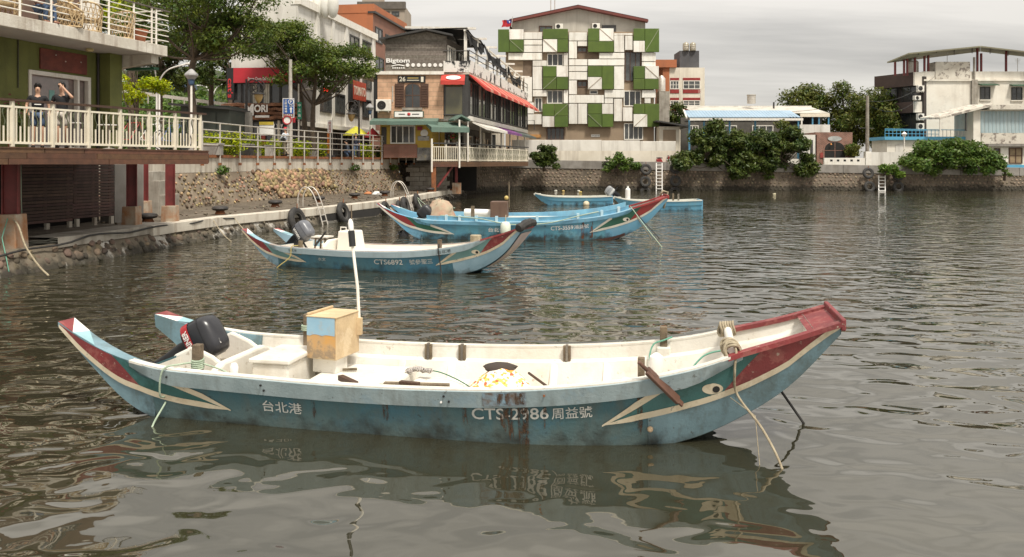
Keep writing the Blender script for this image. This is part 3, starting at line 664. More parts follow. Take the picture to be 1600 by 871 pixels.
for s0, s1, z0, z1 in ((-.37,2.06,5.44,5.565),(-.37,-.27,3.24,5.44),(1.95,2.06,3.24,5.44),(1.5,1.58,3.24,5.44),(-.27,1.95,3.24,3.33)): obj('door_frame', slabp(MB(), s0,s1,-.12,.04,z0,z1), white_paint, door, bevel=.008)
obj('door_sticker', slabp(MB(), .55,.75,-.138,-.13,4.75,5.05), mat('sticker_teal', (.2,.42,.38), .5), door)
sgb = wthing('sign_board', 'rust red blank sign board above the glass door', 'sign', fc(.95,5.63,.03)); obj('board', slabp(MB(), .03,1.87,.004,.06,5.63,6.25), mat('red_board', (.21,.055,.035), .7, (.11,.03,.022), 2.2, .9, .3, 30, patch=.25, pcol=(.06,.02,.018), pscale=4), sgb, bevel=.008)
for s_, z_ in ((.6,6.1),(.98,5.95),(1.6,6.0)): obj('bolt', MB().lathe(fc(s_,z_,.06), [(.02,0),(.02,.012)], 8, FN), steel, sgb)
slabm = mat('slab_white', (.60,.56,.48), .8, (.42,.37,.30), 1.3, .7, .5, 25, streak=.7, sscale=4, scol=(.16,.09,.05), patch=.3, pcol=(.78,.75,.68), pscale=2.5)
soff = mat('soffit', (.50,.48,.44), .85, (.42,.40,.36), 1, .6)
E0, ED = V((-13.07,21.2,0)), V((.26,.965,0)).normalized(); EN = V((ED.y,-ED.x,0))
eb = lambda t, z, o=0: V((E0.x+ED.x*t-EN.x*o, E0.y+ED.y*t-EN.y*o, z)); TE = 6.42
def ebox(t0, t1, o0, o1, z0, z1): return MB().hexa([eb(t0,z0,o0),eb(t1,z0,o0),eb(t1,z0,o1),eb(t0,z0,o1)],[eb(t0,z1,o0),eb(t1,z1,o0),eb(t1,z1,o1),eb(t0,z1,o1)])
obj('balcony_slab', ebox(-5,TE,.05,4.5,6.385,6.66), soff, gbld); obj('slab_edge', ebox(-5,TE+.06,-.02,.12,6.36,6.70), slabm, gbld, bevel=.015)
obj('slab_end', ebox(TE-.02,TE+.058,.122,2.2,6.362,6.698), slabm, gbld)
bm_ = MB(); p = [eb(TE-.45,6.384,.2), eb(TE-.1,6.384,.2), eb(TE-.1,6.384,2.2), eb(TE-.45,6.384,2.2)]; q = [eb(TE-.45,6.10,.2), eb(TE-.1,6.10,.2), eb(TE-.1,5.88,2.2), eb(TE-.45,5.88,2.2)]; obj('end_beam', bm_.hexa(q, p), slabm, gbld, bevel=.01)
obj('ceiling_lamp', MB().lathe(eb(4.3,6.385,1.1), [(.02,0),(.10,-.01),(.12,-.06),(.08,-.10)], 12), mat('lamp_cream', (.6,.5,.25), .6), gbld)
obj('awning', ebox(TE-.2,TE+.05,.3,1.4,5.92,6.0), mat('awning_green', (.02,.10,.05), .7), gbld)
obj('upper_wall', slabp(MB(), -5,2.6,-.3,-.1,6.67,9.8), mat('upper_wall', (.16,.10,.075), .8, (.1,.06,.045), 1.5, .8), gbld); obj('upper_door', slabp(MB(), 1.7,2.5,-.09,-.02,6.7,9.0), white_paint, gbld, bevel=.01); obj('upper_window', slabp(MB(), .1,1.4,-.09,-.05,7.1,9.0), glass_dark, gbld)
brl = wthing('balcony_railing', 'white pipe railing round the upper balcony, streaked with rust', 'railing', tuple(eb(3,6.68,.1)))
def epx(u, o=.1):
    k = (u-800)/FPX; b = eb(0,0,o); return (k*b.y-b.x)/(ED.x-k*ED.y)
for u in (-40,31,80,127,170,209,237,244): t = min(epx(u), TE-.03); rod('post', eb(t,6.68,.1), eb(t,7.86,.1), .032, white_paint, brl)
for z in (6.88,7.05,7.22,7.40,7.57,7.72): rod('rail', eb(-4,z,.1), eb(TE+.25,z,.1), .017, white_paint, brl)
bar('handrail', eb(-4,7.88,.1), eb(TE+.3,7.88,.1), .09, .035, grey_wood, brl)
for z in (6.88,7.22,7.57,7.86): rod('end_rail', eb(TE-.02,z,.1), eb(TE-.02,z,2.0), .017, white_paint, brl)
def wicker_chair(label, u, Y, rz, seat=True):
    p = at(u, 100, Y); t = thing('wicker_chair', label, 'chair', (p.x,p.y,6.68), rz, 'wicker armchairs on the upper balcony')
    f = lambda a, v: V((.36*math.sin(a)*(1+.10*v), -.34*math.cos(a)*(1+.12*v), .05+v*(.40+.42*max(0,math.cos(a*.62))**1.4)))
    m = MB()
    for k in range(15):
        a0 = -2.35+4.7*k/14
        for d in (-1,1): m.tube([f(max(-2.35,min(2.35,a0+d*.55*v)), v) for v in fr(0,1,6)], .012, 4)
    for v in (.3,.65): m.tube([f(a,v) for a in fr(-2.35,2.35,16)], .013, 4)
    obj('woven_shell', m, wicker, t); r = MB().tube([f(a,1) for a in fr(-2.35,2.35,18)], .028, 6).tube([f(a,0) for a in fr(-2.35,2.35,18)], .024, 6)
    for s in (-1,1): r.tube([f(s*2.35,v) for v in fr(0,1,5)], .026, 6)
    obj('rim', r, wicker, t, smooth='all'); obj('seat', MB().lathe((0,.02,.34), [(.30,0),(.33,.03),(.33,.08),(.28,.10)], 16), wicker, t, smooth=True)
    return t
wicker_chair('wicker armchair cut by the left edge of the picture on the upper balcony', 8, 22.1, R(200))
wicker_chair('wicker armchair on the balcony beside the seated person, leftmost of the cluster', 90, 23.7, R(150))
wicker_chair('wicker armchair on the balcony in the middle of the cluster of three', 113, 23.9, R(-60))
wicker_chair('wicker armchair on the balcony, rightmost of the cluster of three', 137, 24.6, R(30))
wicker_chair('wicker armchair standing alone beside the terracotta pot', 190, 26.0, R(60))
p = at(214, 60, 26.75); pt = wthing('terracotta_pot', 'large terracotta plant pot at the corner of the upper balcony', 'pot', (p.x,p.y,6.68))
obj('pot', MB().lathe((p.x,p.y,6.68), [(.20,0),(.24,.05),(.31,.36),(.35,.37),(.36,.45),(.31,.46),(.29,.40)], 20), terracotta, pt, smooth=True); obj('soil', MB().lathe((p.x,p.y,7.06), [(.29,0),(.29,.02)], 16), dirt, pt)
p = at(62, 40, 23.2); person('person sitting on the balcony in blue jeans, head out of the picture', (p.x,p.y,6.68), R(-115), mat('brown_cloth', (.12,.06,.05), .85), denim, hair_m, dict(hip=.5, kn=((.12,.45,.52),(-.10,.44,.50)), an=((.14,.42,.08),(-.10,.50,.08)), el=((.3,.1,1.12),(-.3,.1,1.12)), wr=((.2,.32,1.02),(-.12,.32,1.02)), shoe=mat('sandal', (.25,.12,.08), .7)))
p = at(59, 230, 22.6); a = person('young man in a dark printed shirt and denim shorts standing on the deck', (p.x,p.y,3.25), R(-150), black_cloth, denim, hair_m, dict(kn=((.10,.02,.50),(-.11,.03,.50)), wr=((.24,.16,.98),(-.30,.08,.90))), 1.72, True, True, 'young men on the deck', fine=True)
for k_ in range(2): obj('shirt_print', MB().box(-.11+.03*k_,.11-.03*k_,.13,.142,1.22-.05*k_,1.245-.05*k_), white, a)
p = at(97, 230, 22.7); a = person('young man in a black T-shirt and pale shorts raising a hand to his brow', (p.x,p.y,3.25), R(-165), black_cloth, cloth('pale_cloth', (.55,.50,.44)), hair_m, dict(el=((.26,-.02,1.13),(-.30,.20,1.34)), wr=((.26,.14,.95),(-.07,.19,1.60))), 1.76, True, True, 'young men on the deck', fine=True)
fp = at(12, 165, 23.6); pl = wthing('potted_flowers', 'pink flowering plant against the green wall, cut by the left edge', 'plant', (fp.x,fp.y,3.25))
obj('pot', MB().lathe((fp.x,fp.y,3.25), [(.15,0),(.2,.3),(.22,.32),(.19,.33)], 14), terracotta, pl); obj('stem', MB().tube([(fp.x,fp.y,3.5),(fp.x+.05,fp.y,4.0),(fp.x,fp.y,4.5)], .02, 5), old_wood, pl)
leaves('foliage', pl, [((fp.x,fp.y,4.3),(.4,.3,.45)),((fp.x+.1,fp.y,3.9),(.3,.3,.4))], 380, .06, leafmat('leaf_mid', (.075,.13,.03), (.13,.19,.04))); leaves('flowers', pl, [((fp.x+.05,fp.y-.1,4.45),(.42,.3,.3))], 70, .05, mat('pink_petals', (.5,.05,.18), .6), seed=3)
for i, (u, o) in enumerate(((110,.8),(170,.9))):                          # small cafe tables and chairs behind the railing
    t = tpx(u, o); c = dk(t, 3.25, o); tb = wthing('cafe_table', ['small white cafe table behind the railing beside the two young men', 'small white cafe table behind the railing near the green pillar'][i], 'table', tuple(c), 'cafe tables on the deck')
    obj('table_top', MB().lathe(c+V((0,0,.70)), [(.32,0),(.32,.03)], 18), white, tb); obj('stem', MB().cyl(c, c+V((0,0,.7)), .025), steel, tb); obj('base', MB().lathe(c, [(.2,0),(.2,.02),(.04,.05)], 14), steel, tb)
def bicycle(label, t, o, c_):
    p = dk(t, 3.25, o); b = wthing('bicycle', label, 'bicycle', tuple(p), 'bicycles parked behind the deck railing'); w0, w1 = dk(t-.5,3.57,o), dk(t+.5,3.57,o)
    for q in (w0, w1): obj('wheel', MB().torus(q, (-DD.y,DD.x,0), .31, .018, 22, 5), rubber, b)
    s_ = dk(t-.12,4.05,o); h_ = dk(t+.33,4.1,o); k_ = dk(t-.05,3.55,o)
    for x, y in ((w0,k_),(k_,s_),(s_,h_),(k_,h_),(h_,w1),(w0,s_)): rod('frame_tube', x, y, .016, c_, b)
    obj('saddle', MB().ball(s_+V((0,0,.08)), .12, .07, .04), black, b); rod('handlebar', h_+V((-.25*DD.y*-1,-.25*DD.x,.1)), h_+V((.25*DD.y*-1,.25*DD.x,.1)), .014, steel, b)
bicycle('bicycle with a red frame behind the right half of the cream railing', tpx(205,.9), .9, mat('bike_red', (.4,.04,.03), .4)); bicycle('bicycle with a white frame behind the right half of the cream railing', tpx(238,1.1), 1.1, white); bicycle('bicycle with a blue frame near the end of the cream railing', tpx(270,.9), .9, mat('bike_blue', (.05,.12,.3), .4))

# ------------------------------------------------------------------ quay furniture
b0 = thing('bollard', '', 'bollard', (0,0,0), 0, 'mooring bollards on the quay')
obj('stem', MB().lathe((0,0,0), [(.22,0),(.20,.04),(.17,.1),(.16,.16),(.18,.2)], 16), rust, b0, smooth=True); obj('cap', MB().lathe((0,0,.13), [(.16,0),(.30,.04),(.34,.10),(.31,.17),(.18,.2),(.02,.205)], 18), black_iron, b0, smooth=True)
for i, (u, v, lab) in enumerate(((231,347,'black mushroom bollard between the red posts under the deck'),(344,334,'black mushroom bollard on the open quay, nearest the rubble corner'),(430,323,'black mushroom bollard just left of the near quay ladder'),(498,316,'black mushroom bollard just right of the near quay ladder'),(554,310,'black mushroom bollard midway between the two quay ladders'),(601,306,'black mushroom bollard just left of the far quay ladder'),(672,300,'black mushroom bollard beside the concrete abutment'),(707,297.5,'black mushroom bollard in the shade under the second deck'))):
    p = at(u, v, (CAM_H-LEDGE-.05)*FPX/(v-HOR)); L_ = (p.x,p.y,LEDGE+.03)
    if i == 0: b0.location = L_; b0['label'] = lab
    else: dup(b0, L_, .3*i, lab)
def quay_at(Y):
    for a, b in zip(QUAY, QUAY[1:]):
        if a[1] <= Y <= b[1]: t = (Y-a[1])/(b[1]-a[1]); d = (V(b)-V(a)).normalized(); return V((a[0]+(b[0]-a[0])*t, Y, 0)), V((d.x,d.y,0)), V((d.y,-d.x,0))
def qladder(Y, lab):
    c, d, n = quay_at(Y); t = wthing('quay_ladder', lab, 'ladder', (c.x,c.y,0), 'steel ladders on the quay')
    for s in (-.24,.24):
        q = c+d*s; obj('side_rail', MB().tube(spline([q-n*.75+V((0,0,LEDGE)), q-n*.72+V((0,0,1.35)), q-n*.45+V((0,0,1.72)), q-n*.1+V((0,0,1.6)), q+n*.22+V((0,0,1.0)), q+n*.55+V((0,0,-.1)), q+n*.62+V((0,0,-.35))], 5), .028, 8), steel, t, smooth='all')
    for k, (o, z) in enumerate(((.22,.98),(.31,.72),(.40,.44),(.48,.16))): rod('rung', c+n*o-d*.24+V((0,0,z)), c+n*o+d*.24+V((0,0,z)), .022, steel, t)
qladder(38.6, 'steel quay ladder with curved handrails, nearer of the two'); qladder(50.8, 'steel quay ladder with curved handrails, farther of the two')
tyre_mesh = {}
def tyre(label, c, axis, Rr, group, chain=0):
    t = wthing('tyre_fender', label, 'tyre', tuple(c), group); m = MB().torus(c, axis, Rr*.74, Rr*.27, 26, 10, .85); obj('tread', m, rubber, t, smooth='all')
    a = V(axis).normalized(); obj('rim_bead', MB().torus(V(c)+a*Rr*.10, axis, Rr*.54, Rr*.06, 22, 6), mat('rubber_grey', (.09,.085,.075), .85), t, smooth='all')
    if chain: rod('chain', V(c)+V((0,0,Rr*.9)), V(c)+V((0,0,Rr*.9+chain)), .025, rust, t)
for Y, z, r, lab in ((36.6,.35,.58,'old black tyre hanging on the quay, nearest, left of the near ladder'),(40.6,.42,.55,'old black tyre hanging on the quay just right of the near ladder'),(45.6,.35,.44,'small black tyre hanging at the end of the quay undercut'),(48.2,.3,.42,'small black tyre hanging left of the far ladder, first of two'),(49.6,.25,.62,'large black tyre hanging close beside the far ladder on its left'),(52.6,.35,.6,'large black tyre hanging on the right of the far ladder')):
    c, d, n = quay_at(Y); tyre(lab, c+n*.42+V((0,0,z)), n+V((0,0,.25)), r, 'tyre fenders on the quay', .2)
# loose lines and litter along the quay
a = at(14,338,21.9); single('quay_rope', MB().tube(spline([a, at(28,352,21.6), at(40,385,21.3), at(60,415,21), at(76,431,20.8)]), .025, 6), rope_m, 'beige rope running from the concrete footing down to the water', 'rope', smooth='all')
single('green_quay_line', MB().tube(spline([at(0,350,21.8), at(7,345,21.8), at(12,342,21.7)])+spline([at(3,372,21.4), at(9,400,21), at(14,425,20.9)]), .012, 5), green_rope, 'thin green line beside the concrete footing at the left edge', 'rope', smooth='all')
single('hanging_line', MB().tube([fc(0,0)*0+dk(tpx(33,2.2),2.8,2.2), dk(tpx(33,2.2),1.9,2.2), dk(tpx(34,2.2),1.42,2.2)], .014, 5), pale_rope, 'pale green line hanging in front of the left slatted gate', 'rope', smooth='all')
pts = []
for i, Y in enumerate(fr(20.5,33,26)):
    c, d, n = quay_at(Y); pts.append(c+n*(.12+.06*math.sin(i*1.3))+V((0,0,LEDGE-.02+.04*math.sin(i*.9)-.25*max(0,min(1,(24-Y)/4)))))
single('black_cable', MB().tube(pts, .03, 6), rubber, 'black cable lying along the rubble edge of the quay', 'cable', smooth='all')
for i, (Y, dl, drop) in enumerate(((31.6,2.4,.5),(33,2.0,.6))):
    c, d, n = quay_at(Y); single('mooring_line', MB().tube(sag(c+n*.1+V((0,0,LEDGE)), b2w((-4.3,.2 if i else -.6,1.0)) if False else V((-9.6+i*.9,29.6+i*.3,-.05)), .25), .018, 5), rope_m, ['beige mooring line from the kerb to the stern of the middle sampan', 'slack beige mooring line dipping from the kerb into the water'][i], 'rope', smooth='all')
c, d, n = quay_at(53.2)
for i in (0,1): single('long_mooring_line', MB().tube(sag(c+n*.2+V((0,0,LEDGE)), V((-2.3+i*.1,33.4,1.05-i*.2)), .35+i*.5, 16), .02, 5), pale_rope, ['upper pale line from the far ladder to the vivid blue sampan', 'lower slack pale line from the far ladder to the vivid blue sampan'][i], 'rope', smooth='all')
for i, (u, v, s, m_, nm) in enumerate(((285,327,.22,concrete,'grey concrete lump at the foot of the cobble wall'),(588,305,.3,white,'crumpled white bag lying on the quay'),(575,304,.25,mat('litter_orange', (.5,.2,.08), .8),'orange scrap lying on the quay beside the white bag'))):
    p = at(u, v, (CAM_H-LEDGE-.05)*FPX/(v-HOR)); single(['concrete_lump','plastic_bag','litter_scrap'][i], MB().ball((p.x,p.y,LEDGE+.1), s, s*.7, s*.6, 9, 6, .25), m_, nm, ['rubble','bag','litter'][i], smooth=True)
# ------------------------------------------------------------------ facade tools
class Face:
    def __init__(s, p, q):               # plan points p -> q, outward normal to the right of p -> q
        s.p = V((p[0],p[1],0)); s.d = (V((q[0],q[1],0))-s.p); s.L = s.d.length; s.d.normalize(); s.n = V((s.d.y,-s.d.x,0))
    def at(s, a, z, o=0): r = s.p+s.d*a+s.n*o; return V((r.x,r.y,z))
    def px(s, u): k = (u-800)/FPX; return (k*s.p.y-s.p.x)/(s.d.x-k*s.d.y)
    def z(s, u, v): a = s.px(u); Y = s.p.y+s.d.y*a; return CAM_H+(HOR-v)*Y/FPX
    def box(s, mb, a0, a1, z0, z1, o0, o1):
        return mb.hexa([s.at(a0,z0,o1),s.at(a1,z0,o1),s.at(a1,z0,o0),s.at(a0,z0,o0)],[s.at(a0,z1,o1),s.at(a1,z1,o1),s.at(a1,z1,o0),s.at(a0,z1,o0)])
def part(F, name, parent, m, a0, a1, z0, z1, o0, o1, bevel=0): return obj(name, F.box(MB(), a0,a1,z0,z1,o0,o1), m, parent, bevel=bevel)
def win(F, parent, a0, a1, z0, z1, fm, nv=1, nh=0, glass=None, w_=.07, o=.0, sill=None):
    m = MB()
    for x0, x1, y0, y1 in ((a0,a0+w_,z0,z1),(a1-w_,a1,z0,z1),(a0+w_,a1-w_,z0,z0+w_),(a0+w_,a1-w_,z1-w_,z1)): F.box(m, x0,x1,y0,y1,o-.05,o+.09)
    for k in range(1,nv+1): c = a0+(a1-a0)*k/(nv+1); F.box(m, c-w_*.4,c+w_*.4,z0+w_,z1-w_,o-.05,o+.07)
    for k in range(1,nh+1): c = z0+(z1-z0)*k/(nh+1); F.box(m, a0+w_,a1-w_,c-w_*.3,c+w_*.3,o-.05,o+.06)
    f = obj('window', m, fm, parent); obj('pane', F.box(MB(), a0+.01,a1-.01,z0+.01,z1-.01,o-.08,o+.02), glass or glass_grey, f)
    if sill: obj('sill', F.box(MB(), a0-.08,a1+.08,z0-.12,z0-.003,o-.05,o+.16), sill, f)
    return f
plaster = mat('white_plaster', (.70,.675,.62), .8, (.56,.53,.47), .6, .7, .2, 20, streak=.55, sscale=1.3, scol=(.22,.19,.15))
cream_plaster = mat('cream_plaster', (.74,.68,.57), .8, (.6,.54,.43), .6, .7, .2, 20, streak=.5, sscale=1.2, scol=(.25,.19,.13))
metal_dark = mat('metal_dark', (.05,.048,.045), .5)

# ------------------------------------------------------------------ promenade railing
RL = offs(WALL, .72) + [(-7.35,64.1)]; rf = resample(RL, .05)
def rail_at(u): return min(rf, key=lambda p: abs(800+FPX*p[0]/p[1]-u) if p[1] > 30 else 1e9)
rails = wthing('promenade_railing', 'long steel pipe railing with four rails along the promenade edge', 'railing', (-13.5,46,2.76))
pu = [316,344,374.7,403,429,453,475.7,496.7,516,534,551,567.6,582.8,596.7,610,623,635,647]; pp = [rail_at(u) for u in pu]
for p in pp: rod('post', (*p,2.76), (*p,4.86), .042, steel, rails); bar('base_plate', (*p,2.72), (*p,2.86), .14, .14, rust, rails)
for a, b in zip(pp, pp[1:]):
    for z in (3.74,4.11,4.47,4.85): rod('rail', (*a,z), (*b,z), .034, steel, rails)

# ------------------------------------------------------------------ hedges, planters, kiosk on the promenade
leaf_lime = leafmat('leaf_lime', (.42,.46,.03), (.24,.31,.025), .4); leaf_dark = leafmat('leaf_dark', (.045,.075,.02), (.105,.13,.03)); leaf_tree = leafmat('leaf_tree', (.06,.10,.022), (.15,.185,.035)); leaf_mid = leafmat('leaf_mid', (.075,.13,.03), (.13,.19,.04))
leaf_olive = leafmat('leaf_olive', (.075,.115,.027), (.16,.155,.035)); bark = mat('bark', (.11,.08,.055), .9, (.055,.042,.03), 5, .8, .8, 25)
stonebox = mat('planter_stone', (.30,.28,.25), .85, (.2,.185,.165), 2, .7, .3, 30)
ry = lambda u: rail_at(max(u,318))[1]
hedges = ((318,372,208,240,42,'lime green hedge nearest the deck, left of the first gap'),(374,402,212,240,43.5,'rounded lime green hedge just right of the nearest one'),(404,438,219,240,45,'low lime green hedge beside the walking man'),(456,482,220,241,50,'lime green hedge right of the blue road sign'),(484,511,222,241,51.5,'lime green hedge beside the orange banner'),(556,582,226,243,59,'lime green hedge beside the far lamp post'),(584,602,230,244,61,'small dark green hedge in front of the yellow wall'))
for i, (u0,u1,v0,v1,Y,lab) in enumerate(hedges):
    Y = ry((u0+u1)/2)+1.7
    a, b = at(u0,v0,Y), at(u1,v0,Y); h = wthing('hedge', lab, 'hedge', ((a.x+b.x)/2,Y,PROM), 'clipped hedges on the promenade'); n = max(2, int((b.x-a.x)/.45)); zt = a.z
    cl = [((a.x+(b.x-a.x)*(k+.5)/n, Y+d, PROM+(zt-PROM)*f), (.42,.45,(zt-PROM)*.38)) for k in range(n) for d in (-.2,.3) for f in (.35,.68)]
    leaves('foliage', h, cl, 420*n, .075, leaf_lime if i < 6 else leaf_mid, seed=20+i, shell=.7)
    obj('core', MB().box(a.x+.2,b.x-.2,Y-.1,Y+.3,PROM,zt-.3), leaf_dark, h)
for i, (u0,u1,v0,Y,lab) in enumerate(((318,346,224,40.5,'grey stone planter bench nearest the deck'),(379,394,225,42,'dark grey stone planter behind the railing, beside the rounded hedge'),(396,406,228,42.3,'pale stone bench between the low hedge and rounded hedge'),(416,426,227,43.5,'pale stone block behind the railing, left of the walking man'),(483,496,232,49.5,'grey stone planter between the two hedges right of the road sign'))):
    Y = ry((u0+u1)/2)+.9
    a, b = at(u0,v0,Y), at(u1,v0,Y); t = wthing('stone_planter', lab, 'planter', ((a.x+b.x)/2,Y,PROM), 'stone planters and benches'); obj('box', MB().box(a.x,b.x,Y-.3,Y+.3,PROM,a.z-.1), [stonebox,metal_dark,stonebox,plaster,stonebox][i], t, bevel=.02); obj('coping', MB().box(a.x-.05,b.x+.05,Y-.35,Y+.35,a.z-.1,a.z), stonebox, t, bevel=.02)
a, b = at(282,172,47), at(358,210,47); ks = wthing('dark_kiosk', 'dark green metal kiosk behind the end of the deck', 'kiosk', ((a.x+b.x)/2,48,PROM))
kgreen = mat('kiosk_green', (.03,.04,.032), .6, (.05,.055,.045), 2, .7); obj('body', MB().box(a.x,b.x,47,50,PROM,6.1), kgreen, ks, bevel=.03); obj('roof', MB().hexa([(a.x-.5,46.5,6.1),(b.x+.1,46.5,5.85),(b.x+.1,50.5,5.9),(a.x-.5,50.5,6.15)],[(a.x-.5,46.5,6.22),(b.x+.1,46.5,5.95),(b.x+.1,50.5,6.0),(a.x-.5,50.5,6.27)]), metal_dark, ks)
for k in range(3): x = a.x+.4+k*.85; obj('shutter', MB().box(x,x+.75,46.95,46.995,PROM+.6,5.7), mat('kiosk_panel', (.05,.06,.048), .6), ks)
a = at(417,202,49.5); nb = wthing('notice_board', 'white and yellow notice board on legs behind the hedge', 'sign', (a.x,49.5,PROM)); obj('board', MB().box(a.x-.45,a.x+.4,49.5,49.56,4.5,5.3), white, nb); obj('header', MB().box(a.x-.45,a.x+.4,49.47,49.495,5.12,5.3), mat('sign_yellow', (.6,.45,.05), .6), nb)
for x in (-.4,.35): rod('leg', (a.x+x,49.53,PROM), (a.x+x,49.53,4.5), .03, steel, nb)

# ------------------------------------------------------------------ lamps and road signs
head_grey = mat('lamp_grey', (.33,.32,.31), .5, (.2,.2,.2), 3, .6); lamp_blue = mat('lamp_blue', (.045,.09,.17), .5)
for u, vt, Y, lab in ((299,108,40,'white promenade lamp with grey hexagonal head in front of the first tree'),(578,162,61.5,'white promenade lamp with grey hexagonal head beside the air conditioner')):
    p = at(u,vt,Y); t = wthing('promenade_lamp', lab, 'street lamp', (p.x,Y,PROM), 'promenade lamps'); zt = p.z
    obj('pole', MB().cyl((p.x,Y,PROM),(p.x,Y,zt-.75),.06,.05), white_paint, t, smooth=True); obj('collar', MB().lathe((p.x,Y,zt-.80), [(.08,0),(.13,.08),(.15,.24),(.19,.28)], 6), lamp_blue, t); obj('head', MB().lathe((p.x,Y,zt-.52), [(.15,0),(.32,.20),(.31,.27),(.08,.50),(.03,.52)], 6), head_grey, t); obj('foot', MB().lathe((p.x,Y,PROM), [(.16,0),(.14,.5),(.08,.55)], 10), stonebox, t)
for u, v, Y, w_, lab in ((247,102,78,(-11,44),'white twin pole road lamp with long curved arms behind the balcony'),(331,130,100,(-26,26),'white road lamp with two curved arms in front of the green hill')):
    p = at(u,v,Y); t = wthing('road_lamp', lab, 'street lamp', (p.x,Y,PROM), 'tall curved road lamps')
    for k, (s, e) in enumerate(zip((-1,1), w_)):
        x = p.x+s*.12; q = p.x+e*Y/FPX; rod('pole', (x,Y,PROM), (x,Y,p.z-2.2), .09, white, t); obj('arm', MB().tube(spline([(x,Y,p.z-2.2),(x+s*.1,Y,p.z-1.3),(x+(q-x)*.35,Y,p.z-.4),(q,Y,p.z+(.1 if k else -.3))],6), .07, 6), white, t, smooth='all'); obj('lamp_head', MB().box(min(q,q+s*.9),max(q,q+s*.9),Y-.2,Y+.2,p.z+(.05 if k else -.35),p.z+(.22 if k else -.18)), white, t, bevel=.05)
    obj('bracket', MB().box(p.x-.3,p.x+.3,Y-.1,Y+.1,p.z-2.6,p.z-2.0), mat('bracket_blue', (.2,.3,.42), .6), t)
lantern_glass = mat('lantern_glass', (.50,.33,.13), .4, (.35,.22,.08), 5, .6)
def lantern(label, u, v, Y, pole_u, pole_v0, pole_base):
    p = at(u,v,Y); q = at(pole_u,pole_v0,Y); t = wthing('scroll_lamp', label, 'street lamp', (q.x,Y,PROM), 'black scrolled lanterns')
    obj('pole', MB().cyl((q.x,Y,pole_base),(q.x,Y,q.z+.5),.09,.06), black_iron, t, smooth=True)
    obj('scroll_arm', MB().tube(spline([(q.x,Y,q.z-.3),(q.x+(p.x-q.x)*.2,Y,q.z+.35),(q.x+(p.x-q.x)*.65,Y,q.z+.45),(p.x+.25,Y,q.z+.1),(p.x+.2,Y,q.z-.25),(p.x,Y,p.z+.45)],6), .04, 6).torus((p.x,Y,q.z+.05),(0,1,0),.38,.03,18,5).torus((q.x+(p.x-q.x)*.45,Y,q.z-.02),(0,1,0),.2,.03,14,5).torus((q.x+(p.x-q.x)*.7,Y,q.z+.02),(0,1,0),.14,.025,14,5), black_iron, t, smooth='all')
    obj('shade', MB().lathe((p.x,Y,p.z), [(.40,0),(.36,.06),(.12,.16),(.06,.42),(.03,.44)], 14), black_iron, t, smooth=True); obj('globe', MB().lathe((p.x,Y,p.z), [(.26,-.003),(.24,-.2),(.14,-.42),(.04,-.52)], 14), lantern_glass, t, smooth=True)
    return t, q
t, q = lantern('black scrolled lantern on a stone pillar in front of the rocky shop sign', 404,148,50,385,137,5.4); obj('stone_pillar', MB().box(q.x-.28,q.x+.28,49.75,50.3,PROM,5.9), stonebox, t, bevel=.02)
lantern('black scrolled lantern on a post in front of the white building', 549,179,60,561,168,PROM)
blue_sign = mat('sign_blue', (.02,.10,.36), .5); sign_green = mat('sign_green', (.01,.22,.12), .5); sign_brown = mat('sign_brown', (.16,.07,.04), .5)
p = at(453,93,52); rs = wthing('road_sign', 'blue parking road sign with white lettering on a tall grey pole', 'road sign', (p.x,52.1,PROM)); obj('pole', MB().cyl((p.x,52.15,PROM),(p.x,52.15,p.z),.14,.10), steel, rs, smooth=True)
a, b = at(442,154,52), at(460,184,52); obj('panel', MB().box(a.x,b.x,51.96,52,b.z,a.z), blue_sign, rs); W_, H_ = b.x-a.x, a.z-b.z; X3, Z3 = V((1,0,0)), V((0,0,1))
for m_, ins in ((white,0),):
    for x0,x1,z0,z1 in ((0,W_,0,.035),(0,W_,H_-.035,H_),(0,.035,.035,H_-.035),(W_-.035,W_,.035,H_-.035)): obj('border', MB().box(a.x+x0,a.x+x1,51.945,51.958,b.z+z0,b.z+z1), white, rs)
obj('footer', MB().box(a.x+.04,b.x-.04,51.946,51.957,b.z+.04,b.z+.24), sign_brown, rs); lettering('lettering', '汽車停車', white, rs, (a.x+W_/2,51.945,b.z+.14), X3, Z3, .5, .12, 0)
for k, ch in enumerate('三民停車場'): lettering('lettering', ch, white, rs, (a.x+.2,51.957,a.z-.16-k*.165), X3, Z3, .16, .13)
lettering('lettering', 'P', white, rs, (a.x+.52,51.957,a.z-.22), X3, Z3, .12, .17); obj('ring', MB().torus((a.x+.52,51.95,a.z-.22),(0,1,0),.16,.02,20,5), white, rs); lettering('lettering', '公有', white, rs, (a.x+.52,51.957,a.z-.48), X3, Z3, .24, .11, 0)
obj('arrow', MB().prism([(-.04,0),(.04,0),(.04,.22),(.1,.22),(0,.36),(-.1,.22),(-.04,.22)], (a.x+.52,51.945,b.z+.3), X3, Z3, (0,.011,0)), white, rs)
a, b = at(457,184,52.6), at(462,192,52.6); obj('small_sign', MB().box(a.x,b.x,52.5,52.53,b.z,a.z), mat('sign_red', (.45,.03,.04), .5), rs)
p = at(466.5,160,54); gs = wthing('street_name_sign', 'narrow green street name sign beside the blue road sign', 'street sign', (p.x,54,PROM)); rod('pole', (p.x-.02,54.1,PROM), (p.x-.02,54.1,p.z+1.2), .05, steel, gs); obj('panel', MB().box(p.x-.06,p.x+.20,53.96,54,p.z-1.1,p.z), sign_green, gs)
for k, ch in enumerate('中正路'): lettering('lettering', ch, white, gs, (p.x+.07,53.957,p.z-.2-k*.33), X3, Z3, .17, .2, 0)
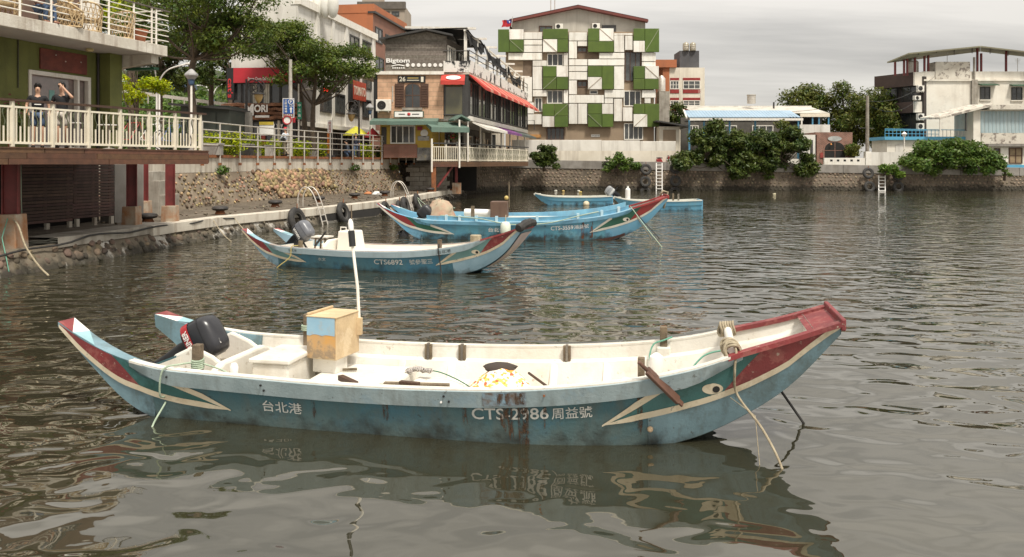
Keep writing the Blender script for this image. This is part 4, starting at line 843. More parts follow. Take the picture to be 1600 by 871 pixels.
p = at(449,188,51.2); ne = wthing('no_entry_sign', 'round white road sign with a red ring behind the walking man', 'road sign', (p.x,51.2,PROM)); obj('disc', MB().lathe((p.x,51.2,p.z), [(.27,0),(.27,.03)], 24, (0,-1,0)), white, ne); obj('ring', MB().torus((p.x,51.16,p.z),(0,1,0),.25,.045,24,6), mat('sign_red', (.45,.03,.04), .5), ne); rod('pole', (p.x,51.25,PROM), (p.x,51.25,p.z), .04, steel, ne)
p = at(500,141,58); tl = wthing('traffic_light', 'horizontal traffic light with red lamps lit on a curved grey arm', 'traffic light', (p.x-2.2,58,PROM))
obj('mast', MB().tube(spline([(p.x-2.0,58,PROM),(p.x-2.0,58,p.z-1.0),(p.x-1.6,58,p.z-.2),(p.x-.6,58,p.z+.1),(p.x+.2,58,p.z+.1)],6), .08, 8), steel, tl, smooth='all'); obj('housing', MB().box(p.x+.1,p.x+1.35,57.85,58.15,p.z-.19,p.z+.2), black_plastic, tl, bevel=.05)
lit = bpy.data.materials.new('red_lamp'); lit.use_nodes = True; bb_ = lit.node_tree.nodes['Principled BSDF']; bb_.inputs['Base Color'].default_value = (.6,.02,.02,1); bb_.inputs['Emission Color'].default_value = (1,.03,.03,1); bb_.inputs['Emission Strength'].default_value = 1.2
dim = mat('dim_lamp', (.02,.08,.07), .3)
for k in range(4): obj('lamp', MB().lathe((p.x+.27+k*.3,57.85,p.z), [(.13,0),(.12,.03),(.06,.05)], 14, (0,-1,0)), lit if k < 2 else dim, tl, smooth=True); obj('visor', MB().tube([(p.x+.27+k*.3+.15*math.cos(a_),57.75,p.z+.15*math.sin(a_)) for a_ in fr(.2,2.94,8)], .02, 4), black_plastic, tl)
a, b = at(512,188,55), at(519,234,55); bn = wthing('banner', 'upright banner, white above and orange below, beside the hedge', 'banner', ((a.x+b.x)/2,55,PROM)); zm = (a.z+b.z)/2
obj('upper_cloth', MB().grid([[(a.x+(b.x-a.x)*k/4, 55+.03*math.sin(k*1.7+z), z) for k in range(5)] for z in fr(zm+.1,a.z,6)]), white, bn); obj('lower_cloth', MB().grid([[(a.x-.03+(b.x-a.x)*k/4, 55+.03*math.sin(k*1.7+z), z) for k in range(4)] for z in fr(PROM+.25,zm+.1,6)]), mat('banner_orange', (.62,.18,.03), .7), bn)
for k, ch in enumerate('民主百貨'): lettering('lettering', ch, mat('ink_red', (.5,.03,.03), .6), bn, ((a.x+b.x)/2,54.95,a.z-.2-k*.2), X3, Z3, .16, .15, 0)
rod('pole', (b.x,55.05,PROM), (b.x,55.05,a.z+.15), .02, steel, bn); obj('weight', MB().lathe((b.x,55.05,PROM), [(.2,0),(.2,.12)], 12), black_plastic, bn)
def parasol(label, u, v, Y, r, c_):
    p = at(u,v,Y); t = wthing('parasol', label, 'parasol', (p.x,Y,PROM), 'parasols outside the shops'); m = MB().lathe((p.x,Y,p.z-.75), [(r,0),(r*.97,.10),(r*.55,.42),(.04,.72)], 8); obj('canopy', m, c_, t); rod('pole', (p.x,Y,PROM), (p.x,Y,p.z), .03, steel, t); obj('base', MB().lathe((p.x,Y,PROM), [(.3,0),(.28,.1),(.05,.14)], 12), stonebox, t)
parasol('yellow parasol outside the white building', 556,197,64,1.0, mat('parasol_yellow', (.62,.58,.05), .7)); parasol('red parasol beside the far promenade lamp', 582,200,63,.62, mat('parasol_red', (.5,.03,.04), .7))

# ------------------------------------------------------------------ passers-by
wk = dict(kn=((.10,.16,.52),(-.09,.02,.50)), an=((.10,.14,.10),(-.09,-.30,.16)), el=((.26,-.12,1.16),(-.26,.08,1.15)), wr=((.27,-.08,.92),(-.24,.25,1.0)))
p = at(446,240,50); a = person('walking man in a white shirt and red cap with a bag, behind the railing', (p.x,50,PROM), R(65), mat('white_cloth', (.62,.66,.72), .85), khaki, hair_m, wk, 1.7, False, 'long', 'passers-by on the promenade', hat=mat('cap_red', (.5,.03,.04), .8)); obj('shoulder_bag', MB().ball((-.22,-.05,1.0), .09, .16, .15), black_cloth, a, smooth=True)
p = at(556,240,60); person('person in a dark jacket and jeans beside the far hedge', (p.x,60,PROM), R(190), mat('navy_cloth', (.02,.025,.045), .85), denim, hair_m, wk, 1.72, False, 'long', 'passers-by on the promenade')
p = at(545,242,60); person('person in dark clothes crouching by the yellow parasol', (p.x,60,PROM), R(120), mat('slate_cloth', (.06,.075,.10), .85), denim, hair_m, dict(hip=.45, kn=((.13,.32,.5),(-.13,.32,.5)), an=((.12,.06,.08),(-.12,.06,.08)), el=((.25,.2,1.0),(-.25,.2,1.0)), wr=((.1,.42,1.0),(-.1,.42,1.0))), 1.7, False, 'long', 'passers-by on the promenade', lean=.3)
p = at(613,246,64.9); a = person('woman in dark trousers carrying a large orange backpack at the corner shop', (p.x,64.9,PROM), R(10), mat('red_jacket', (.45,.04,.03), .8), black_cloth, mat('cap_white', (.6,.57,.5), .8), wk, 1.68, False, 'long', 'passers-by on the promenade'); obj('backpack', MB().ball((0,-.24,1.2), .2, .16, .28), mat('pack_orange', (.62,.13,.04), .8), a, smooth=True)
p = at(605,246,64.9); person('child in a red jacket beside the woman with the orange backpack', (p.x,64.9,PROM), R(-20), mat('red_coat', (.5,.02,.03), .8), cloth('pale_trousers', (.5,.48,.45)), hair_m, wk, 1.35, False, 'long', 'passers-by on the promenade')

# ------------------------------------------------------------------ corner shop with rocky sign
FM = Face((-19.6,58),(-14.7,57.6)); shop = wthing('corner_shop', 'two storey corner shop with a carved rock sign and dark upper windows', 'building', (-17,60,PROM))
part(FM,'wall',shop,mat('shop_wall',(.10,.085,.075),.8),0,FM.L,PROM,10.6,-8,-.25); part(FM,'parapet',shop,plaster,-.05,FM.L+.05,9.5,11.0,-8.1,-.2)
for k in range(7): a0 = .05+k*.69; win(FM,shop,a0,a0+.66,6.95,8.42,metal_dark,0,0,glass_dark,.06,-.2)
for u0,u1 in ((390,400),(411,421)): s0, s1 = FM.px(u0), FM.px(u1); c_ = MB().grid([[FM.at(s0+(s1-s0)*k/8, z, -.15+.03*math.sin(k*2.2)) for k in range(9)] for z in (6.95,7.5,8.4)]); obj('curtain', c_, mat('curtain', (.6,.57,.48), .9), shop)
rock_face = mat('rock_sign', (.30,.145,.08), .85, (.14,.065,.04), 2, .9, .9, 8, streak=.3)
for k in range(4):
    m = MB(); n = 16; z = 5.86+k*.29; rows = []
    for i in range(n+1):
        a0 = -.55+(FM.L+.7)*i/n; o = .30+.12*math.sin(i*1.3+k*2)+rnd.uniform(0,.10); j = rnd.uniform(-.05,.05); rows.append([FM.at(a0,z+j,.0), FM.at(a0,z+.03+j,o), FM.at(a0,z+.22+j,o*1.12), FM.at(a0,z+.285+j,.02)])
    obj('rock_ledge', m.grid(rows), rock_face, shop)
lettering('lettering','M',white,shop,FM.at(FM.px(395),6.52,.58),FM.d,Z3,.62,.78,.04,.06); lettering('lettering','ORI',white,shop,FM.at(FM.px(413),6.6,.58),FM.d,Z3,.95,.52,.03,.06); part(FM,'sub_sign',shop,white,FM.px(403),FM.px(425),5.98,6.13,.45,.52)
win(FM,shop,.5,2.0,PROM+.3,5.7,metal_dark,1,0,glass_dark,.1,-.2); win(FM,shop,2.3,4.6,PROM+.2,5.75,metal_dark,2,0,glass_dark,.1,-.2); part(FM,'white_pier',shop,plaster,1.0,1.5,PROM,5.8,-.2,.0); part(FM,'sun_post',shop,cream_plaster,3.35,3.5,PROM,5.8,-.2,.05)
for k in range(6): a0 = FM.px(407)+k*.28; obj('pennant', MB().quad(FM.at(a0,5.55,-.02),FM.at(a0+.2,5.55,-.02),FM.at(a0+.1,5.25,-.02)), white, shop)
part(FM,'red_panel',shop,mat('panel_red',(.32,.05,.03),.6),FM.px(408),FM.px(414),PROM+.3,4.9,-.1,-.02)
rsn = wthing('pizza_sign', 'curved bright red pizza sign across the top of the corner shop', 'sign', tuple(FM.at(2.5,8.4,0))); sred = mat('fascia_red', (.50,.022,.035), .5, (.4,.02,.03), 2, .5); m = MB()
m.grid([[FM.at(a0, z, .05+.22*math.sin(math.pi*(a0+.1)/(FM.L+.3))**.7 if 0 < (a0+.1)/(FM.L+.3) < 1 else .05) for a0 in fr(-.1,FM.L+.2,20)] for z in (8.42,9.45)]); obj('fascia', m, sred, rsn, smooth='all'); m = MB(); m.grid([[FM.at(a0, z, .04) for a0 in (-.1,FM.L+.2)] for z in (8.42,9.45)]); obj('back', m, sred, rsn)
lettering('lettering','Stone Oven-Baked Pizza',white,rsn,FM.at(FM.px(412),8.68,.33),FM.d,Z3,2.0,.24,.015)
vs_ = wthing('vertical_sign', 'narrow black vertical sign with red lettering at the corner shop', 'sign', tuple(FM.at(-.1,7.3,0))); part(FM,'panel',vs_,black,-.25,.28,7.25,9.45,.02,.12); lettering('lettering',"cat's",mat('neon_red',(.6,.03,.03),.5),vs_,FM.at(.02,8.05,.12),-Z3,FM.d,1.35,.36,.01)
for k, (z0,z1) in enumerate(((9.8,12.2),)):
    a, b = at(398,-30,61), at(472,26,61); bb = wthing('rooftop_billboard', 'purple rooftop billboard with a white telephone number', 'billboard', ((a.x+b.x)/2,61,10.6)); obj('panel', MB().box(a.x,b.x,61,61.15,b.z,a.z), mat('billboard_purple', (.22,.17,.22), .6, (.34,.28,.30), .4, .8), bb); lettering('lettering','625-8880',white,bb,at(426,11,60.99),X3,Z3,2.35,.5,.015)
    for x in (a.x+.4,b.x-.4): rod('strut', (x,61.3,10.5), (x,61.3,b.z), .08, steel, bb)
inf = wthing('padded_figure', 'white quilted inflatable form hanging over the white roof', 'inflatable', tuple(at(504,28,61.5))); m = MB()
puff = mat('puffy_white', (.70,.68,.62), .7, (.55,.53,.47), 1.5, .6)
for u, wpx in ((483,8),(497,7),(508,7),(520,8)): c = at(u,8,61.5); obj('lobe', MB().ball((c.x,61.5,c.z), wpx*61.5/FPX*1.15, .5, 1.0, 14, 10), puff, inf, smooth=True)

# white building down the street
FW = Face((-14.9,57.9),(-12.3,75)); wb = wthing('white_building', 'white three storey building with dark windows along the street', 'building', (-16,66,PROM))
part(FW,'wall',wb,plaster,0,FW.L,5.6,14.3,-4.2,0); part(FW,'ground_floor',wb,mat('shop_dark',(.09,.08,.07),.7),.1,FW.L-.1,PROM,5.6,-4.2,-.35); part(FW,'cornice',wb,white_paint,-.05,FW.L+.05,13.9,14.45,-.5,.22); part(FW,'awning_beam',wb,white_paint,-.02,FW.L,5.45,5.75,-.3,.35)
for u0,u1,v0,v1 in ((470,490,138,172),(497,517,143,176),(521,538,147,178),(541,560,151,181),(564,579,156,184),(548,561,108,136),(564,580,110,139),(546,561,57,75),(564,582,65,89),(527,541,100,130)):
    a0,a1 = FW.px(u0),FW.px(u1); um = (u0+u1)/2; win(FW,wb,a0,a1,FW.z(um,v1),FW.z(um,v0),metal_dark,1,0,glass_grey,.12,.0)
for u in (495,519,540,562,581): a0 = FW.px(u); part(FW,'pier',wb,plaster,a0-.25,a0+.25,5.6,13.9,.003,.14)
for k in range(5): a0 = 1+k*3.2; win(FW,wb,a0,a0+2.7,PROM+.2,5.3,metal_dark,2,0,glass_dark,.12,-.3)
ts = wthing('red_shop_sign', 'orange red shop sign with pale letters on the white building', 'sign', tuple(FW.at(FW.px(554),8.5,0))); a0,a1 = FW.px(543),FW.px(566); part(FW,'panel',ts,mat('sign_orange_red',(.50,.07,.03),.6),a0+.3,a1,8.1,9.65,.16,.35); part(FW,'side',ts,black,a0-.3,a0+.298,7.9,9.8,.16,.36); lettering('lettering','TOMATO',cream_paint,ts,FW.at((a0+a1)/2+.2,8.85,.35),FW.d,Z3,(a1-a0)*.8,.75,.02)
# brick blocks behind
orange = mat('orange_render', (.42,.145,.06), .8, (.33,.11,.05), .5, .7, streak=.3, sscale=.8); tile_brown = mat('brown_tile', (.26,.125,.085), .7, (.18,.09,.06), .8, .7, .2, 12, streak=.3, sscale=.8)
FB = Face((-14.2,85),(-12.4,97)); ob_ = wthing('orange_block', 'tall orange and brown tiled block behind the white building', 'building', (-16,92,PROM)); part(FB,'wall',ob_,tile_brown,0,FB.L,PROM,18.2,-6,0); part(FB,'gable',ob_,orange,-.06,-.004,PROM,18.2,-6,.01); part(FB,'parapet',ob_,orange,-.1,FB.L+.1,18.2,19.1,-6.1,.12); part(FB,'roof_band',ob_,metal_dark,-.15,FB.L+.15,18.15,18.35,-.5,.3)
for u0,u1,v0,v1 in ((586,597,44,68),(602,610,55,70),(586,599,90,113),(586,599,122,140),(606,618,95,112)): a0,a1 = FB.px(u0),FB.px(u1); um=(u0+u1)/2; win(FB,ob_,a0,a1,FB.z(um,v1),FB.z(um,v0),metal_dark,1,0,glass_grey,.12)
tw_m = mat('tower_beige', (.36,.30,.24), .8, (.28,.235,.185), .3, .6); a, b = at(560,-20,150), at(632,8,150); FT = Face((a.x,150),(b.x,150)); tw = wthing('beige_tower', 'distant beige apartment tower with railings behind the orange block', 'building', ((a.x+b.x)/2,155,PROM)); part(FT,'wall',tw,tw_m,0,FT.L,PROM,31.3,-10,0); part(FT,'penthouse',tw,tw_m,.5,3.5,31.3,36,-8,-1); part(FT,'parapet',tw,mat('tower_dark',(.14,.12,.1),.8),-.2,FT.L+.2,30.6,31.9,-.6,.3)
for v0,v1 in ((18,26),(30,38),(41,49),(53,60)):
    for u0,u1 in ((591,600),(602,609),(612,624)): win(FT,tw,FT.px(u0),FT.px(u1),FT.z(610,v1),FT.z(610,v0),metal_dark,1,0,glass_grey,.2)

# ------------------------------------------------------------------ green hill with road, behind
hm = mat('hill_earth', (.045,.055,.02), .95, (.02,.028,.012), .3, .8); m = MB(); rows = []
for j in range(12):
    Y = 88+j*6; rows.append([(x, Y+2*math.sin(x*.3), PROM-.1+max(0,j-0)*1.55*(1 if x < -22 else max(0,1-(x+22)/6))+.8*math.sin(x*.37+j)) for x in fr(-90,-14,38)])
struct('hill', m.grid(rows), hm, smooth='all')
cl = []
for k in range(260): x = rnd.uniform(-62,-20); Y = rnd.uniform(86,140); j = (Y-88)/6; z = PROM+max(0,j)*1.55*(1 if x < -22 else max(0,1-(x+22)/6)); s = rnd.uniform(1.2,2.6); cl.append(((x,Y,z+s*.4),(s,s,s*.75)))
hl = leaves('hillside_bushes', None, cl, 26000, .38, leaf_mid, seed=9, shell=.7); hl['kind'] = 'stuff'; hl['label'] = 'dense green bushes covering the hillside'; hl['category'] = 'bushes'
gr_ = wthing('guard_rail', 'low grey guard rail along the hillside road', 'guard rail', at(300,150,86)[:]); a, b = at(175,140,88), at(420,172,88); bar('rail', a, b, .08, .35, steel, gr_)
for k in range(14): p = a.lerp(b,k/13); rod('post', p-V((0,0,1.0)), p, .07, steel, gr_)
def car(label, u, v, Y, c_):
    p = at(u,v,Y); t = wthing('parked_car', label, 'car', (p.x,Y,p.z)); o = (p.x-2,Y-.8,p.z); obj('body', MB().prism([(0,.35),(0,.85),(.9,.95),(1.4,1.42),(2.9,1.45),(3.5,1.0),(4,.95),(4.05,.35)], o, X3, Z3, (0,1.6,0)), c_, t, bevel=.08); obj('side_window', MB().prism([(1.15,.98),(1.5,1.36),(2.85,1.38),(3.25,1.0)], (o[0],o[1]-.01,o[2]), X3, Z3, (0,.012,0)), glass_dark, t)
    for x in (.85,3.2): obj('wheel', MB().lathe((o[0]+x,o[1]-.02,o[2]+.32), [(.32,0),(.32,.2)], 16, (0,1,0)), rubber, t)
car('small white and blue car on the hillside road behind the balcony', 222,137,90, mat('car_white', (.5,.55,.62), .3)); car('small blue car on the hillside road behind the first tree', 275,146,90, mat('car_blue', (.16,.26,.38), .3))

# ------------------------------------------------------------------ street trees
def tree(name, label, base, trunk, clumps, n, size, m, limbs=True, group=None, tr=.2, seed=1, flat=.6, shell=.3):
    t = wthing(name, label, 'tree', tuple(base), group); tk = [V(p) for p in trunk]; mb = MB(); k = len(tk)
    mb.tube(spline(tk,5), [tr*(1-.55*i/((k-1)*5)) for i in range((k-1)*5+1)], 9); top = tk[-1]; r2 = random.Random(seed)
    for c, r in clumps:
        c = V(c); lo_ = min(k-1, max(1, k//2)); s = tk[lo_+r2.randrange(k-lo_)]
        if (c-s).length > .8 and r2.random() < .6: mid = s.lerp(c,.5)+V((r2.uniform(-.3,.3),r2.uniform(-.3,.3),-.12*(c-s).length)); mb.tube(spline([s,mid,c],4), [tr*.36*(1-.085*i) for i in range(9)], 5)
    obj('trunk', mb, bark, t, smooth='all'); leaves('crown', t, clumps, n, size, m, flat, seed, shell); return t
def crown(cx, cy, cz, rx, ry, rz, n, sr, seed, flat=.5):
    r2 = random.Random(seed); out = []
    for k in range(n):
        while True:
            x, y, z = r2.uniform(-1,1), r2.uniform(-1,1), r2.uniform(-1,1)
            if .1 < x*x+y*y+z*z < 1: break
        s = sr*r2.uniform(.6,1.3); out.append(((cx+x*rx,cy+y*ry,cz+z*rz),(s,s,s*flat)))
    return out
b = at(300,244,46); tree('street_tree', 'tall dark trunked street tree nearest the deck with a layered crown', (b.x,46,PROM), [(b.x,46,PROM),(b.x+.05,46,5.6),(b.x-.1,46.1,7.2),(b.x+.1,46,8.6),(b.x+.6,46,10.2),(b.x+.9,46,12.2)], crown(b.x-1.1,46.3,10.3,3.5,2.6,1.5,26,1.0,3,.42)+crown(b.x+.6,46.3,12.0,4.2,2.8,2.0,36,1.1,4,.45)+crown(b.x+2.6,46.0,10.2,2.2,2,1.4,12,.9,8,.42), 21000, .105, leaf_tree, True, 'street trees on the promenade', .24, 3)
b = at(492,240,54.5); tree('street_tree', 'street tree in front of the white building with a wide flat crown', (b.x,54.5,PROM), [(b.x,54.5,PROM),(b.x-.15,54.5,5.0),(b.x-.1,54.5,6.6),(b.x+.05,54.5,8.2),(b.x+.2,54.5,9.6)], crown(b.x+.3,54.7,9.2,3.3,2.4,1.7,36,1.0,5,.45)+crown(b.x-2.6,54.7,11.2,2.4,2,1.1,16,.9,6,.42), 17000, .11, leaf_tree, True, 'street trees on the promenade', .19, 5)
b = at(455,240,56); tree('street_tree', 'slim street tree behind the blue road sign', (b.x,56,PROM), [(b.x+.9,56,PROM),(b.x+.9,56,5.5),(b.x+.6,56,7.6),(b.x+.2,56,9.6),(b.x,56,11.2)], crown(b.x-.4,56,10.8,2.6,2,1.5,18,1.0,15,.45), 6500, .11, leaf_tree, True, 'street trees on the promenade', .2, 15)
b = at(215,200,60); tree('yellow_tree', 'bright yellow green tree half hidden behind the balcony corner', (b.x,60,PROM), [(b.x,60,PROM),(b.x,60,6),(b.x,60,8.2)], crown(b.x,60,8.3,2.2,1.8,.9,12,.8,21,.5)+crown(b.x-1,60,14.2,1.8,1.6,1.6,10,.9,22,.5), 5000, .13, leaf_lime, True, None, .14, 21)
for i, (u, v, Y, s) in enumerate(((205,40,75,3.0),(250,95,80,3.2),(330,60,85,4.0),(395,75,90,4.2),(360,110,82,3.0))):
    b = at(u,v,Y); tree('hill_tree', ['dark tree on the hillside just behind the balcony railing','dark tree on the hillside behind the twin pole lamp','dark tree on the hillside behind the first street tree','dark tree on the hillside beside the red pizza sign','dark rounded tree low on the hillside above the guard rail'][i], (b.x,Y,PROM), [(b.x,Y,PROM),(b.x,Y,b.z-1),(b.x,Y,b.z)], crown(b.x,Y,b.z,s,s,s*.8,14,1.3,40+i,.7), 4200, .22, leaf_dark, True, 'dark trees on the hillside', .3, 40+i)
# ------------------------------------------------------------------ the restaurant on the corner
def brickmat(name, c1, c2, mort, bw_, bh, ms=.02, ax='xz', bump=.4):
    m = mat(name, c1, .85, bump=0); nt = m.node_tree; N = nt.nodes; L = nt.links; g = N.new('ShaderNodeNewGeometry'); sp = N.new('ShaderNodeSeparateXYZ'); cb = N.new('ShaderNodeCombineXYZ'); L.new(g.outputs['Position'], sp.inputs[0])
    ad = N.new('ShaderNodeMath'); ad.operation = 'ADD'; L.new(sp.outputs[0], ad.inputs[0]); L.new(sp.outputs[1], ad.inputs[1]); L.new(ad.outputs[0] if ax != 'xz' else sp.outputs[0], cb.inputs[0]); L.new(sp.outputs[2], cb.inputs[1])
    b = N.new('ShaderNodeTexBrick'); b.inputs['Scale'].default_value = 1; b.inputs['Brick Width'].default_value = bw_; b.inputs['Row Height'].default_value = bh; b.inputs['Mortar Size'].default_value = ms
    for k, c in (('Color1',c1),('Color2',c2),('Mortar',mort)): b.inputs[k].default_value = (*c,1)
    L.new(cb.outputs[0], b.inputs['Vector']); n = N.new('ShaderNodeTexNoise'); n.inputs['Scale'].default_value = 1.5; n.inputs['Detail'].default_value = 6; L.new(g.outputs['Position'], n.inputs['Vector'])
    mx_ = N.new('ShaderNodeMix'); mx_.data_type = 'RGBA'; mx_.blend_type = 'MULTIPLY'; mx_.inputs[0].default_value = .6; L.new(b.outputs[0], mx_.inputs[6]); rp = N.new('ShaderNodeValToRGB'); rp.color_ramp.elements[0].position = .3; rp.color_ramp.elements[0].color = (.45,.42,.4,1); rp.color_ramp.elements[1].position = .6; L.new(n.outputs[0], rp.inputs[0]); L.new(rp.outputs[0], mx_.inputs[7])
    pb = N['Principled BSDF']; L.new(mx_.outputs[2], pb.inputs['Base Color']); bp = N.new('ShaderNodeBump'); bp.inputs['Strength'].default_value = bump; bp.inputs['Distance'].default_value = .03; bp.invert = True; L.new(b.outputs['Fac'], bp.inputs['Height']); L.new(bp.outputs[0], pb.inputs['Normal']); return m
salmon = brickmat('salmon_stone', (.66,.41,.26), (.58,.36,.23), (.46,.31,.2), .62, .34, .025)
yellow = mat('yellow_wall', (.55,.38,.06), .75, (.45,.3,.05), 1.5, .7, streak=.3); red_awn = mat('awning_red', (.50,.05,.035), .7, (.40,.04,.03), 1.5, .6); stripe_awn = mat('awning_pink', (.62,.28,.20), .7, (.5,.2,.15), 1.5, .6); green_awn = mat('awning_sage', (.115,.18,.145), .75, (.08,.13,.10), 1.5, .7, streak=.4)
FA = Face((-10.02,62),(-3.24,62)); FS = Face((-3.24,62),(1.6,89)); zA = lambda v: CAM_H+(HOR-v)*62/FPX; pxA = FA.px
rest = wthing('corner_restaurant', 'corner restaurant with salmon stone wall, timber clad top floor and red awnings', 'building', (-4,70,PROM))
XB_ = pxA(693)
part(FA,'stone_wall',rest,salmon,0,XB_,zA(186),zA(117),-8,0); part(FA,'ground_wall',rest,yellow,.2,pxA(676),PROM,zA(186),-6,-.01); part(FA,'ledge',rest,white_paint,-.15,XB_+.05,zA(117),zA(112),-8,.18)
part(FA,'side_strip',rest,black,-.3,-.01,zA(190),zA(118),-3,-.05)
obj('core', FS.box(MB(), .2,FS.L-.3,6.3,9.5,-7,-2.2), mat('inside_dark', (.05,.045,.038), .9), rest); obj('floor_plate', FS.box(MB(), -.0,FS.L,6.02,6.36,-7,.12), white_paint, rest); obj('terrace_floor', FS.box(MB(), -.1,FS.L,9.45,9.62,-9,.05), pale_concrete, rest)
# timber cladding of the top floor, board by board
top = obj('top_floor', FA.box(MB(), pxA(602),XB_-.1,zA(112),zA(58),-7,-.06), grey_wood, rest)
nb_ = 14
for k in range(nb_): z0 = zA(112)+(zA(62)-zA(112))*k/nb_; bar('cladding_board', FA.at(pxA(602),z0+.085,-.03), FA.at(pxA(697),z0+.085,-.03), .05, .158, grey_wood, top, (0,0,1))
FT2 = Face((FA.at(pxA(697),0).x,62),(FA.at(pxA(697),0).x+1.4,69)); part(FT2,'side_cladding',rest,grey_wood,0,7,zA(112),zA(60),-.2,-.02); win(FT2,rest,.4,2.4,zA(108),zA(70),white_paint,2,0,glass_grey,.12); win(FT2,rest,3.2,6.4,zA(108),zA(70),metal_dark,2,0,glass_grey,.12)
r_ = MB(); pr_ = [(pxA(594),zA(61)),(pxA(667),zA(46)),(pxA(708),zA(55)),(pxA(708),zA(58)),(pxA(667),zA(49)),(pxA(594),zA(64))]; obj('roof', r_.prism(pr_, FA.at(0,0,.5), FA.d, (0,0,1), -FA.n*8.5), metal_dark, rest)
obj('gable', MB().prism([(pxA(602),zA(62)),(pxA(667),zA(49.5)),(pxA(698),zA(57)),(pxA(697),zA(62))], FA.at(0,0,-.05), FA.d, (0,0,1), -FA.n*.1), grey_wood, rest)
lettering('lettering','Bigtom',white,rest,FA.at(pxA(622),zA(96),.03),FA.d,Z3,1.75,.42,.03,.05); obj('underline', MB().tube(spline([FA.at(pxA(612),zA(104),.05),FA.at(pxA(622),zA(102),.05),FA.at(pxA(632),zA(103.5),.05)]), .04, 5), white, rest)
for k in range(7): obj('disc', MB().lathe(FA.at(pxA(637+k*8.6),zA(102),.0), [(.14,0),(.14,.05)], 14, FA.n), white, rest)
for k in range(6): obj('small_letter', FA.box(MB(), pxA(613+k*3.4),pxA(615.2+k*3.4),zA(107.5),zA(105.5),.0,.04), white, rest)
# arched window with shutters
def arch(F, parent, a0, a1, z0, z1, m, g, name='arched_window'):
    c = (a0+a1)/2; r = (a1-a0)/2; pts = [(a0,z0),(a1,z0)]+[(c+r*math.cos(t), z1-r*.75+r*.75*math.sin(t)) for t in fr(0,math.pi,12)]
    o = obj(name, MB().prism([(c+(x-c)*1.12,z0-.05 if y==z0 else y+.06) for x,y in pts], F.at(0,0,.0), F.d, (0,0,1), F.n*.08), m, parent); obj('pane', MB().prism(pts, F.at(0,0,.08), F.d, (0,0,1), F.n*.012), g, o)
    obj('mullion', F.box(MB(), c-.03,c+.03,z0,z1-.05,.092,.12), m, o); obj('mullion', F.box(MB(), a0,a1,(z0+z1)/2,(z0+z1)/2+.06,.092,.118), m, o); return o
brown_frame = mat('brown_frame', (.10,.05,.03), .7, (.06,.03,.02), 4, .7); arch(FA, rest, pxA(634), pxA(656), zA(168), zA(132), brown_frame, glass_dark)
for u0,u1 in ((617,631.5),(657.5,669.5)):
    o = part(FA,'shutter',rest,brown_frame,pxA(u0),pxA(u1),zA(168),zA(131),.002,.06)
    for k in range(9): bar('louvre', FA.at(pxA(u0)+.06,zA(165.5)+k*.185,.07), FA.at(pxA(u1)-.06,zA(165.5)+k*.185,.07), .05, .12, brown_frame, o)
part(FA,'window_box',rest,concrete,pxA(629),pxA(660),zA(173),zA(169),.003,.3)
sg = wthing('black_shop_sign', 'small black sign with pale lettering above the arched window', 'sign', tuple(FA.at(pxA(644),zA(130),0))); part(FA,'panel',sg,black,pxA(622),pxA(665),zA(129.5),zA(119),.02,.1); lettering('lettering','26',cream_paint,sg,FA.at(pxA(629),zA(124),.1),FA.d,Z3,.45,.34,.01); part(FA,'figure_mark',sg,cream_paint,pxA(658),pxA(662),zA(128.5),zA(120.5),.102,.11); part(FA,'text_line',sg,cream_paint,pxA(636),pxA(655),zA(126.5),zA(125.5),.102,.11); part(FA,'text_line',sg,mat('sign_gold',(.4,.3,.1),.6),pxA(637),pxA(654),zA(123.5),zA(121.5),.102,.11)
sg = wthing('white_shop_sign', 'white framed shop sign with a red fruit mark above the green awning', 'sign', tuple(FA.at(pxA(640),zA(184),0))); part(FA,'frame',sg,mat('frame_green',(.03,.08,.05),.6),pxA(616.5),pxA(663),zA(184.5),zA(174.5),.32,.42); part(FA,'panel',sg,white,pxA(618),pxA(661.5),zA(183.5),zA(175.5),.422,.44); part(FA,'text_line',sg,black,pxA(624),pxA(634),zA(180),zA(178.6),.442,.45); part(FA,'text_line',sg,black,pxA(645),pxA(656),zA(180),zA(178.6),.442,.45); c = FA.at(pxA(640),zA(179.3),.45); obj('fruit_mark', MB().ball(c, .13, .04, .12), mat('fruit_red', (.5,.03,.03), .5), sg, smooth=True)
def aircon(label, F, a, z, w_=1.1, h=.85, o=.02, group='air conditioners'):
    t = wthing('air_conditioner', label, 'air conditioner', tuple(F.at(a,z,o)), group); part(F,'case',t,white_paint,a-w_/2,a+w_/2,z,z+h,o,o+.45,.03); c = F.at(a-w_*.12,z+h/2,o+.452); obj('fan_grille', MB().torus(c,F.n,h*.36,.02,20,5).torus(c,F.n,h*.2,.015,18,5).lathe(c,[(h*.1,0),(h*.08,.03)],12,F.n), metal_dark, t); obj('fan_opening', MB().lathe(c-F.n*.004, [(h*.38,0),(h*.38,.006)], 20, F.n), painted_shade, t)
    for s in (-.35,.35): obj('bracket', F.box(MB(), a+s*w_-.03,a+s*w_+.03,z-.1,z-.003,o-.02,o+.45), steel, t)
aircon('white air conditioner with round grille on the salmon stone wall', FA, pxA(600.5), zA(174.5), 1.1, .86, .05)
part(FA,'conduit',rest,steel,pxA(613),pxA(614.5),zA(160),zA(135),.003,.06)
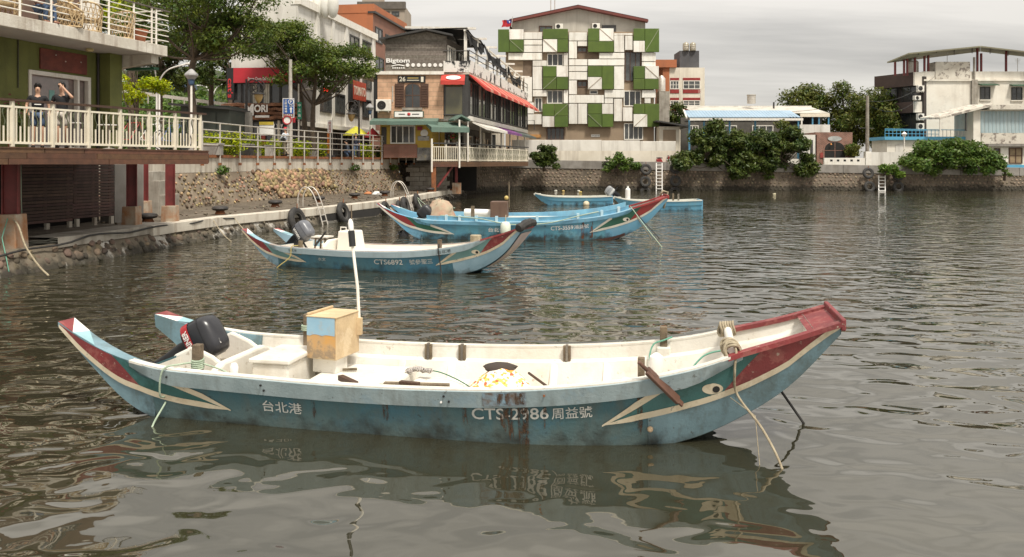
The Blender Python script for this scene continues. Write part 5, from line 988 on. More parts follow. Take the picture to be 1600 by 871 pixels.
# ground floor front
win(FA,rest,pxA(610),pxA(649),zA(225),zA(196),white_paint,3,0,glass_dark,.09); br = part(FA,'brick_base',rest,brickmat('red_brick_base',(.30,.10,.06),(.24,.085,.05),(.3,.24,.2),.22,.08,.012),pxA(600),pxA(652),PROM,zA(226),.0,.25)
part(FA,'door_panel',rest,mat('door_dark',(.07,.06,.05),.6),pxA(596),pxA(604),PROM,zA(199),.0,.05); part(FA,'mural',rest,mat('mural',(.35,.34,.32),.8,(.1,.1,.1),2.2,1,patch=.6,pcol=(.6,.5,.25),pscale=2),pxA(651),pxA(673),zA(251),zA(231),.0,.04); part(FA,'menu_board',rest,mat('menu_grey',(.42,.41,.38),.6),pxA(653),pxA(671),zA(220),zA(213),.0,.05); obj('oval_sign', MB().lathe(FA.at(pxA(663),zA(208.5),.0), [(.28,0),(.28,.05)], 20, FA.n), white, rest); part(FA,'poster',rest,mat('poster_red',(.35,.04,.06),.6),pxA(652),pxA(660),zA(204),zA(198),.0,.04)
def awning(name, parent, m, a0, a1, zt, zb, F, o0, o1, val=.18, ribs=0):
    mm = MB().grid([[F.at(a0+(a1-a0)*k/6,zt,o0) for k in range(7)],[F.at(a0+(a1-a0)*k/6,zb+.02*math.sin(k*2),o1) for k in range(7)],[F.at(a0+(a1-a0)*k/6,zb-val+.02*math.sin(k*3),o1) for k in range(7)]]); mm.grid([[F.at(a0,zt,o0),F.at(a1,zt,o0)],[F.at(a0,zt-.03,o0),F.at(a1,zt-.03,o0)],[F.at(a0,zb-.03,o1-.01),F.at(a1,zb-.03,o1-.01)]])
    for a in (a0,a1): mm.quad(F.at(a,zt,o0),F.at(a,zb,o1),F.at(a,zb-val,o1),F.at(a,zt-.1,o0))
    o = obj(name, mm, m, parent)
    return o
awning('front_awning',rest,green_awn,pxA(583),pxA(686),zA(185),zA(191),FA,.02,1.5,.28)
F2 = Face((-6.15,60),(-3.9,61)); awning('deck_awning',rest,green_awn,.2,3.1,zA(190)-.05,zA(201),F2,-1.3,.5,.35); obj('awning_gable', MB().prism([(0,0),(.6,.35),(1.3,0),(1.3,-.12),(.6,.22),(0,-.12)], F2.at(2.0,6.05,.2), F2.d, (0,0,1), -F2.n*1.2), green_awn, rest)
# glazed bay and side
bay = part(FA,'bay_back',rest,mat('bay_yellow',(.36,.29,.10),.8,(.25,.2,.08),.8,.7),XB_,FA.L-.1,6.3,9.45,-3,-1.6); win(FA,rest,XB_+.05,FA.L-.35,6.4,8.9,metal_dark,0,0,mat('bay_glass',(.14,.125,.06),.1,(.08,.075,.05),.6,.8,spec=.8),.1); part(FA,'corner_post',rest,metal_dark,FA.L-.35,FA.L,6.3,9.5,-.35,.02)
awning('bay_awning',rest,red_awn,XB_-.15,FA.L-.25,zA(117),zA(128),FA,.03,.9,.3); c = FA.at((XB_+FA.L)/2-.15,zA(123),.72); obj('awning_badge', MB().prism([(.55*math.cos(t),.2*math.sin(t)) for t in fr(0,6.1,18)], c, FA.d, V((0,0,1))*.8-FA.n*.6, FA.n*.02), white, rest)
ns = 9; seg = FS.L/ns; glasses = [glass_grey, glass_dark, mat('glass_pale', (.30,.28,.24), .1, (.1,.1,.09), .5, 1, spec=.7)]
for k in range(ns*2): a0 = .12+k*seg/2; win(FS,rest,a0,a0+seg/2-.1,6.42,9.0,metal_dark,1 if k%3==1 else 0,1 if k%4==2 else 0,glasses[(k*7)%3],.11)
for k in range(ns): a0 = .05+k*seg; awning('side_awning',rest,red_awn,a0,a0+seg*.60,9.5,8.5,FS,.03,1.3,.22); awning('side_awning',rest,stripe_awn,a0+seg*.62,a0+seg*.97,9.5,8.5,FS,.03,1.3,.22)
cow = mat('cow_white', (.72,.70,.65), .7, (.6,.57,.5), 2, .4, patch=1., pcol=(.015,.015,.015), pscale=.9)
for k in range(ns): part(FS,'cow_panel',rest,cow,k*seg+.01,(k+1)*seg-.02,9.62,10.55-.03*k,.0,.08)
part(FA,'cow_panel',rest,cow,XB_,FA.L,9.62,10.45,.0,.08)
for k in range(ns+1): rod('terrace_post', FS.at(min(k*seg,FS.L-.1),10.5,.04), FS.at(min(k*seg,FS.L-.1),11.3,.04), .035, metal_dark, rest)
for z in (10.85,11.25): rod('terrace_rail', FS.at(0,z,.04), FS.at(FS.L,z,.04), .035, metal_dark, rest)
rod('terrace_rail', FA.at(XB_,11.2,.04), FA.at(FA.L,11.2,.04), .035, metal_dark, rest)
# pergola with torn black shade net
pg = wthing('terrace_pergola', 'pale pergola posts on the terrace with torn black shade net hanging from them', 'pergola', tuple(FS.at(8,9.62,-1)))
for k,(a,hh) in enumerate(((.3,12.9),(4.2,12.7),(8.4,12.6),(12.6,12.4),(17,12.2),(21.5,12.0),(26,11.9))):
    bar('post', FS.at(a,9.62,-.3), FS.at(a,hh,-.3), .22, .22, white_paint, pg); bar('cross_beam', FS.at(a,hh,.5), FS.at(a,hh+.25,-5), .14, .16, white_paint, pg)
bar('long_beam', FS.at(0,12.75,-.3), FS.at(26.5,11.8,-.3), .14, .12, white_paint, pg)
netm = mat('shade_net', (.012,.012,.012), .95)
for a0, a1, dz, o0 in ((0,6.5,.5,-.2),(6,13,1.0,-.1),(12,18,1.2,-.25),(17,24,1.6,-.15)):
    rows = []
    for i in range(13):
        a = a0+(a1-a0)*i/12; s = dz*4*(i/12)*(1-i/12); zt = 12.85-a*.04-s*.5; rows.append([FS.at(a,zt+.03*math.sin(i*2.1),o0), FS.at(a+.1*math.sin(i),zt-.25-.3*abs(math.sin(i*1.7)),o0+.1*math.sin(i*1.3)), FS.at(a+.15*math.sin(i*2),zt-.45-.55*abs(math.sin(i*.9+a0)),o0+.12)])
    obj('torn_net', MB().grid(rows), netm, pg)
obj('roof_net', MB().grid([[FS.at(a,12.95-a*.04-.25*abs(math.sin(a*.7)),o) for o in (-5,-3,-1.2,-.1)] for a in fr(0,7,10)]), netm, pg)
# ground floor arcade over the second deck
obj('arcade_back', FS.box(MB(), 1.5,FS.L-1,PROM-.2,6.05,-7.2,-3.6), mat('arcade_wall', (.13,.11,.09), .8, (.08,.07,.06), .8, .8), rest)
FSb = Face(FS.at(1.5,0,-3.6)[:2], FS.at(FS.L-1,0,-3.6)[:2])
for k in range(6): a0 = .6+k*4; win(FSb,rest,a0,a0+2.6,PROM+.1,5.4,[white_paint,brown_frame,metal_dark][k%3],1,0,glass_dark,.12)
for k,(m_) in enumerate((yellow,plaster,cream_plaster)): part(FSb,'pier',rest,m_,3.3+k*8,4.4+k*8,PROM,5.9,.003,.2)
for k in range(7): rod('arcade_post', FS.at(.2+k*4.4,2.95,-.1), FS.at(.2+k*4.4,6.03,-.1), .07, white_paint, rest)
purple = mat('awning_purple', (.20,.06,.22), .7); awning('side_low_awning',rest,white_paint,1,9.5,6.0,5.55,FS,.05,1.2,.2); awning('side_low_awning',rest,purple,9.6,17,6.0,5.55,FS,.05,1.2,.2); awning('side_low_awning',rest,mat('awning_grey',(.10,.12,.11),.7),17.1,26,6.0,5.55,FS,.05,1.2,.2)
obj('balconet', MB().tube([FS.at(FS.L-.1,6.4,.0),FS.at(FS.L-.1,7.4,.0),FS.at(FS.L-.1,7.4,.8),FS.at(FS.L-.1,6.4,.8)],.05,5), metal_dark, rest)
# second timber deck
dk2 = wthing('restaurant_deck', 'brown timber deck of the restaurant hanging over the stone wall', 'deck', (-1,68,2.6)); P0, P1, P2 = V((-5.72,60,0)), V((-3.85,61,0)), V((1.48,77,0))
obj('floor', MB().hexa([(P0.x,P0.y,2.85),(P1.x,P1.y,2.85),(P2.x,P2.y,2.85),(-6.5,80,2.85)],[(P0.x,P0.y,2.96),(P1.x,P1.y,2.96),(P2.x,P2.y,2.96),(-6.5,80,2.96)]), deck_wood, dk2)
for a, b in ((P0,P1),(P1,P2)):
    for r in range(2): bar('fascia_board', a+V((0,-.03,2.66+r*.185)), b+V((0,-.03,2.66+r*.185)), .05, .178, deck_wood, dk2)
rod('white_pipe', P0+V((-.05,-.15,2.2)), P0+V((-.05,-.15,4.6)), .07, white_paint, dk2); rod('white_pipe', P1+V((0,-.15,2.5)), P1+V((0,-.15,6.0)), .07, white_paint, dk2)
obj('rusty_column', MB().box(P0.x-.1,P0.x+.22,60.1,60.4,LEDGE-.1,2.64), rust, dk2); q = at(713,262,63); obj('red_column', MB().box(q.x-.1,q.x+.1,63,63.2,1.3,2.65), red_steel, dk2); obj('footing', MB().box(q.x-.3,q.x+.35,62.8,63.4,LEDGE-.2,1.35), rusty_concrete, dk2); bar('red_brace', (P0.x+.3,60.4,1.1), (P1.x-.5,61,2.6), .12, .12, red_steel, dk2)
obj('shade_panel', MB().box(-5.0,-3.0,70.5,70.8,.5,2.9), painted_shade, dk2)  # near-black panel stands in for the shaded recess under this deck
r2 = wthing('restaurant_railing', 'cream railing with lattice balusters round the restaurant deck', 'railing', (-1,68,2.97)); lat = mat('lattice_dark', (.10,.10,.06), .7)
for a, b, nb2, xx in ((P0,P1,14,False),(P1,P2,58,True)):
    bar('handrail', a+V((0,0,4.28)), b+V((0,0,4.28)), .16, .10, metal_dark, r2); bar('top_rail', a+V((0,0,4.02)), b+V((0,0,4.02)), .06, .06, cream_paint, r2); bar('bottom_rail', a+V((0,0,3.06)), b+V((0,0,3.06)), .06, .08, cream_paint, r2)
    for k in range(nb2+1): p = a.lerp(b,k/nb2); big = k % 7 == 0; bar('post' if big else 'baluster', p+V((0,0,2.97)), p+V((0,0,4.22 if big else 4.02)), .09 if big else .045, .09 if big else .045, cream_paint, r2)
    if xx:
        for k in range(0, nb2, 2):
            p, q = a.lerp(b,k/nb2), a.lerp(b,min(1,(k+2)/nb2)); bar('lattice_strip', p+V((0,.05,3.1)), q+V((0,.05,4.0)), .05, .09, lat, r2); bar('lattice_strip', q+V((0,.1,3.1)), p+V((0,.1,4.0)), .05, .09, lat, r2)
seat = dict(hip=.5, kn=((.12,.42,.5),(-.12,.42,.5)), an=((.12,.42,.08),(-.12,.42,.08)), el=((.27,.1,1.13),(-.27,.1,1.13)), wr=((.15,.34,1.08),(-.15,.34,1.08)))
for i, (u, Y, rz, c_, lab) in enumerate(((702,64.5,-80,(.02,.02,.022),'diner in black leaning over a deck table, left of three'),(711,65.5,180,(.62,.6,.58),'diner in a white shirt at the deck table, middle of three'),(717,65,80,(.03,.03,.03),'diner in dark clothes at the deck table, right of three'),(781,73,180,(.5,.5,.5),'lone diner in a pale shirt farther along the restaurant deck'),(794,75.5,90,(.1,.35,.4),'diner in turquoise at the end of the restaurant deck'))):
    p = at(u,230,Y); person(lab, (p.x,Y,3.0), R(rz), cloth('diner%d'%i, c_), denim, hair_m, seat, 1.75, False, True, 'diners on the restaurant deck')
    ch = wthing('dining_chair', 'dark dining chair under the ' + lab.split(',')[0].split(' leaning')[0].split(' at ')[0].split(' farther')[0] + ['',' of the middle',' on the right','',''][i], 'chair', (p.x,Y,2.97), 'dining chairs on the restaurant deck'); obj('seat', MB().box(p.x-.22,p.x+.22,Y-.22,Y+.22,3.36,3.42), metal_dark, ch)
    for sx in (-.2,.2):
        for sy in (-.2,.2): rod('leg', (p.x+sx,Y+sy,2.97), (p.x+sx,Y+sy,3.36), .02, metal_dark, ch)
for i, (u, Y) in enumerate(((708,64.2),(786,74))):
    p = at(u,230,Y); t = wthing('dining_table', ['dark dining table with the three diners','dark dining table at the far end of the restaurant deck'][i], 'table', (p.x,Y,2.97), 'tables on the restaurant deck'); obj('top', MB().box(p.x-.5,p.x+.5,Y-.35,Y+.35,3.68,3.73), dark_wood, t); rod('stem', (p.x,Y,2.97), (p.x,Y,3.68), .05, metal_dark, t)
p = at(690,222,61.2); fb = wthing('flower_basket', 'small basket of red flowers hanging by the deck awning', 'plant', (p.x+.9,61.2,p.z)); obj('basket', MB().lathe((p.x+.95,61.2,p.z-.1), [(.12,0),(.25,.25),(.26,.27)], 12), old_wood, fb); leaves('foliage', fb, [((p.x+.95,61.2,p.z+.3),(.4,.3,.3))], 260, .08, leaf_mid, seed=31); leaves('flowers', fb, [((p.x+.95,61.1,p.z+.35),(.4,.3,.3))], 60, .07, mat('petal_red', (.5,.04,.06), .6), seed=32)
rw = wthing('rear_wing', 'plain beige wing seen at the end of the restaurant deck', 'building', (-3,93,PROM)); obj('wall', MB().box(-9,-.9,92,96,2.2,9.2), cream_plaster, rw); win(Face((-9,92),(-.9,92)),rw,5.2,7.2,4.2,6.0,metal_dark,1,0,glass_dark,.1)
# ------------------------------------------------------------------ the building with green and white panels
PY = 95.0; zP = lambda v, Y=PY: CAM_H+(HOR-v)*Y/FPX; xP = lambda u, Y=PY: (u-800)*Y/FPX
FP = Face((xP(790),PY),(xP(1022),PY)); pb_ = wthing('panel_building', 'four storey building covered in green and white panels under a red edged gable', 'building', (7.5,98,PROM))
ZX = lambda zx: 770+zx/3.112; ZY = lambda zy: zy/3.112
backwall = mat('panel_back', (.33,.25,.17), .85, (.26,.19,.13), .6, .7, streak=.3, sscale=.8); panel_white = mat('panel_white', (.79,.77,.71), .55, (.69,.66,.59), .7, .7, .1, 20, streak=.75, sscale=1.3, scol=(.34,.28,.22), patch=.15, pcol=(.4,.35,.28), pscale=.9, obr=.13)
panel_green = mat('panel_green', (.085,.13,.022), .55, (.062,.098,.017), .9, .8, .1, 20, obr=.12, streak=.35, sscale=1.2, scol=(.035,.06,.015)); seam = mat('panel_seam', (.30,.33,.2), .6); gable_m = mat('gable_plaster', (.50,.47,.41), .85, (.40,.37,.31), .5, .7, streak=.5, sscale=.7)
part(FP,'back_wall',pb_,backwall,0,FP.L,PROM-.5,zP(50),-12,0); gp = [(xP(800)-FP.p.x,zP(52)),(xP(800)-FP.p.x,zP(34)),(xP(903)-FP.p.x,zP(13)),(xP(1009)-FP.p.x,zP(34)),(xP(1009)-FP.p.x,zP(52))]
obj('gable', MB().prism(gp, FP.at(0,0,-.3), FP.d, (0,0,1), -FP.n*11), gable_m, pb_)
redm = mat('roof_red', (.17,.04,.03), .7, (.1,.03,.022), 1, .7)
for u0,v0,u1,v1 in ((796,34,903,11.5),(903,11.5,1012,34)): bar('roof_edge', (xP(u0),PY-.1,zP(v0)), (xP(u1),PY-.1,zP(v1)), .8, .28, redm, pb_)
obj('roof', MB().grid([[(xP(796),PY-.3,zP(33)+.16),(xP(903),PY-.3,zP(10.5)+.16),(xP(1012),PY-.3,zP(33)+.16)],[(xP(796),PY+12,zP(33)+.16),(xP(903),PY+12,zP(10.5)+.16),(xP(1012),PY+12,zP(33)+.16)]]), redm, pb_)
G_ = [(25,147,80,258),(80,197,150,258,1),(242,145,365,195),(312,195,365,258),(460,143,515,205),(460,205,585,258),(680,143,735,203),(735,143,805,258,2),(242,325,308,378),(242,378,308,438,2),(308,378,365,438),(460,325,528,378),(528,325,585,438),(680,325,735,387),(680,387,735,438),(735,387,803,438),(240,507,298,567),(298,507,365,567,2),(298,567,365,620),(460,507,528,557),(460,557,528,620,1),(528,557,583,620),(680,507,735,557),(735,507,805,620)]
Wf = [(80,147,150,197),(242,195,312,258,1),(515,143,585,205,1),(680,203,735,258),(308,325,365,378),(460,378,528,438,2),(735,325,803,387,1),(240,567,298,620),(528,507,583,557),(680,557,748,620,2)]
Wb = [(150,160,240,195),(150,197,240,222),(150,224,240,258),(75,260,240,295),(193,297,262,325),(193,326,240,438),(193,440,262,472),(152,377,191,498),(160,500,201,555),(160,557,240,607),(343,260,365,324),(368,160,458,202),(368,204,408,288),(410,204,458,228),(515,260,638,289),(368,291,459,322),(461,291,638,322),(368,324,459,350),(368,352,459,391),(368,393,408,462),(587,175,637,257),(640,177,678,247),(587,325,637,437),(368,464,539,504),(541,439,638,478),(541,480,584,505),(343,440,365,505),(368,506,411,605),(413,506,458,605),(587,482,627,592),(629,524,677,592),(722,258,790,302),(722,304,790,325),(722,440,790,478),(735,480,765,505),(587,165,678,175)]
def panel(r, m, o0, o1, nm):
    x0, x1 = xP(ZX(r[0]))-FP.p.x, xP(ZX(r[2]))-FP.p.x; z0, z1 = zP(ZY(r[3])), zP(ZY(r[1])); o = part(FP,nm,pb_,m,x0+.02,x1-.02,z0+.02,z1-.02,o0,o1+rnd.uniform(0,.04),.02)
    if len(r) > 4:
        a, b = ((x0+.03,z1-.03),(x1-.03,z0+.03)) if r[4] == 1 else ((x0+.03,z0+.03),(x1-.03,z1-.03)); bar('seam', FP.at(a[0],a[1],o1+.05), FP.at(b[0],b[1],o1+.05), .06, .03, seam if m is panel_green else mat('seam_brown',(.35,.28,.2),.7), o, FP.n)
for r in G_: panel(r, panel_green, .35, .62, 'green_panel')
for r in Wf: panel(r, panel_white, .35, .62, 'white_panel')
for r in Wb: panel(r, panel_white, .12, .40, 'white_panel')
for x0,y0,x1,y1,n in ((264,262,342,323,2),(411,230,457,257,1),(641,252,720,398,2),(263,440,342,505,2),(636,442,720,518,2),(203,476,240,545,1),(262,622,348,681,3),(637,600,730,681,3),(225,125,290,158,1),(305,118,340,144,1),(484,115,520,140,1),(532,122,600,163,1),(470,440,510,460,0),(411,395,458,425,1)):
    a0,a1,z0,z1 = xP(ZX(x0))-FP.p.x, xP(ZX(x1))-FP.p.x, zP(ZY(y1)), zP(ZY(y0)); win(FP,pb_,a0,a1,z0,z1,[metal_dark,white_paint,brown_frame][(x0+y0)%3],n,0,[glass_dark,glass_grey][x0%2],.1,.02 if y0 > 160 else -.28)
for x0,y0,x1,y1 in ((411,258,513,289),(148,297,192,375),(411,426,459,461)): part(FP,'brown_panel',pb_,mat('brown_panel',(.17,.12,.08),.8),xP(ZX(x0))-FP.p.x,xP(ZX(x1))-FP.p.x,zP(ZY(y1)),zP(ZY(y0)),.005,.06)
part(FP,'name_plate',pb_,white,xP(ZX(478))-FP.p.x,xP(ZX(520))-FP.p.x,zP(ZY(667)),zP(ZY(655)),.01,.06); lettering('lettering','淡水漁會大樓',black,pb_,FP.at(xP(ZX(499))-FP.p.x,zP(ZY(661)),.06),FP.d,Z3,.9,.2,0); part(FP,'notice',pb_,mat('notice_orange',(.5,.25,.08),.7),xP(ZX(180))-FP.p.x,xP(ZX(235))-FP.p.x,zP(ZY(670)),zP(ZY(655)),.01,.08)
aircon('small air conditioner on the gable of the panel building, left', FP, xP(ZX(322))-FP.p.x, zP(ZY(143)), .9, .6, -.25, 'gable air conditioners'); aircon('small air conditioner on the gable of the panel building, right', FP, xP(ZX(501))-FP.p.x, zP(ZY(141)), .9, .6, -.25, 'gable air conditioners')
p = (xP(799),PY-.6,zP(44)); fg = wthing('flag', 'red flag with a blue canton and white sun flying at the gable corner', 'flag', p); rod('pole', p, (p[0]+.15,p[1],zP(28)), .04, steel, fg)
fl_ = lambda i, k: (xP(798)-1.0*i/6+.1*math.sin(k), PY-.62+.1*math.sin(i*1.5), zP(32)-.15*i/6-k*.78/4-.05*math.sin(i)); obj('cloth', MB().grid([[fl_(i,k) for i in range(7)] for k in range(5)]), mat('flag_red', (.48,.02,.03), .7), fg); obj('canton', MB().grid([[V(fl_(i,k))+V((0,-.012,0)) for i in range(4)] for k in range(3)]), mat('flag_blue', (.02,.03,.22), .7), fg); c = V(fl_(1.5,1))+V((0,-.03,0)); obj('sun', MB().lathe(c, [(.10,0),(.10,.01)], 12, (0,-1,0)), white, fg)
for i, u in enumerate((862.5,869)): single('aerial_mast', MB().cyl((xP(u),PY+3,zP(22)),(xP(u),PY+3,zP(-30)),.06), steel, ['thin aerial mast on the panel building, left of two','thin aerial mast on the panel building, right of two'][i], 'mast', 'roof aerials')
# low white wall and sheds in front
wq = wthing('white_yard_wall', 'long white yard wall in front of the panel building', 'wall', (9,90,PROM)); 
for i,(u0,u1,v0) in enumerate(((800,862,219),(862.3,940,219),(940.3,1000,220),(1000.3,1056,221))): obj('wall_length', MB().box(xP(u0,90),xP(u1,90),90,90.4,2.2,zP(v0,90)), plaster, wq, bevel=.03)
obj('lower_wall', MB().box(xP(836,89),xP(1056,89),88.6,88.9,2.2,zP(236,89)), cream_plaster, wq)
gsd = wthing('grey_shed', 'small grey shed with a dark sloping roof beside the panel building', 'shed', (20,93,PROM)); obj('wall', MB().box(xP(1030,93),xP(1062,93),93,96,PROM-1,zP(198,93)), cream_plaster, gsd); obj('roof', MB().hexa([(xP(1026,92),92,zP(190,92)),(xP(1078,92),92,zP(199,92)),(xP(1078,92),97,zP(199,92)),(xP(1026,92),97,zP(190,92))],[(xP(1026,92),92,zP(188,92)),(xP(1078,92),92,zP(196.5,92)),(xP(1078,92),97,zP(196.5,92)),(xP(1026,92),97,zP(188,92))]), metal_dark, gsd); obj('shutter', MB().box(xP(1036,93),xP(1056,93),92.95,92.99,PROM,zP(203,93)), backwall, gsd)
cv = wthing('lift_shaft', 'grey concrete shaft with a steel tank on top beside the panel building', 'tower', (19,97,PROM)); obj('shaft', MB().box(xP(1030,97),xP(1046,97),97,99,PROM,zP(143,97)), concrete, cv); obj('tank', MB().lathe((xP(1036,97),98,zP(142,97)), [(.45,0),(.45,1.5),(.2,1.85)], 14), steel, cv, smooth=True)
# cream building with red bands and tanks
CY = 112.0; FCb = Face((xP(1046,CY),CY),(xP(1101,CY),CY)); cbd = wthing('red_banded_building', 'cream building with red window bands and roof water tanks', 'building', (22,118,PROM)); zC = lambda v: zP(v,CY); red_band = mat('red_band', (.30,.03,.025), .7)
part(FCb,'wall',cbd,cream_plaster,0,FCb.L,PROM,zC(106),-9,0); part(FCb,'orange_block',cbd,orange,-3.2,.9,zC(106),zC(94),-8,.4); part(FCb,'orange_pier',cbd,orange,-.9,-.02,PROM,zC(106),-6,.1)
for v0,v1,v2,v3 in ((122,126,140,146),(153,157,166,173)):
    for u0,u1 in ((1047,1061),(1067,1094)):
        a0,a1 = FCb.px(u0),FCb.px(u1); part(FCb,'red_panel',cbd,red_band,a0,a1,zC(v1),zC(v0),.0,.06); part(FCb,'red_panel',cbd,red_band,a0,a1,zC(v3),zC(v2),.0,.06); win(FCb,cbd,a0,a1,zC(v2)+.02,zC(v1)-.02,white_paint,2,1,glass_grey,.1)
part(FCb,'tank_room',cbd,mat('tank_room',(.085,.085,.09),.8,(.05,.05,.055),.8,.7,streak=.4),FCb.px(1064.5),FCb.px(1095),zC(106),zC(78),-5,-1)
for u in (1074,1085): 
    c = (xP(u,CY),CY+1,zC(78)); o = obj('water_tank', MB().lathe(c, [(.42,0),(.42,.9),(.36,1.0),(.1,1.15)], 16), mat('tank_steel',(.45,.40,.30),.35,(.25,.22,.17),4,.7,metal=.7), cbd, smooth=True)
    for z_ in (.3,.6): obj('hoop', MB().torus((c[0],c[1],c[2]+z_),(0,0,1),.42,.03,18,5), steel, o)
# pavilion with the blue corrugated roof
BY = 92.0; zB = lambda v, Y=BY: zP(v,Y); xB = lambda u, Y=BY: xP(u,Y); bl_roof = mat('blue_sheet', (.28,.39,.49), .5, (.22,.32,.41), .6, .6, streak=.3, sscale=1.5, scol=(.5,.52,.52)); blue_steel = mat('blue_steel', (.10,.30,.46), .5)
pv = wthing('blue_roofed_pavilion', 'open waterside pavilion with a pale blue corrugated roof', 'building', (24,94,PROM))
for k in range(35): x0 = xB(1076)+(xB(1249)-xB(1076))*k/35; x1 = x0+(xB(1249)-xB(1076))/35-.03; obj('roof_sheet', MB().hexa([(x0,BY+3,zB(171)),(x1,BY+3,zB(171)),(x1+(.15 if k>30 else 0),BY,zB(184)),(x0,BY,zB(184))],[(x0,BY+3,zB(171)+.07),(x1,BY+3,zB(171)+.07),(x1+(.15 if k>30 else 0),BY,zB(184)+.07),(x0,BY,zB(184)+.07)]), bl_roof, pv)
obj('lower_fascia', MB().box(xB(1076),xB(1252),BY-.6,BY-.5,zB(189),zB(185.5)), white_paint, pv); obj('roof_underside', MB().box(xB(1078),xB(1248),BY-.4,BY+3,zB(189),zB(188)), metal_dark, pv); bar('end_rafter', (xB(1073),BY,zB(185)), (xB(1077),BY+3,zB(170)), .15, .2, white_paint, pv)
for u in (1077,1100,1140,1180,1220,1247): bar('column', (xB(u),BY,2.2), (xB(u),BY,zB(188)), .18, .18, blue_steel, pv, (0,1,0))
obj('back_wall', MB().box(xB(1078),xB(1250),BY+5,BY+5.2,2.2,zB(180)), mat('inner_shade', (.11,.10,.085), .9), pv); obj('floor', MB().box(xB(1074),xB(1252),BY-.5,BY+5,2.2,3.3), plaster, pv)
for u0,u1 in ((1092,1107),(1140,1170),(1195,1230)): win(Face((xB(1078),BY+5),(xB(1250),BY+5)),pv,xB(u0)-xB(1078),xB(u1)-xB(1078),zB(212),zB(193),white_paint,2,0,glass_grey,.1,.05)
WY = 97.0; wt_ = wthing('white_canopy_house', 'white house with a pale canvas canopy behind the blue roof', 'building', (31,100,PROM)); obj('roof', MB().hexa([(xP(1082,WY),WY,zP(176,WY)),(xP(1296,WY),WY,zP(178,WY)),(xP(1288,WY),WY+5,zP(163,WY)),(xP(1082,WY),WY+5,zP(164,WY))],[(xP(1082,WY),WY,zP(175,WY)),(xP(1296,WY),WY,zP(177,WY)),(xP(1288,WY),WY+5,zP(162,WY)),(xP(1082,WY),WY+5,zP(163,WY))]), mat('canvas', (.52,.49,.43), .85, (.42,.39,.33), .6, .7, streak=.5, sscale=1), wt_); obj('roof_top', MB().box(xP(1082,WY),xP(1290,WY),WY+4.5,WY+6,zP(165,WY),zP(161.5,WY)), plaster, wt_)
obj('valance', MB().box(xP(1250,WY),xP(1296,WY),WY-.1,WY,zP(183,WY),zP(178,WY)), cream_paint, wt_); obj('wall', MB().box(xP(1250,WY),xP(1297,WY),WY,WY+6,2.2,zP(195,WY)), plaster, wt_); obj('shade', MB().box(xP(1252,WY),xP(1294,WY),WY+2,WY+6,zP(195,WY),zP(180,WY)), painted_shade, wt_)
for u in (1253,1270,1280,1295): bar('post', (xP(u,WY),WY+.1,zP(195,WY)), (xP(u,WY),WY+.1,zP(178,WY)), .15, .15, blue_steel if u > 1260 else white_paint, wt_, (0,1,0))
obj('cabin', MB().box(xP(1254,91),xP(1276,91),91,94,2.2,zP(211,91)), plaster, wt_); obj('cabin_door', MB().box(xP(1266,91),xP(1270,91),90.95,90.99,2.4,zP(219,91)), metal_dark, wt_)
rv_ = wthing('roof_vent', 'round steel roof vent on the canopy house', 'vent', (xP(1174,100),100,zP(163,100))); obj('drum', MB().lathe((xP(1174,100),100,zP(162,100)), [(.5,0),(.5,.95),(.56,.96),(.56,1.05),(.1,1.1)], 16), steel, rv_, smooth=True); obj('stub', MB().cyl((xP(1209,98),98,zP(170,98)),(xP(1209,98),98,zP(160,98)),.1), metal_dark, rv_)
# brick house with the arched door
AY = 91.0; xA_ = lambda u: xP(u,AY); zA_ = lambda v: zP(v,AY); FBr = Face((xA_(1274),AY),(xA_(1332),AY)); bh = wthing('brick_arch_house', 'low red brick house with a wide dark arched doorway', 'building', (36.5,93,2.2)); wallb = brickmat('arch_brick', (.30,.13,.085), (.22,.095,.065), (.30,.24,.2), .3, .11, .015)
part(FBr,'wall',bh,wallb,0,FBr.L,2.2,zA_(207),-4,0); aw0, aw1 = FBr.px(1288), FBr.px(1320); arch(FBr,bh,aw0,aw1,zA_(250),zA_(222),wallb,painted_shade,'arched_doorway'); obj('oval_plaque', MB().prism([(.75*math.cos(t),.28*math.sin(t)) for t in fr(0,6.0,20)], FBr.at(FBr.px(1304),zA_(217),.02), FBr.d, (0,0,1), FBr.n*.06), mat('plaque_grey',(.42,.44,.42),.6), bh)
obj('door_lamp', MB().ball(FBr.at(FBr.px(1297),zA_(226),.3), .1), mat('lamp_orange', (.7,.3,.08), .5), bh); obj('notice', FBr.box(MB(), FBr.px(1281),FBr.px(1286),zA_(247),zA_(239),.02,.08), mat('notice_red', (.3,.05,.04), .7), bh)
ww = wthing('white_garden_wall', 'low white garden wall with small square holes in front of the brick house', 'wall', (38,89,2.2)); obj('wall', MB().box(xP(1288,89),xP(1352,89),89,89.3,2.0,zP(247,89)), white_paint, ww); obj('pier', MB().box(xP(1352.3,89),xP(1361,89),88.9,89.5,2.0,zP(237,89)), white_paint, ww)
for k in range(5): x = xP(1299+k*10.5,89); obj('square_hole', MB().box(x-.13,x+.13,88.985,88.995,zP(252.5,89),zP(249.5,89)), painted_shade, ww)  # dark plates on the wall face, painted as the shade inside holes
po = wthing('utility_pole', 'weathered grey concrete utility pole beside the brick house', 'pole', (xP(1355,93),93,2.2)); obj('pole', MB().cyl((xP(1355,93),93,2.2),(xP(1355.5,93),93,zP(150,93)),.22,.16), concrete, po, smooth=True); bar('crossarm', (xP(1342,93),93,zP(200,93)), (xP(1366,93),93,zP(201,93)), .08, .08, metal_dark, po)
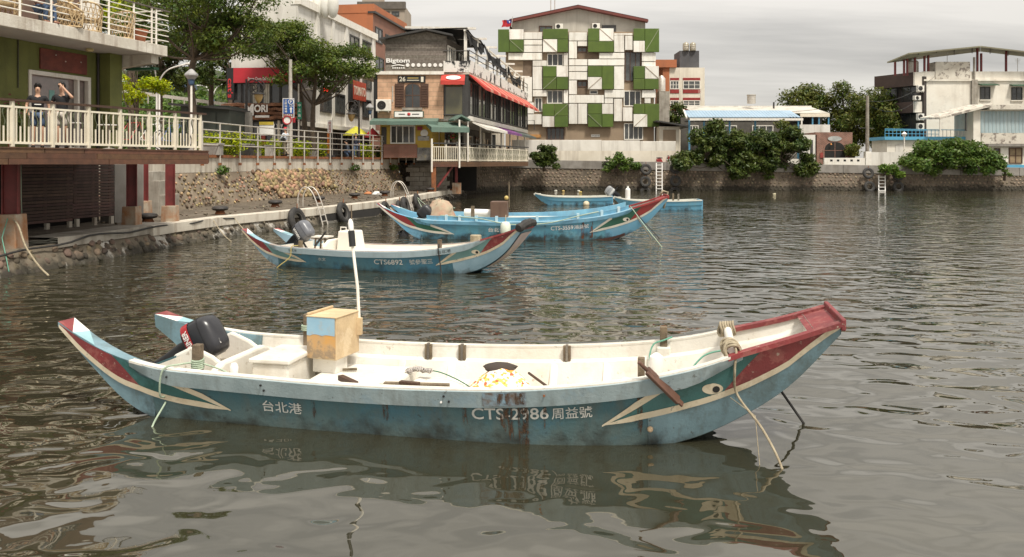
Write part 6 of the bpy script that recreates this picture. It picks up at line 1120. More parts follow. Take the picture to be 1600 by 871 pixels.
# big white house with the roof pavilion
HY = 100.0; xH = lambda u: xP(u,HY); zH = lambda v: zP(v,HY); FH = Face((xH(1443),HY),(xH(1625),HY)); wh = wthing('white_house', 'large weathered white house with corner balconies and a tin roof pavilion', 'building', (54,106,2.2)); old_plaster = mat('old_plaster', (.76,.725,.64), .85, (.64,.58,.49), .5, .7, .3, 14, streak=.45, sscale=.8, scol=(.28,.23,.17), patch=.12, pcol=(.2,.17,.14), pscale=.8); peel = mat('peeling_plaster', (.62,.58,.5), .9, (.45,.4,.33), .8, .7, .5, 14, patch=.85, pcol=(.17,.14,.12), pscale=1.3)
part(FH,'wall',wh,old_plaster,0,FH.L,2.2,zH(112),-9,0); part(FH,'cornice',wh,old_plaster,-.1,FH.L,zH(127),zH(124.5),.0,.2); part(FH,'peeling_block',wh,peel,FH.px(1461),FH.px(1515),zH(124),zH(97),-2,.12); 
FL_ = Face((xH(1398),HY+5),(xH(1430),HY)); brn_b = mat('balcony_brown', (.085,.055,.045), .8, (.06,.04,.032), 1.2, .7)
part(FL_,'recess',wh,mat('recess_dark',(.055,.045,.04),.9),0,FL_.L+.6,2.2,zH(120),-3,-.7)
for v0,v1 in ((113,134),(159,176)): part(FL_,'balcony',wh,brn_b,-.2,FL_.L+.0,zH(v1),zH(v0),-.9,.15); part(FH,'balcony_end',wh,old_plaster,-1.2,-.01,zH(v1),zH(v0),-1.4,.05)
for v0,v1 in ((134,159),(176,205)): win(FL_,wh,.6,2.6,zH(v1),zH(v0),metal_dark,1,0,glass_dark,.1,-.6); win(FL_,wh,3.2,FL_.L+.2,zH(v1),zH(v0),metal_dark,1,0,glass_dark,.1,-.6)
Fend = Face((xH(1430),HY-.2),(xH(1443),HY-.01))
for z_,lab in ((144,'upper outdoor air conditioner in the corner balcony of the white house'),(157,'small window air conditioner below the upper one on the white house'),(188,'lower outdoor air conditioner in the corner balcony of the white house'),(203,'bottom outdoor unit on the corner balcony of the white house')): aircon(lab, Fend, .35 if z_ != 157 else -.1, zH(z_), .8, .75 if z_ != 157 else .5, .05, 'units on the corner balcony')
for u0,u1,v0,v1 in ((1531,1547,136,156),(1580,1597,137,157)):
    o = win(FH,wh,FH.px(u0),FH.px(u1),zH(v1),zH(v0),metal_dark,1,1,glass_dark,.1,0,old_plaster); awning('window_awning',wh,mat('awn_dkgreen',(.05,.10,.06),.7),FH.px(u0-3),FH.px(u1+9),zH(v0-5),zH(v0-2.5),FH,.02,.8,.1)
rod('downpipe', FH.at(FH.px(1521),zH(165),.15), FH.at(FH.px(1521),zH(90),.15), .13, concrete, wh); obj('pipe_box', FH.box(MB(), FH.px(1517),FH.px(1526),zH(165),zH(125),.003,.25), concrete, wh)
tin = mat('tin_roof', (.21,.20,.13), .6, (.14,.12,.085), .8, .8); tin_u = mat('tin_under', (.075,.055,.045), .8)
rq = lambda u, v, Y: (xP(u,Y), Y, zP(v,Y))
for A_, B_, C_, D_ in (((1386,99,99.5),(1420,85,98.6),(1532,74,98.6),(1532,81,109)),((1532.3,74,98.6),(1660,89,98.6),(1660,96,109),(1532.3,81,109))):
    lo_ = [V(rq(*q)) for q in (A_,B_,C_,D_)]; obj('pavilion_roof', MB().hexa(lo_, [q+V((0,0,.16)) for q in lo_]), tin, wh)
for u,v in ((1401,98),(1415,96),(1420,94),(1432,92),(1447,90),(1453,90),(1530,78),(1536,88),(1575,84)): bar('roof_post', (xH(u),HY+.4,zH(118)), (xH(u),HY+.4,zH(v-5)), .2, .2, red_steel, wh, (0,1,0))
for k in range(7): u = 1435+k*28; vv = 86.5-(u-1420)*.098 if u < 1532 else 75.6+(u-1532)*.117; bar('purlin', rq(u,vv,98.8), rq(u,vv+6.2,108), .1, .12, tin_u, wh)
for u in (1438,1432): obj('roof_tank', MB().lathe((xH(u),HY+1.5,zH(112)), [(.5,0),(.5,1.3),(.3,1.5)], 14), steel, wh, smooth=True)
# blue fenced terrace and the tin sheds at the right edge
TY = 94.0; xT = lambda u: xP(u,TY); zT = lambda v: zP(v,TY); bt = wthing('blue_terrace', 'flat roofed white annex with a bright blue railing', 'building', (46,96,2.2)); bright_blue = mat('bright_blue', (.10,.36,.55), .5, (.08,.3,.47), 2, .6); obj('wall', MB().box(xT(1386),xT(1520),TY,TY+4,2.2,zT(219)), old_plaster, bt); obj('roof_slab', MB().box(xT(1380),xT(1525),TY-.4,TY+4.2,zT(219),zT(214)), bright_blue, bt)
for z_ in (204,209): bar('rail', (xT(1381),TY-.3,zT(z_)), (xT(1465),TY-.3,zT(z_+1)), .06, .06, bright_blue, bt)
bar('top_rail', (xT(1381),TY-.3,zT(202)), (xT(1520),TY-.3,zT(204)), .08, .08, bright_blue, bt)
for k in range(24): u = 1381+k*6; bar('baluster', (xT(u),TY-.3,zT(214)), (xT(u),TY-.3,zT(203)), .05, .05, bright_blue if u < 1466 else white_paint, bt, (0,1,0))
obj('door', MB().box(xT(1399),xT(1411),TY-.04,TY-.01,2.4,zT(225)), plaster, bt); obj('lower_wall', MB().box(xP(1361,91),xP(1420,91),91,91.3,1.8,zP(238,91)), plaster, bt)
ll = wthing('terrace_lamp', 'small white lantern on a post in front of the blue terrace', 'street lamp', (xP(1413,92),92,2.2)); rod('post', (xP(1413,92),92,2), (xP(1413,92),92,zP(212,92)), .06, white_paint, ll); obj('head', MB().lathe((xP(1413,92),92,zP(214,92)), [(.12,0),(.26,.25),(.30,.3),(.05,.55)], 8), white, ll)
SY = 92.0; xS = lambda u: xP(u,SY); zS = lambda v: zP(v,SY); sh_ = wthing('tin_shed', 'weathered shed clad in pale blue corrugated sheets at the right edge', 'shed', (55,94,2.0)); cor = mat('pale_corrugated', (.36,.45,.47), .55, (.28,.36,.38), .8, .7, streak=.5, sscale=2, scol=(.45,.42,.36))
obj('wall', MB().box(xS(1521),xS(1640),SY,SY+4,1.6,zS(172)), old_plaster, sh_)
for k in range(16): x0 = xS(1532)+k*.42; obj('corrugated_sheet', MB().prism([(0,-.0),(.1,-.05),(.31,-.05),(.40,0)], (x0,SY-.01,zS(208)), X3, (0,1,0), (0,0,zS(174)-zS(208))), cor, sh_)
obj('peeling_band', MB().box(xS(1533),xS(1640),SY-.12,SY-.002,zS(225),zS(208.5)), peel, sh_); obj('canopy', MB().box(xS(1540),xS(1640),SY-.6,SY,zS(229),zS(225.5)), grey_concrete, sh_)
obj('lean_roof', MB().hexa([(xS(1465),SY-.5,zS(187)),(xS(1545),SY-.8,zS(167)),(xS(1545),SY+4,zS(164)),(xS(1465),SY+4,zS(184))],[(xS(1465),SY-.5,zS(184)),(xS(1545),SY-.8,zS(163)),(xS(1545),SY+4,zS(160)),(xS(1465),SY+4,zS(181))]), peel, sh_); obj('roof', MB().box(xS(1540),xS(1640),SY-.8,SY+4,zS(172),zS(165)), peel, sh_); rod('support', (xS(1466),SY-.4,zS(205)), (xS(1466),SY-.4,zS(187)), .08, white_paint, sh_); rod('support', (xS(1506),SY-.4,zS(205)), (xS(1506),SY-.4,zS(176)), .1, metal_dark, sh_)
FSh = Face((xS(1540),SY),(xS(1640),SY)); win(FSh,sh_,xS(1553)-xS(1540),xS(1562)-xS(1540),zS(250),zS(232),brown_frame,0,2,glass_dark,.1,.01); win(FSh,sh_,xS(1576)-xS(1540),xS(1597)-xS(1540),zS(256),zS(231),brown_frame,1,1,mat('door_brown',(.3,.22,.13),.7),.1,.01); part(FSh,'white_door',sh_,white_paint,xS(1563)-xS(1540),xS(1575)-xS(1540),zS(257),zS(231),.0,.06); part(FSh,'blue_dado',sh_,bright_blue,xS(1566)-xS(1540),xS(1620)-xS(1540),1.6,zS(258),.0,.08)
# tyres and ladders on the far wall
for i,(u,v,lab) in enumerate(((1009,265,'black tyre on the far wall, top of the stack left of the white ladder'),(1008,284,'black tyre on the far wall, middle of the stack left of the white ladder'),(1008,301,'black tyre half sunk at the foot of the stack left of the white ladder'),(1055,263,'black tyre on the far wall, top of the stack right of the white ladder'),(1055,283,'black tyre on the far wall, middle of the stack right of the white ladder'),(1054,301,'black tyre half sunk at the foot of the stack right of the white ladder'),(1356,271,'upper black tyre on the far wall left of the small ladder'),(1358,292,'lower black tyre on the far wall left of the small ladder'),(1402,274,'upper black tyre on the far wall right of the small ladder, under the bush'),(1403,292,'lower black tyre on the far wall right of the small ladder'))):
    p = at(u,v,FY-.25+.1*(v<275)); tyre(lab, p+V((0,-.1,0)), (.05,-1,.18), .60, 'tyres hanging on the far wall', .25)
def wladder(lab, u, v0, v1, wpx, n):
    a = at(u,v0,FY-.1); b = at(u,v1,FY-.9); t = wthing('wall_ladder', lab, 'ladder', (b.x,b.y,0), 'ladders on the far wall'); w_ = wpx*FY/FPX/2
    for s in (-1,1): bar('side_rail', a+V((s*w_,0,0)), b+V((s*w_,0,-.4)), .09, .06, white, t, (0,1,0))
    for k in range(n): p = a.lerp(b,(k+.6)/n); bar('rung', p-V((w_,0,0)), p+V((w_,0,0)), .06, .06, white, t)
wladder('white ladder between the two stacks of tyres on the far wall', 1030,255,308,9,10); wladder('short white ladder under the green bush on the far wall', 1378,274,300,10,5)
for i,(u,c_) in enumerate(((1037,(.35,.03,.03)),(1053,(.5,.48,.45)))):
    p = at(u,247,88.3); t = wthing('scooter', ['red scooter parked behind the coping of the far wall','pale scooter parked behind the coping beside the big bush'][i], 'scooter', (p.x,88.3,2.3)); m_ = mat('scooter%d'%i, c_, .4)
    for x in (-.6,.6): obj('wheel', MB().torus((p.x+x,88.3,2.75),(0,1,0),.22,.07,16,6), rubber, t)
    obj('body', MB().prism([(-.75,.35),(-.8,.75),(-.3,.85),(-.1,.45),(.3,.45),(.5,1.1),(.62,1.05),(.55,.35)], (p.x,88.15,2.5), X3, Z3, (0,.3,0)), m_, t, bevel=.05); obj('seat', MB().ball((p.x-.45,88.3,3.38), .36, .16, .08), black, t, smooth=True); rod('handlebar', (p.x+.5,88.0,3.65), (p.x+.5,88.6,3.65), .03, black, t)
r2_ = random.Random(4)
for i,(u,v,c_) in enumerate(((867,296,(.7,.68,.6)),(880,297,(.55,.4,.15)),(904,297,(.6,.58,.5)),(907,299,(.65,.5,.15)),(958,298,(.7,.7,.68)),(1210,302,(.5,.45,.3)))):
    p = at(u,v+2.0,CAM_H*FPX/(v+2.0-HOR)); single('floating_litter', MB().ball((p.x,min(p.y,84.8),.03), .16, .12, .08, 8, 5, .2), mat('litter%d'%i, c_, .8), ['white scrap of litter floating by the far wall corner','tan scrap of litter floating left of the motor skiff','pale scrap of litter floating above the motor skiff','yellow scrap of litter floating above the motor skiff','white scrap of litter floating left of the tyre stacks','brownish scrap of litter floating below the big bush'][i], 'litter')
for i,(u,v,Y,dr,lab) in enumerate(((1160,172,99,.8,'thin overhead cable from the utility pole to the canopy house'),(1460,120,99.8,1.0,'upper thin overhead cable from the utility pole to the white house'),(1440,150,99.6,1.3,'lower thin overhead cable from the utility pole to the white house'))):
    single('overhead_cable', MB().tube(sag(at(1355.5,153+i*5,93), at(u,v,Y), dr, 14), .025, 4), black, lab, 'cable', 'overhead cables')
for i,(u,v,Y) in enumerate(((1480,98,101),(1590,112,101),(1095,162,100))):
    p = at(u,v,Y); t = wthing('roof_aerial', ['thin television aerial on the peeling roof block of the white house','thin television aerial near the right end of the white house','thin television aerial on the canopy house roof'][i], 'aerial', tuple(p), 'television aerials'); rod('mast', p, p+V((0,0,1.6)), .03, steel, t)
    for k in range(4): rod('element', p+V((-.35+.05*k,0,1.5-.16*k)), p+V((.35-.05*k,0,1.5-.16*k)), .015, steel, t)
# ------------------------------------------------------------------ trees and bushes of the far shore
def bush(name, label, u0, u1, v0, v1, Y, n, cn, sr, m, seed, group, size=.16, depth=2.0):
    a, b = at(u0,v1,Y), at(u1,v0,Y); cx, cz = (a.x+b.x)/2, (a.z+b.z)/2; rx, rz = (b.x-a.x)/2, (b.z-a.z)/2
    tree(name, label, (cx,Y,a.z), [(cx+.2,Y+.6,a.z-.4),(cx+.1,Y+.4,a.z+rz*.4),(cx,Y+.1,cz)], ragged(cx,Y,a.z,b.z,rx,depth,cn,sr,seed), n, size, m, True, group, .16, seed, .5, .5)
def ragged(cx, Y, z0, z1, rx, dp, n, sr, seed):
    r2 = random.Random(seed); out = []; ph = r2.uniform(0,6)
    for k in range(n):
        u = r2.uniform(-1,1); hgt = (1-.75*abs(u)**4)*(.92+.08*math.sin(u*5+ph)); t = r2.random()**.8; low = .12*math.sin(u*7+ph*2)+.10
        z = z0+(z1-z0)*(low+(hgt-low)*t*.92); s = sr*r2.uniform(.45,1.15); out.append(((cx+u*max(.1,rx-s*.5), Y+r2.uniform(-1,1)*dp*(1-.5*t), z), (s,s*.9,s*r2.uniform(.45,.75))))
    return out
shore = 'trees overhanging the far wall'
bush('shore_tree','dark green tree over the far wall, left of the big pair below the blue roof',1054,1180,188,274,86.2,20000,95,.95,leaf_dark,51,shore,.19)
bush('shore_tree','dark green tree over the far wall, right of the big pair below the blue roof',1140,1273,193,278,86.4,20000,95,.95,leaf_dark,52,shore,.19)
bush('shore_tree','rounded green tree over the far wall in front of the tin shed',1412,1558,211,274,86.3,20000,100,.95,leaf_mid,53,shore,.18)
bush('shore_bush','green bush at the corner beside the restaurant deck',824,872,222,262,84.2,4200,24,.6,leaf_dark,54,'bushes on the far wall',.17,1.0)
bush('shore_bush','sprawling loose bush left of the tyre stacks',926,1004,238,268,85.6,2300,20,.6,leaf_mid,55,'bushes on the far wall',.16,.9)
bush('shore_bush','bright green bush above the short white ladder',1370,1408,253,275,85.5,2200,14,.5,leafmat('leaf_bright',(.10,.17,.03),(.15,.22,.04)),56,'bushes on the far wall',.14,.7)
bush('shore_bush','tiny green bush growing on the wall at the right',1566,1578,264,276,85.4,260,4,.3,leaf_mid,57,'bushes on the far wall',.1,.4)
bush('shore_bush','yellowish bush beside the white garden pier',1320,1350,222,246,90,1300,9,.6,leaf_olive,58,'bushes on the far wall',.16,.8)
bush('shore_tree','yellow blossoming tree behind the right half of the big pair',1195,1245,188,215,88.5,1500,8,.8,leaf_olive,59,shore,.16,.8)
big = 'tall trees behind the brick house'
for i,(u0,u1,v0,v1,Y,sd,lab) in enumerate(((1216,1305,126,215,112,61,'tall olive green tree behind the canopy house'),(1290,1372,120,235,108,62,'tall olive green tree behind the utility pole'),(1340,1405,135,230,104,63,'olive green tree beside the corner of the white house'))):
    a, b = at(u0,v1,Y), at(u1,v0,Y); cx = (a.x+b.x)/2; cz = (a.z+b.z)/2
    tree('tall_tree', lab, (cx,Y,2.2), [(cx,Y,2.2),(cx,Y,a.z),(cx,Y,cz)], [(p,r) for p,r in crown(cx,Y,cz,(b.x-a.x)/2-.6,3,(b.z-a.z)/2-.5,46,1.25,sd,.75)], 9500, .21, leaf_olive, True, big, .35, sd, .5, .5)
for i,(u,v,s) in enumerate(((1047,175,1.6),(1075,190,1.3))):
    b = at(u,v,99); tree('yard_tree', ['small dark tree between the panel building and the red banded building','small dark tree beside the end of the blue roof'][i], (b.x,99,PROM), [(b.x,99,PROM),(b.x,99,b.z)], crown(b.x,99,b.z,s,1,s*.7,7,.8,70+i,.7), 1400, .2, leaf_dark, True, 'small yard trees', .12, 70+i)
for i,(u,v) in enumerate(((1109,252),(345,262),(613,262),(553,260))):
    if i == 0: continue
    p0 = rail_at(u); c = V((p0[0]+.15,p0[1]-.1,2.5)); t = wthing('wall_weed', ['','weed sprouting from the top of the cobble wall near the deck','weed sprouting from the cobble wall near the abutment','weed sprouting from the cobble wall in the middle'][i], 'plant', tuple(c), 'weeds on the cobble wall'); leaves('foliage', t, [(tuple(c),(.35,.3,.22))], 90, .12, leaf_mid, seed=80+i); obj('stem', MB().tube([c-V((.1,0,.15)),c],.02,4), old_wood, t)
# ------------------------------------------------------------------ the sampans
XS = [-4.55,-4.4,-4.0,-3.5,-3.0,-2.5,-2,-1,0,1,2,2.7,3.2,3.7,4.16]
GS = [1.06,.97,.80,.66,.59,.57,.56,.54,.55,.59,.69,.82,.97,1.12,1.28]
BS = [.78,.80,.86,.93,.98,1.0,1.02,1.04,1.05,1.03,.93,.8,.67,.57,.52]
KS = [1.03,.91,.56,.14,-.08,-.12,-.14,-.15,-.15,-.15,-.1,.03,.25,.62,1.17]
WS = [.78,.80,.84,.84,.80,.80,.82,.84,.84,.82,.66,.46,.36,.38,.48]
hG = lambda x: cubic(XS, GS, x); hB = lambda x: cubic(XS, BS, x); hK = lambda x: cubic(XS, KS, x); hW = lambda x: cubic(XS, WS, x)
def hside(x, v, s=-1, off=0.):
    return V((x, s*(hW(x)+(hB(x)-hW(x))*max(v, 0)**.85 + off), hK(x)+(hG(x)-hK(x))*v - off*.25))
XT, XB = -3.15, 4.16
BOW_STRIPE = [(1.85,.44),(2.22,.5),(2.72,.52),(3.25,.49),(3.66,.52),(4.0,.72),(4.14,.9)]
BOW_TOP = [(1.85,.44),(2.13,.60),(2.35,.74),(2.48,.82),(3.0,.84),(3.2,.985),(4.15,.985)]
BOW_DIAG = [(3.03,.53),(3.42,.985)]
STN_STRIPE = [(-4.55,.5),(-4.2,.3),(-3.77,.40),(-3.34,.51),(-2.93,.5),(-2.52,.46),(-2.18,.43)]
STN_TOP = [(-4.55,.985),(-3.45,.985),(-3.3,.78),(-2.86,.74),(-2.75,.69),(-2.49,.57),(-2.18,.43)]
STN_DIAG = [(-3.66,.985),(-3.28,.53)]
def patch(name, parent, x0, x1, lo, hi, m, s, off=.005, n=24, nv=3):
    rows = []
    for x in fr(x0, x1, n):
        a, b = lo(x), hi(x); rows.append([hside(x, a+(b-a)*k/nv, s, off) for k in range(nv+1)])
    return obj(name, MB().grid(rows), m, parent, smooth='all')
def hull_text(name, parent, txt, x0, x1, v, ht, m, s=-1, off=.007, fat=.02):
    tv, tf = tmesh(txt, fat); pts = []
    for a, b in tv:
        x = (x0+x1)/2 + a*(x1-x0); h = hG(x)-hK(x); pts.append(hside(x, v + b*ht/h, s, off))
    return obj(name, MB().add(pts, tf), m, parent)
def strake(parent, x0, x1, s, m, wide=.17, out=.035):
    rows = []
    for x in fr(x0, x1, 48):
        h = hG(x)-hK(x); vb = 1-wide/h*min(1, .35+1.3*min(abs(x-x0), abs(x1-x))); k = out*min(1, .15+2.5*min(x-x0, x1-x))
        rows.append([hside(x, vb-.02, s, 0), hside(x, vb, s, k), hside(x, 1, s, k), hside(x, 1.012, s, -.02)])
    return obj('strake', MB().grid(rows), m, parent, smooth=50)
def sampan(name, label, loc, rz, scale, P, near_end=-4.5, far_end=-4.3):
    t = thing(name, label, 'boat', loc, R(rz), 'sampans moored in the harbour'); t.scale = (scale,)*3
    rows = []
    for x in fr(XT, XB, 60):
        a = [hside(x, v, -1) for v in (1,.75,.5,.25,0)]; b = [hside(x, v, 1) for v in (0,.25,.5,.75,1)]
        rows.append(a + [V((x, 0, hK(x)-.02))] + b)
    m = MB().grid(rows); n = len(rows[0]); m.f.append(tuple(range(n))); m.mi.append(0); m.f.append(tuple(60*n+k for k in range(n))); m.mi.append(0)
    obj('hull', m, P['hull'], t, smooth=35)
    # stern horns: the sides run on past the transom and sweep up
    for s, xe in ((-1, near_end), (1, far_end)):
        rows = []; top = []
        for x in fr(XT+.35, xe, 22):
            th = .10 + .17*max(0, (x-XT)/(xe-XT)); o1 = hside(x, 1, s); o0 = hside(x, 0, s)
            if x > XT: o0 = hside(x, .55, s)
            ii = V((0, -s*th, 0)); rows.append([o1, o0, o0+ii*.9, o1+ii])
        mm = MB().grid(rows, close=True); mm.f += [(0,1,2,3), tuple(22*4+k for k in range(4))]; mm.mi += [0, 0]
        h = obj('stern_horn', mm, P['light'], t, smooth=40)
        tt = MB(); q = V((0,0,.006))
        f = lambda u, w_: (lambda x: hside(x, 1, s) + V((0, -s*(.10+.17*max(0,(x-XT)/(xe-XT)))*w_, .006)))(xe + u)
        obj('tip_paint', MB().quad(f(.0,.02), f(.22,.02), f(0,.98)), P['red'], h)
        obj('tip_paint', MB().quad(f(.22,.02), f(.27,.98), f(.0,.98)), white, h)
        obj('tip_paint', MB().quad(f(.22,.02), f(.55,.02), f(.27,.98)), P['teal'], h)
    # liner: inner wall with a ledge, floor
    rows = []
    for x in fr(XT+.05, 3.92, 60):
        g, bb = hG(x), hB(x); zf = max(P.get('floor', .10), hK(x)+.1); d = max(.05, g-zf)
        wf = max(.12, min(hW(x)-.03, bb-.16)); e = min(.15, d*.4)
        r = [V((x,-(bb-.07),g)), V((x,-(bb-.09),g-e)), V((x,-(bb-.15),g-e-.03)), V((x,-wf,zf+.03)), V((x,-wf+.06,zf))]
        rows.append(r + [V((p.x,-p.y,p.z)) for p in r[::-1]])
    m = MB().grid(rows); n = len(rows[0]); m.f += [tuple(range(n)), tuple(60*n+k for k in range(n))]; m.mi += [0, 0]
    obj('liner', m, P['inner'], t, smooth=30)
    for s in (-1, 1):
        strake(t, -3.42, 3.22, s, P['band'], P.get('wide', .17))
        g = MB(); g.grid([[hside(x,1,s)+V((0,s*.022,-.012)), hside(x,1,s)+V((0,s*.022,.012)), hside(x,1,s)+V((0,-s*.075,.012)), hside(x,1,s)+V((0,-s*.075,-.012))] for x in fr(-3.4, 3.1, 50)], close=True)
        obj('gunwale', g, P['rail'], t, smooth=40)
        g = MB(); g.grid([[hside(x,1,s)+V((0,s*.02,-.03)), hside(x,1,s)+V((0,s*.02,.018)), hside(x,1,s)+V((0,-s*.10,.018)), hside(x,1,s)+V((0,-s*.10,-.03))] for x in fr(3.08, 4.165, 14)], close=True)
        o = len(g.v); g.f += [(0,1,2,3), (o-4,o-3,o-2,o-1)]; g.mi += [0,0]
        obj('prow_rail', g, P['red'], t, smooth=40)
        # ribs on the inner wall
        if s == 1 or P.get('bothribs'):
            for x in P.get('ribs', [-2.2,-1.5,-.85,-.2,.45,1.1,1.75,2.3]):
                g_, bb = hG(x), hB(x); e = .15
                rb = MB().hexa([(x-.05,s*(bb-.15),g_-.18),(x+.05,s*(bb-.15),g_-.18),(x+.05,s*(bb-.09),g_-.16),(x-.05,s*(bb-.09),g_-.16)],
                               [(x-.05,s*(hW(x)-.10),.10),(x+.05,s*(hW(x)-.10),.10),(x+.05,s*(hW(x)+.02),.10),(x-.05,s*(hW(x)+.02),.10)])
                obj('rib', rb, P['inner'], t, bevel=.012)
        # painted bow and stern fields
        w2 = .034
        st = lambda x: lerps(BOW_STRIPE, x); hh = lambda x: w2/max(.09, hG(x)-hK(x))*min(1, (x-1.84)*3.2)
        patch('bow_lower_paint', t, 2.3, 4.15, lambda x: .012, lambda x: st(x), P['light'], s, .003)
        patch('bow_stripe', t, 1.85, 4.15, lambda x: max(0, st(x)-hh(x)), lambda x: min(1, st(x)+hh(x)), P['stripe'], s, .008, nv=1)
        if P.get('arm', True):
            patch('bow_arm', t, 1.85, 2.50, lambda x: lerps(BOW_TOP, x)-.02, lambda x: lerps(BOW_TOP, x)+.075*min(1,(x-1.84)*3), P['stripe'], s, .008, nv=1)
        patch('bow_green_paint', t, 1.9, 3.40, lambda x: max(st(x), lerps(BOW_DIAG, x) if x > 3.03 else 0), lambda x: lerps(BOW_TOP, x), P['green'], s, .0045)
        patch('bow_red_paint', t, 3.03, 4.15, lambda x: st(x), lambda x: max(st(x), min(lerps(BOW_DIAG, x), .985)), P['red'], s, .0055)
        ss_ = lambda x: lerps(STN_STRIPE, x); xe = near_end if s < 0 else far_end; hs = lambda x: w2/max(.09, hG(x)-hK(x))*min(1, (-2.17-x)*3.2)
        patch('stern_stripe', t, xe+.02, -2.18, lambda x: max(0, ss_(x)-hs(x)), lambda x: min(.97, ss_(x)+hs(x)), P['stripe'], s, .008, nv=1)
        patch('stern_arm', t, -2.88, -2.18, lambda x: lerps(STN_TOP, x)-.02, lambda x: lerps(STN_TOP, x)+.075*min(1,(-2.17-x)*3), P['stripe'], s, .008, nv=1)
        patch('stern_green_paint', t, -3.64, -2.22, lambda x: max(ss_(x), lerps(STN_DIAG, x) if x < -3.28 else 0), lambda x: lerps(STN_TOP, x), P['green'], s, .0045)
        patch('stern_red_paint', t, xe+.03, -3.28, lambda x: ss_(x), lambda x: max(ss_(x), min(.985, lerps(STN_DIAG, x))), P['red'], s, .0055)
        # the eye
        ex, ev = 2.93, .64; pts = []; pup = []
        for k in range(24):
            a = 2*math.pi*k/24; dx, dz = .105*math.cos(a), .058*math.sin(a); dx2 = dx*.985; dz2 = dz - dx*.06 + (.006 if dx > 0 else 0)
            x = ex+dx2; pts.append(hside(x, hv(x, ex, ev, dz2), s, .009))
            x = ex+.035+.036*math.cos(a); pup.append(hside(x, hv(x, ex, ev, .036*math.sin(a)-.004), s, .012))
        e_ = obj('eye', MB().quad(*pts), P['stripe'], t); obj('pupil', MB().quad(*pup), black, e_)
    # red deck over the tip of the prow
    xs = fr(3.86, 4.17, 4); obj('prow_deck', MB().grid([[V((x,-(hB(x)-.08),hG(x)-.008)), V((x,hB(x)-.08,hG(x)-.008))] for x in xs]), P['red'], t)
    obj('prow_lip', MB().beam((4.175,-hB(4.16)-.02,1.27),(4.175,hB(4.16)+.02,1.27),.05,.12), P['red'], t, bevel=.015)
    return t
def hv(x, ex, ev, dz):
    z = hK(ex)+(hG(ex)-hK(ex))*ev + dz; return (z-hK(x))/(hG(x)-hK(x))
def outboard(parent, loc, tilt, sc_, cowl_m, stripe_m, txt, txt_m, yaw=0):
    M4 = Matrix.Translation(V(loc)) @ Matrix.Rotation(R(yaw), 4, 'Z') @ Matrix.Rotation(R(tilt), 4, 'Y') @ Matrix.Scale(sc_, 4)
    def T(mb): mb.v = [tuple(M4 @ V(p)) for p in mb.v]; return mb
    def rr(h, lx, ly, cx=0, k=.5, n=20):
        out = []
        for i in range(n):
            a = 2*math.pi*i/n; c, s = math.cos(a), math.sin(a)
            out.append((cx+lx*math.copysign(abs(c)**k, c), ly*math.copysign(abs(s)**k, s), h))
        return out
    m = MB(); rows = [rr(.02,.17,.13,-.02), rr(.06,.23,.165), rr(.2,.26,.18), rr(.34,.26,.18,.005), rr(.42,.24,.165,.01), rr(.47,.18,.12,.02), rr(.49,.08,.05,.03)]
    m.grid(rows, close=True); n = 20; m.f += [tuple(range(n))[::-1], tuple(6*n+k for k in range(n))]; m.mi += [0,0]
    cw = obj('outboard_motor', T(m), cowl_m, parent, smooth=50)
    sec = [rr(z, .264, .186, 0) for z in (.09, .2)]
    obj('cowl_stripe', T(MB().grid(sec, close=True)), stripe_m, cw, smooth='all')
    lg = MB(); lg.grid([rr(.05,.12,.09,.02), rr(-.12,.11,.07,.0), rr(-.35,.09,.045,.0), rr(-.62,.10,.035,.02), rr(-.66,.17,.02,.04), rr(-.68,.12,.03,.03), rr(-.80,.14,.045,.05), rr(-.9,.08,.012,.02)], close=True)
    lg.f += [tuple(range(n))[::-1], tuple(7*n+k for k in range(n))]; lg.mi += [0,0]; obj('motor_leg', T(lg), black_plastic, cw, smooth=40)
    obj('cowl_seam', T(MB().grid([rr(z, .262, .1815, .005) for z in (.345,.352)], close=True)), black, cw); obj('cowl_sticker', T(MB().quad((.10,-.07,.484),(.16,-.07,.478),(.16,.03,.478),(.10,.03,.484))), white, cw)
    br = MB().box(.09,.22,-.12,-.08,-.32,.06).box(.09,.22,.08,.12,-.32,.06).box(.13,.2,-.08,.08,-.28,-.2); br.cyl((.1,-.14,-.02),(.1,.14,-.02),.035); br.box(.2,.45,-.02,.03,.02,.06)
    obj('clamp_bracket', T(br), black_plastic, cw, bevel=.01)
    pr = MB().cyl((-.09,0,-.78),(-.16,0,-.78),.05,.03)
    for k in range(3):
        a = 2*math.pi*k/3; d = V((0, math.cos(a), math.sin(a))); e2 = V((0,-math.sin(a),math.cos(a))); c = V((-.12,0,-.78))
        pr.quad(c+d*.03-e2*.03+V((.03,0,0)), c+d*.15-e2*.06+V((.02,0,0)), c+d*.17+e2*.03, c+d*.03+e2*.03+V((-.03,0,0)))
    obj('propeller', T(pr), black_plastic, cw)
    X3 = M4.to_3x3()
    if txt: lettering('lettering', txt, txt_m, cw, M4 @ V((.0,-.186,.145)), X3 @ V((-1,0,0)), X3 @ V((0,0,-1)), .34*sc_, .075*sc_, .02, .006)
    return cw

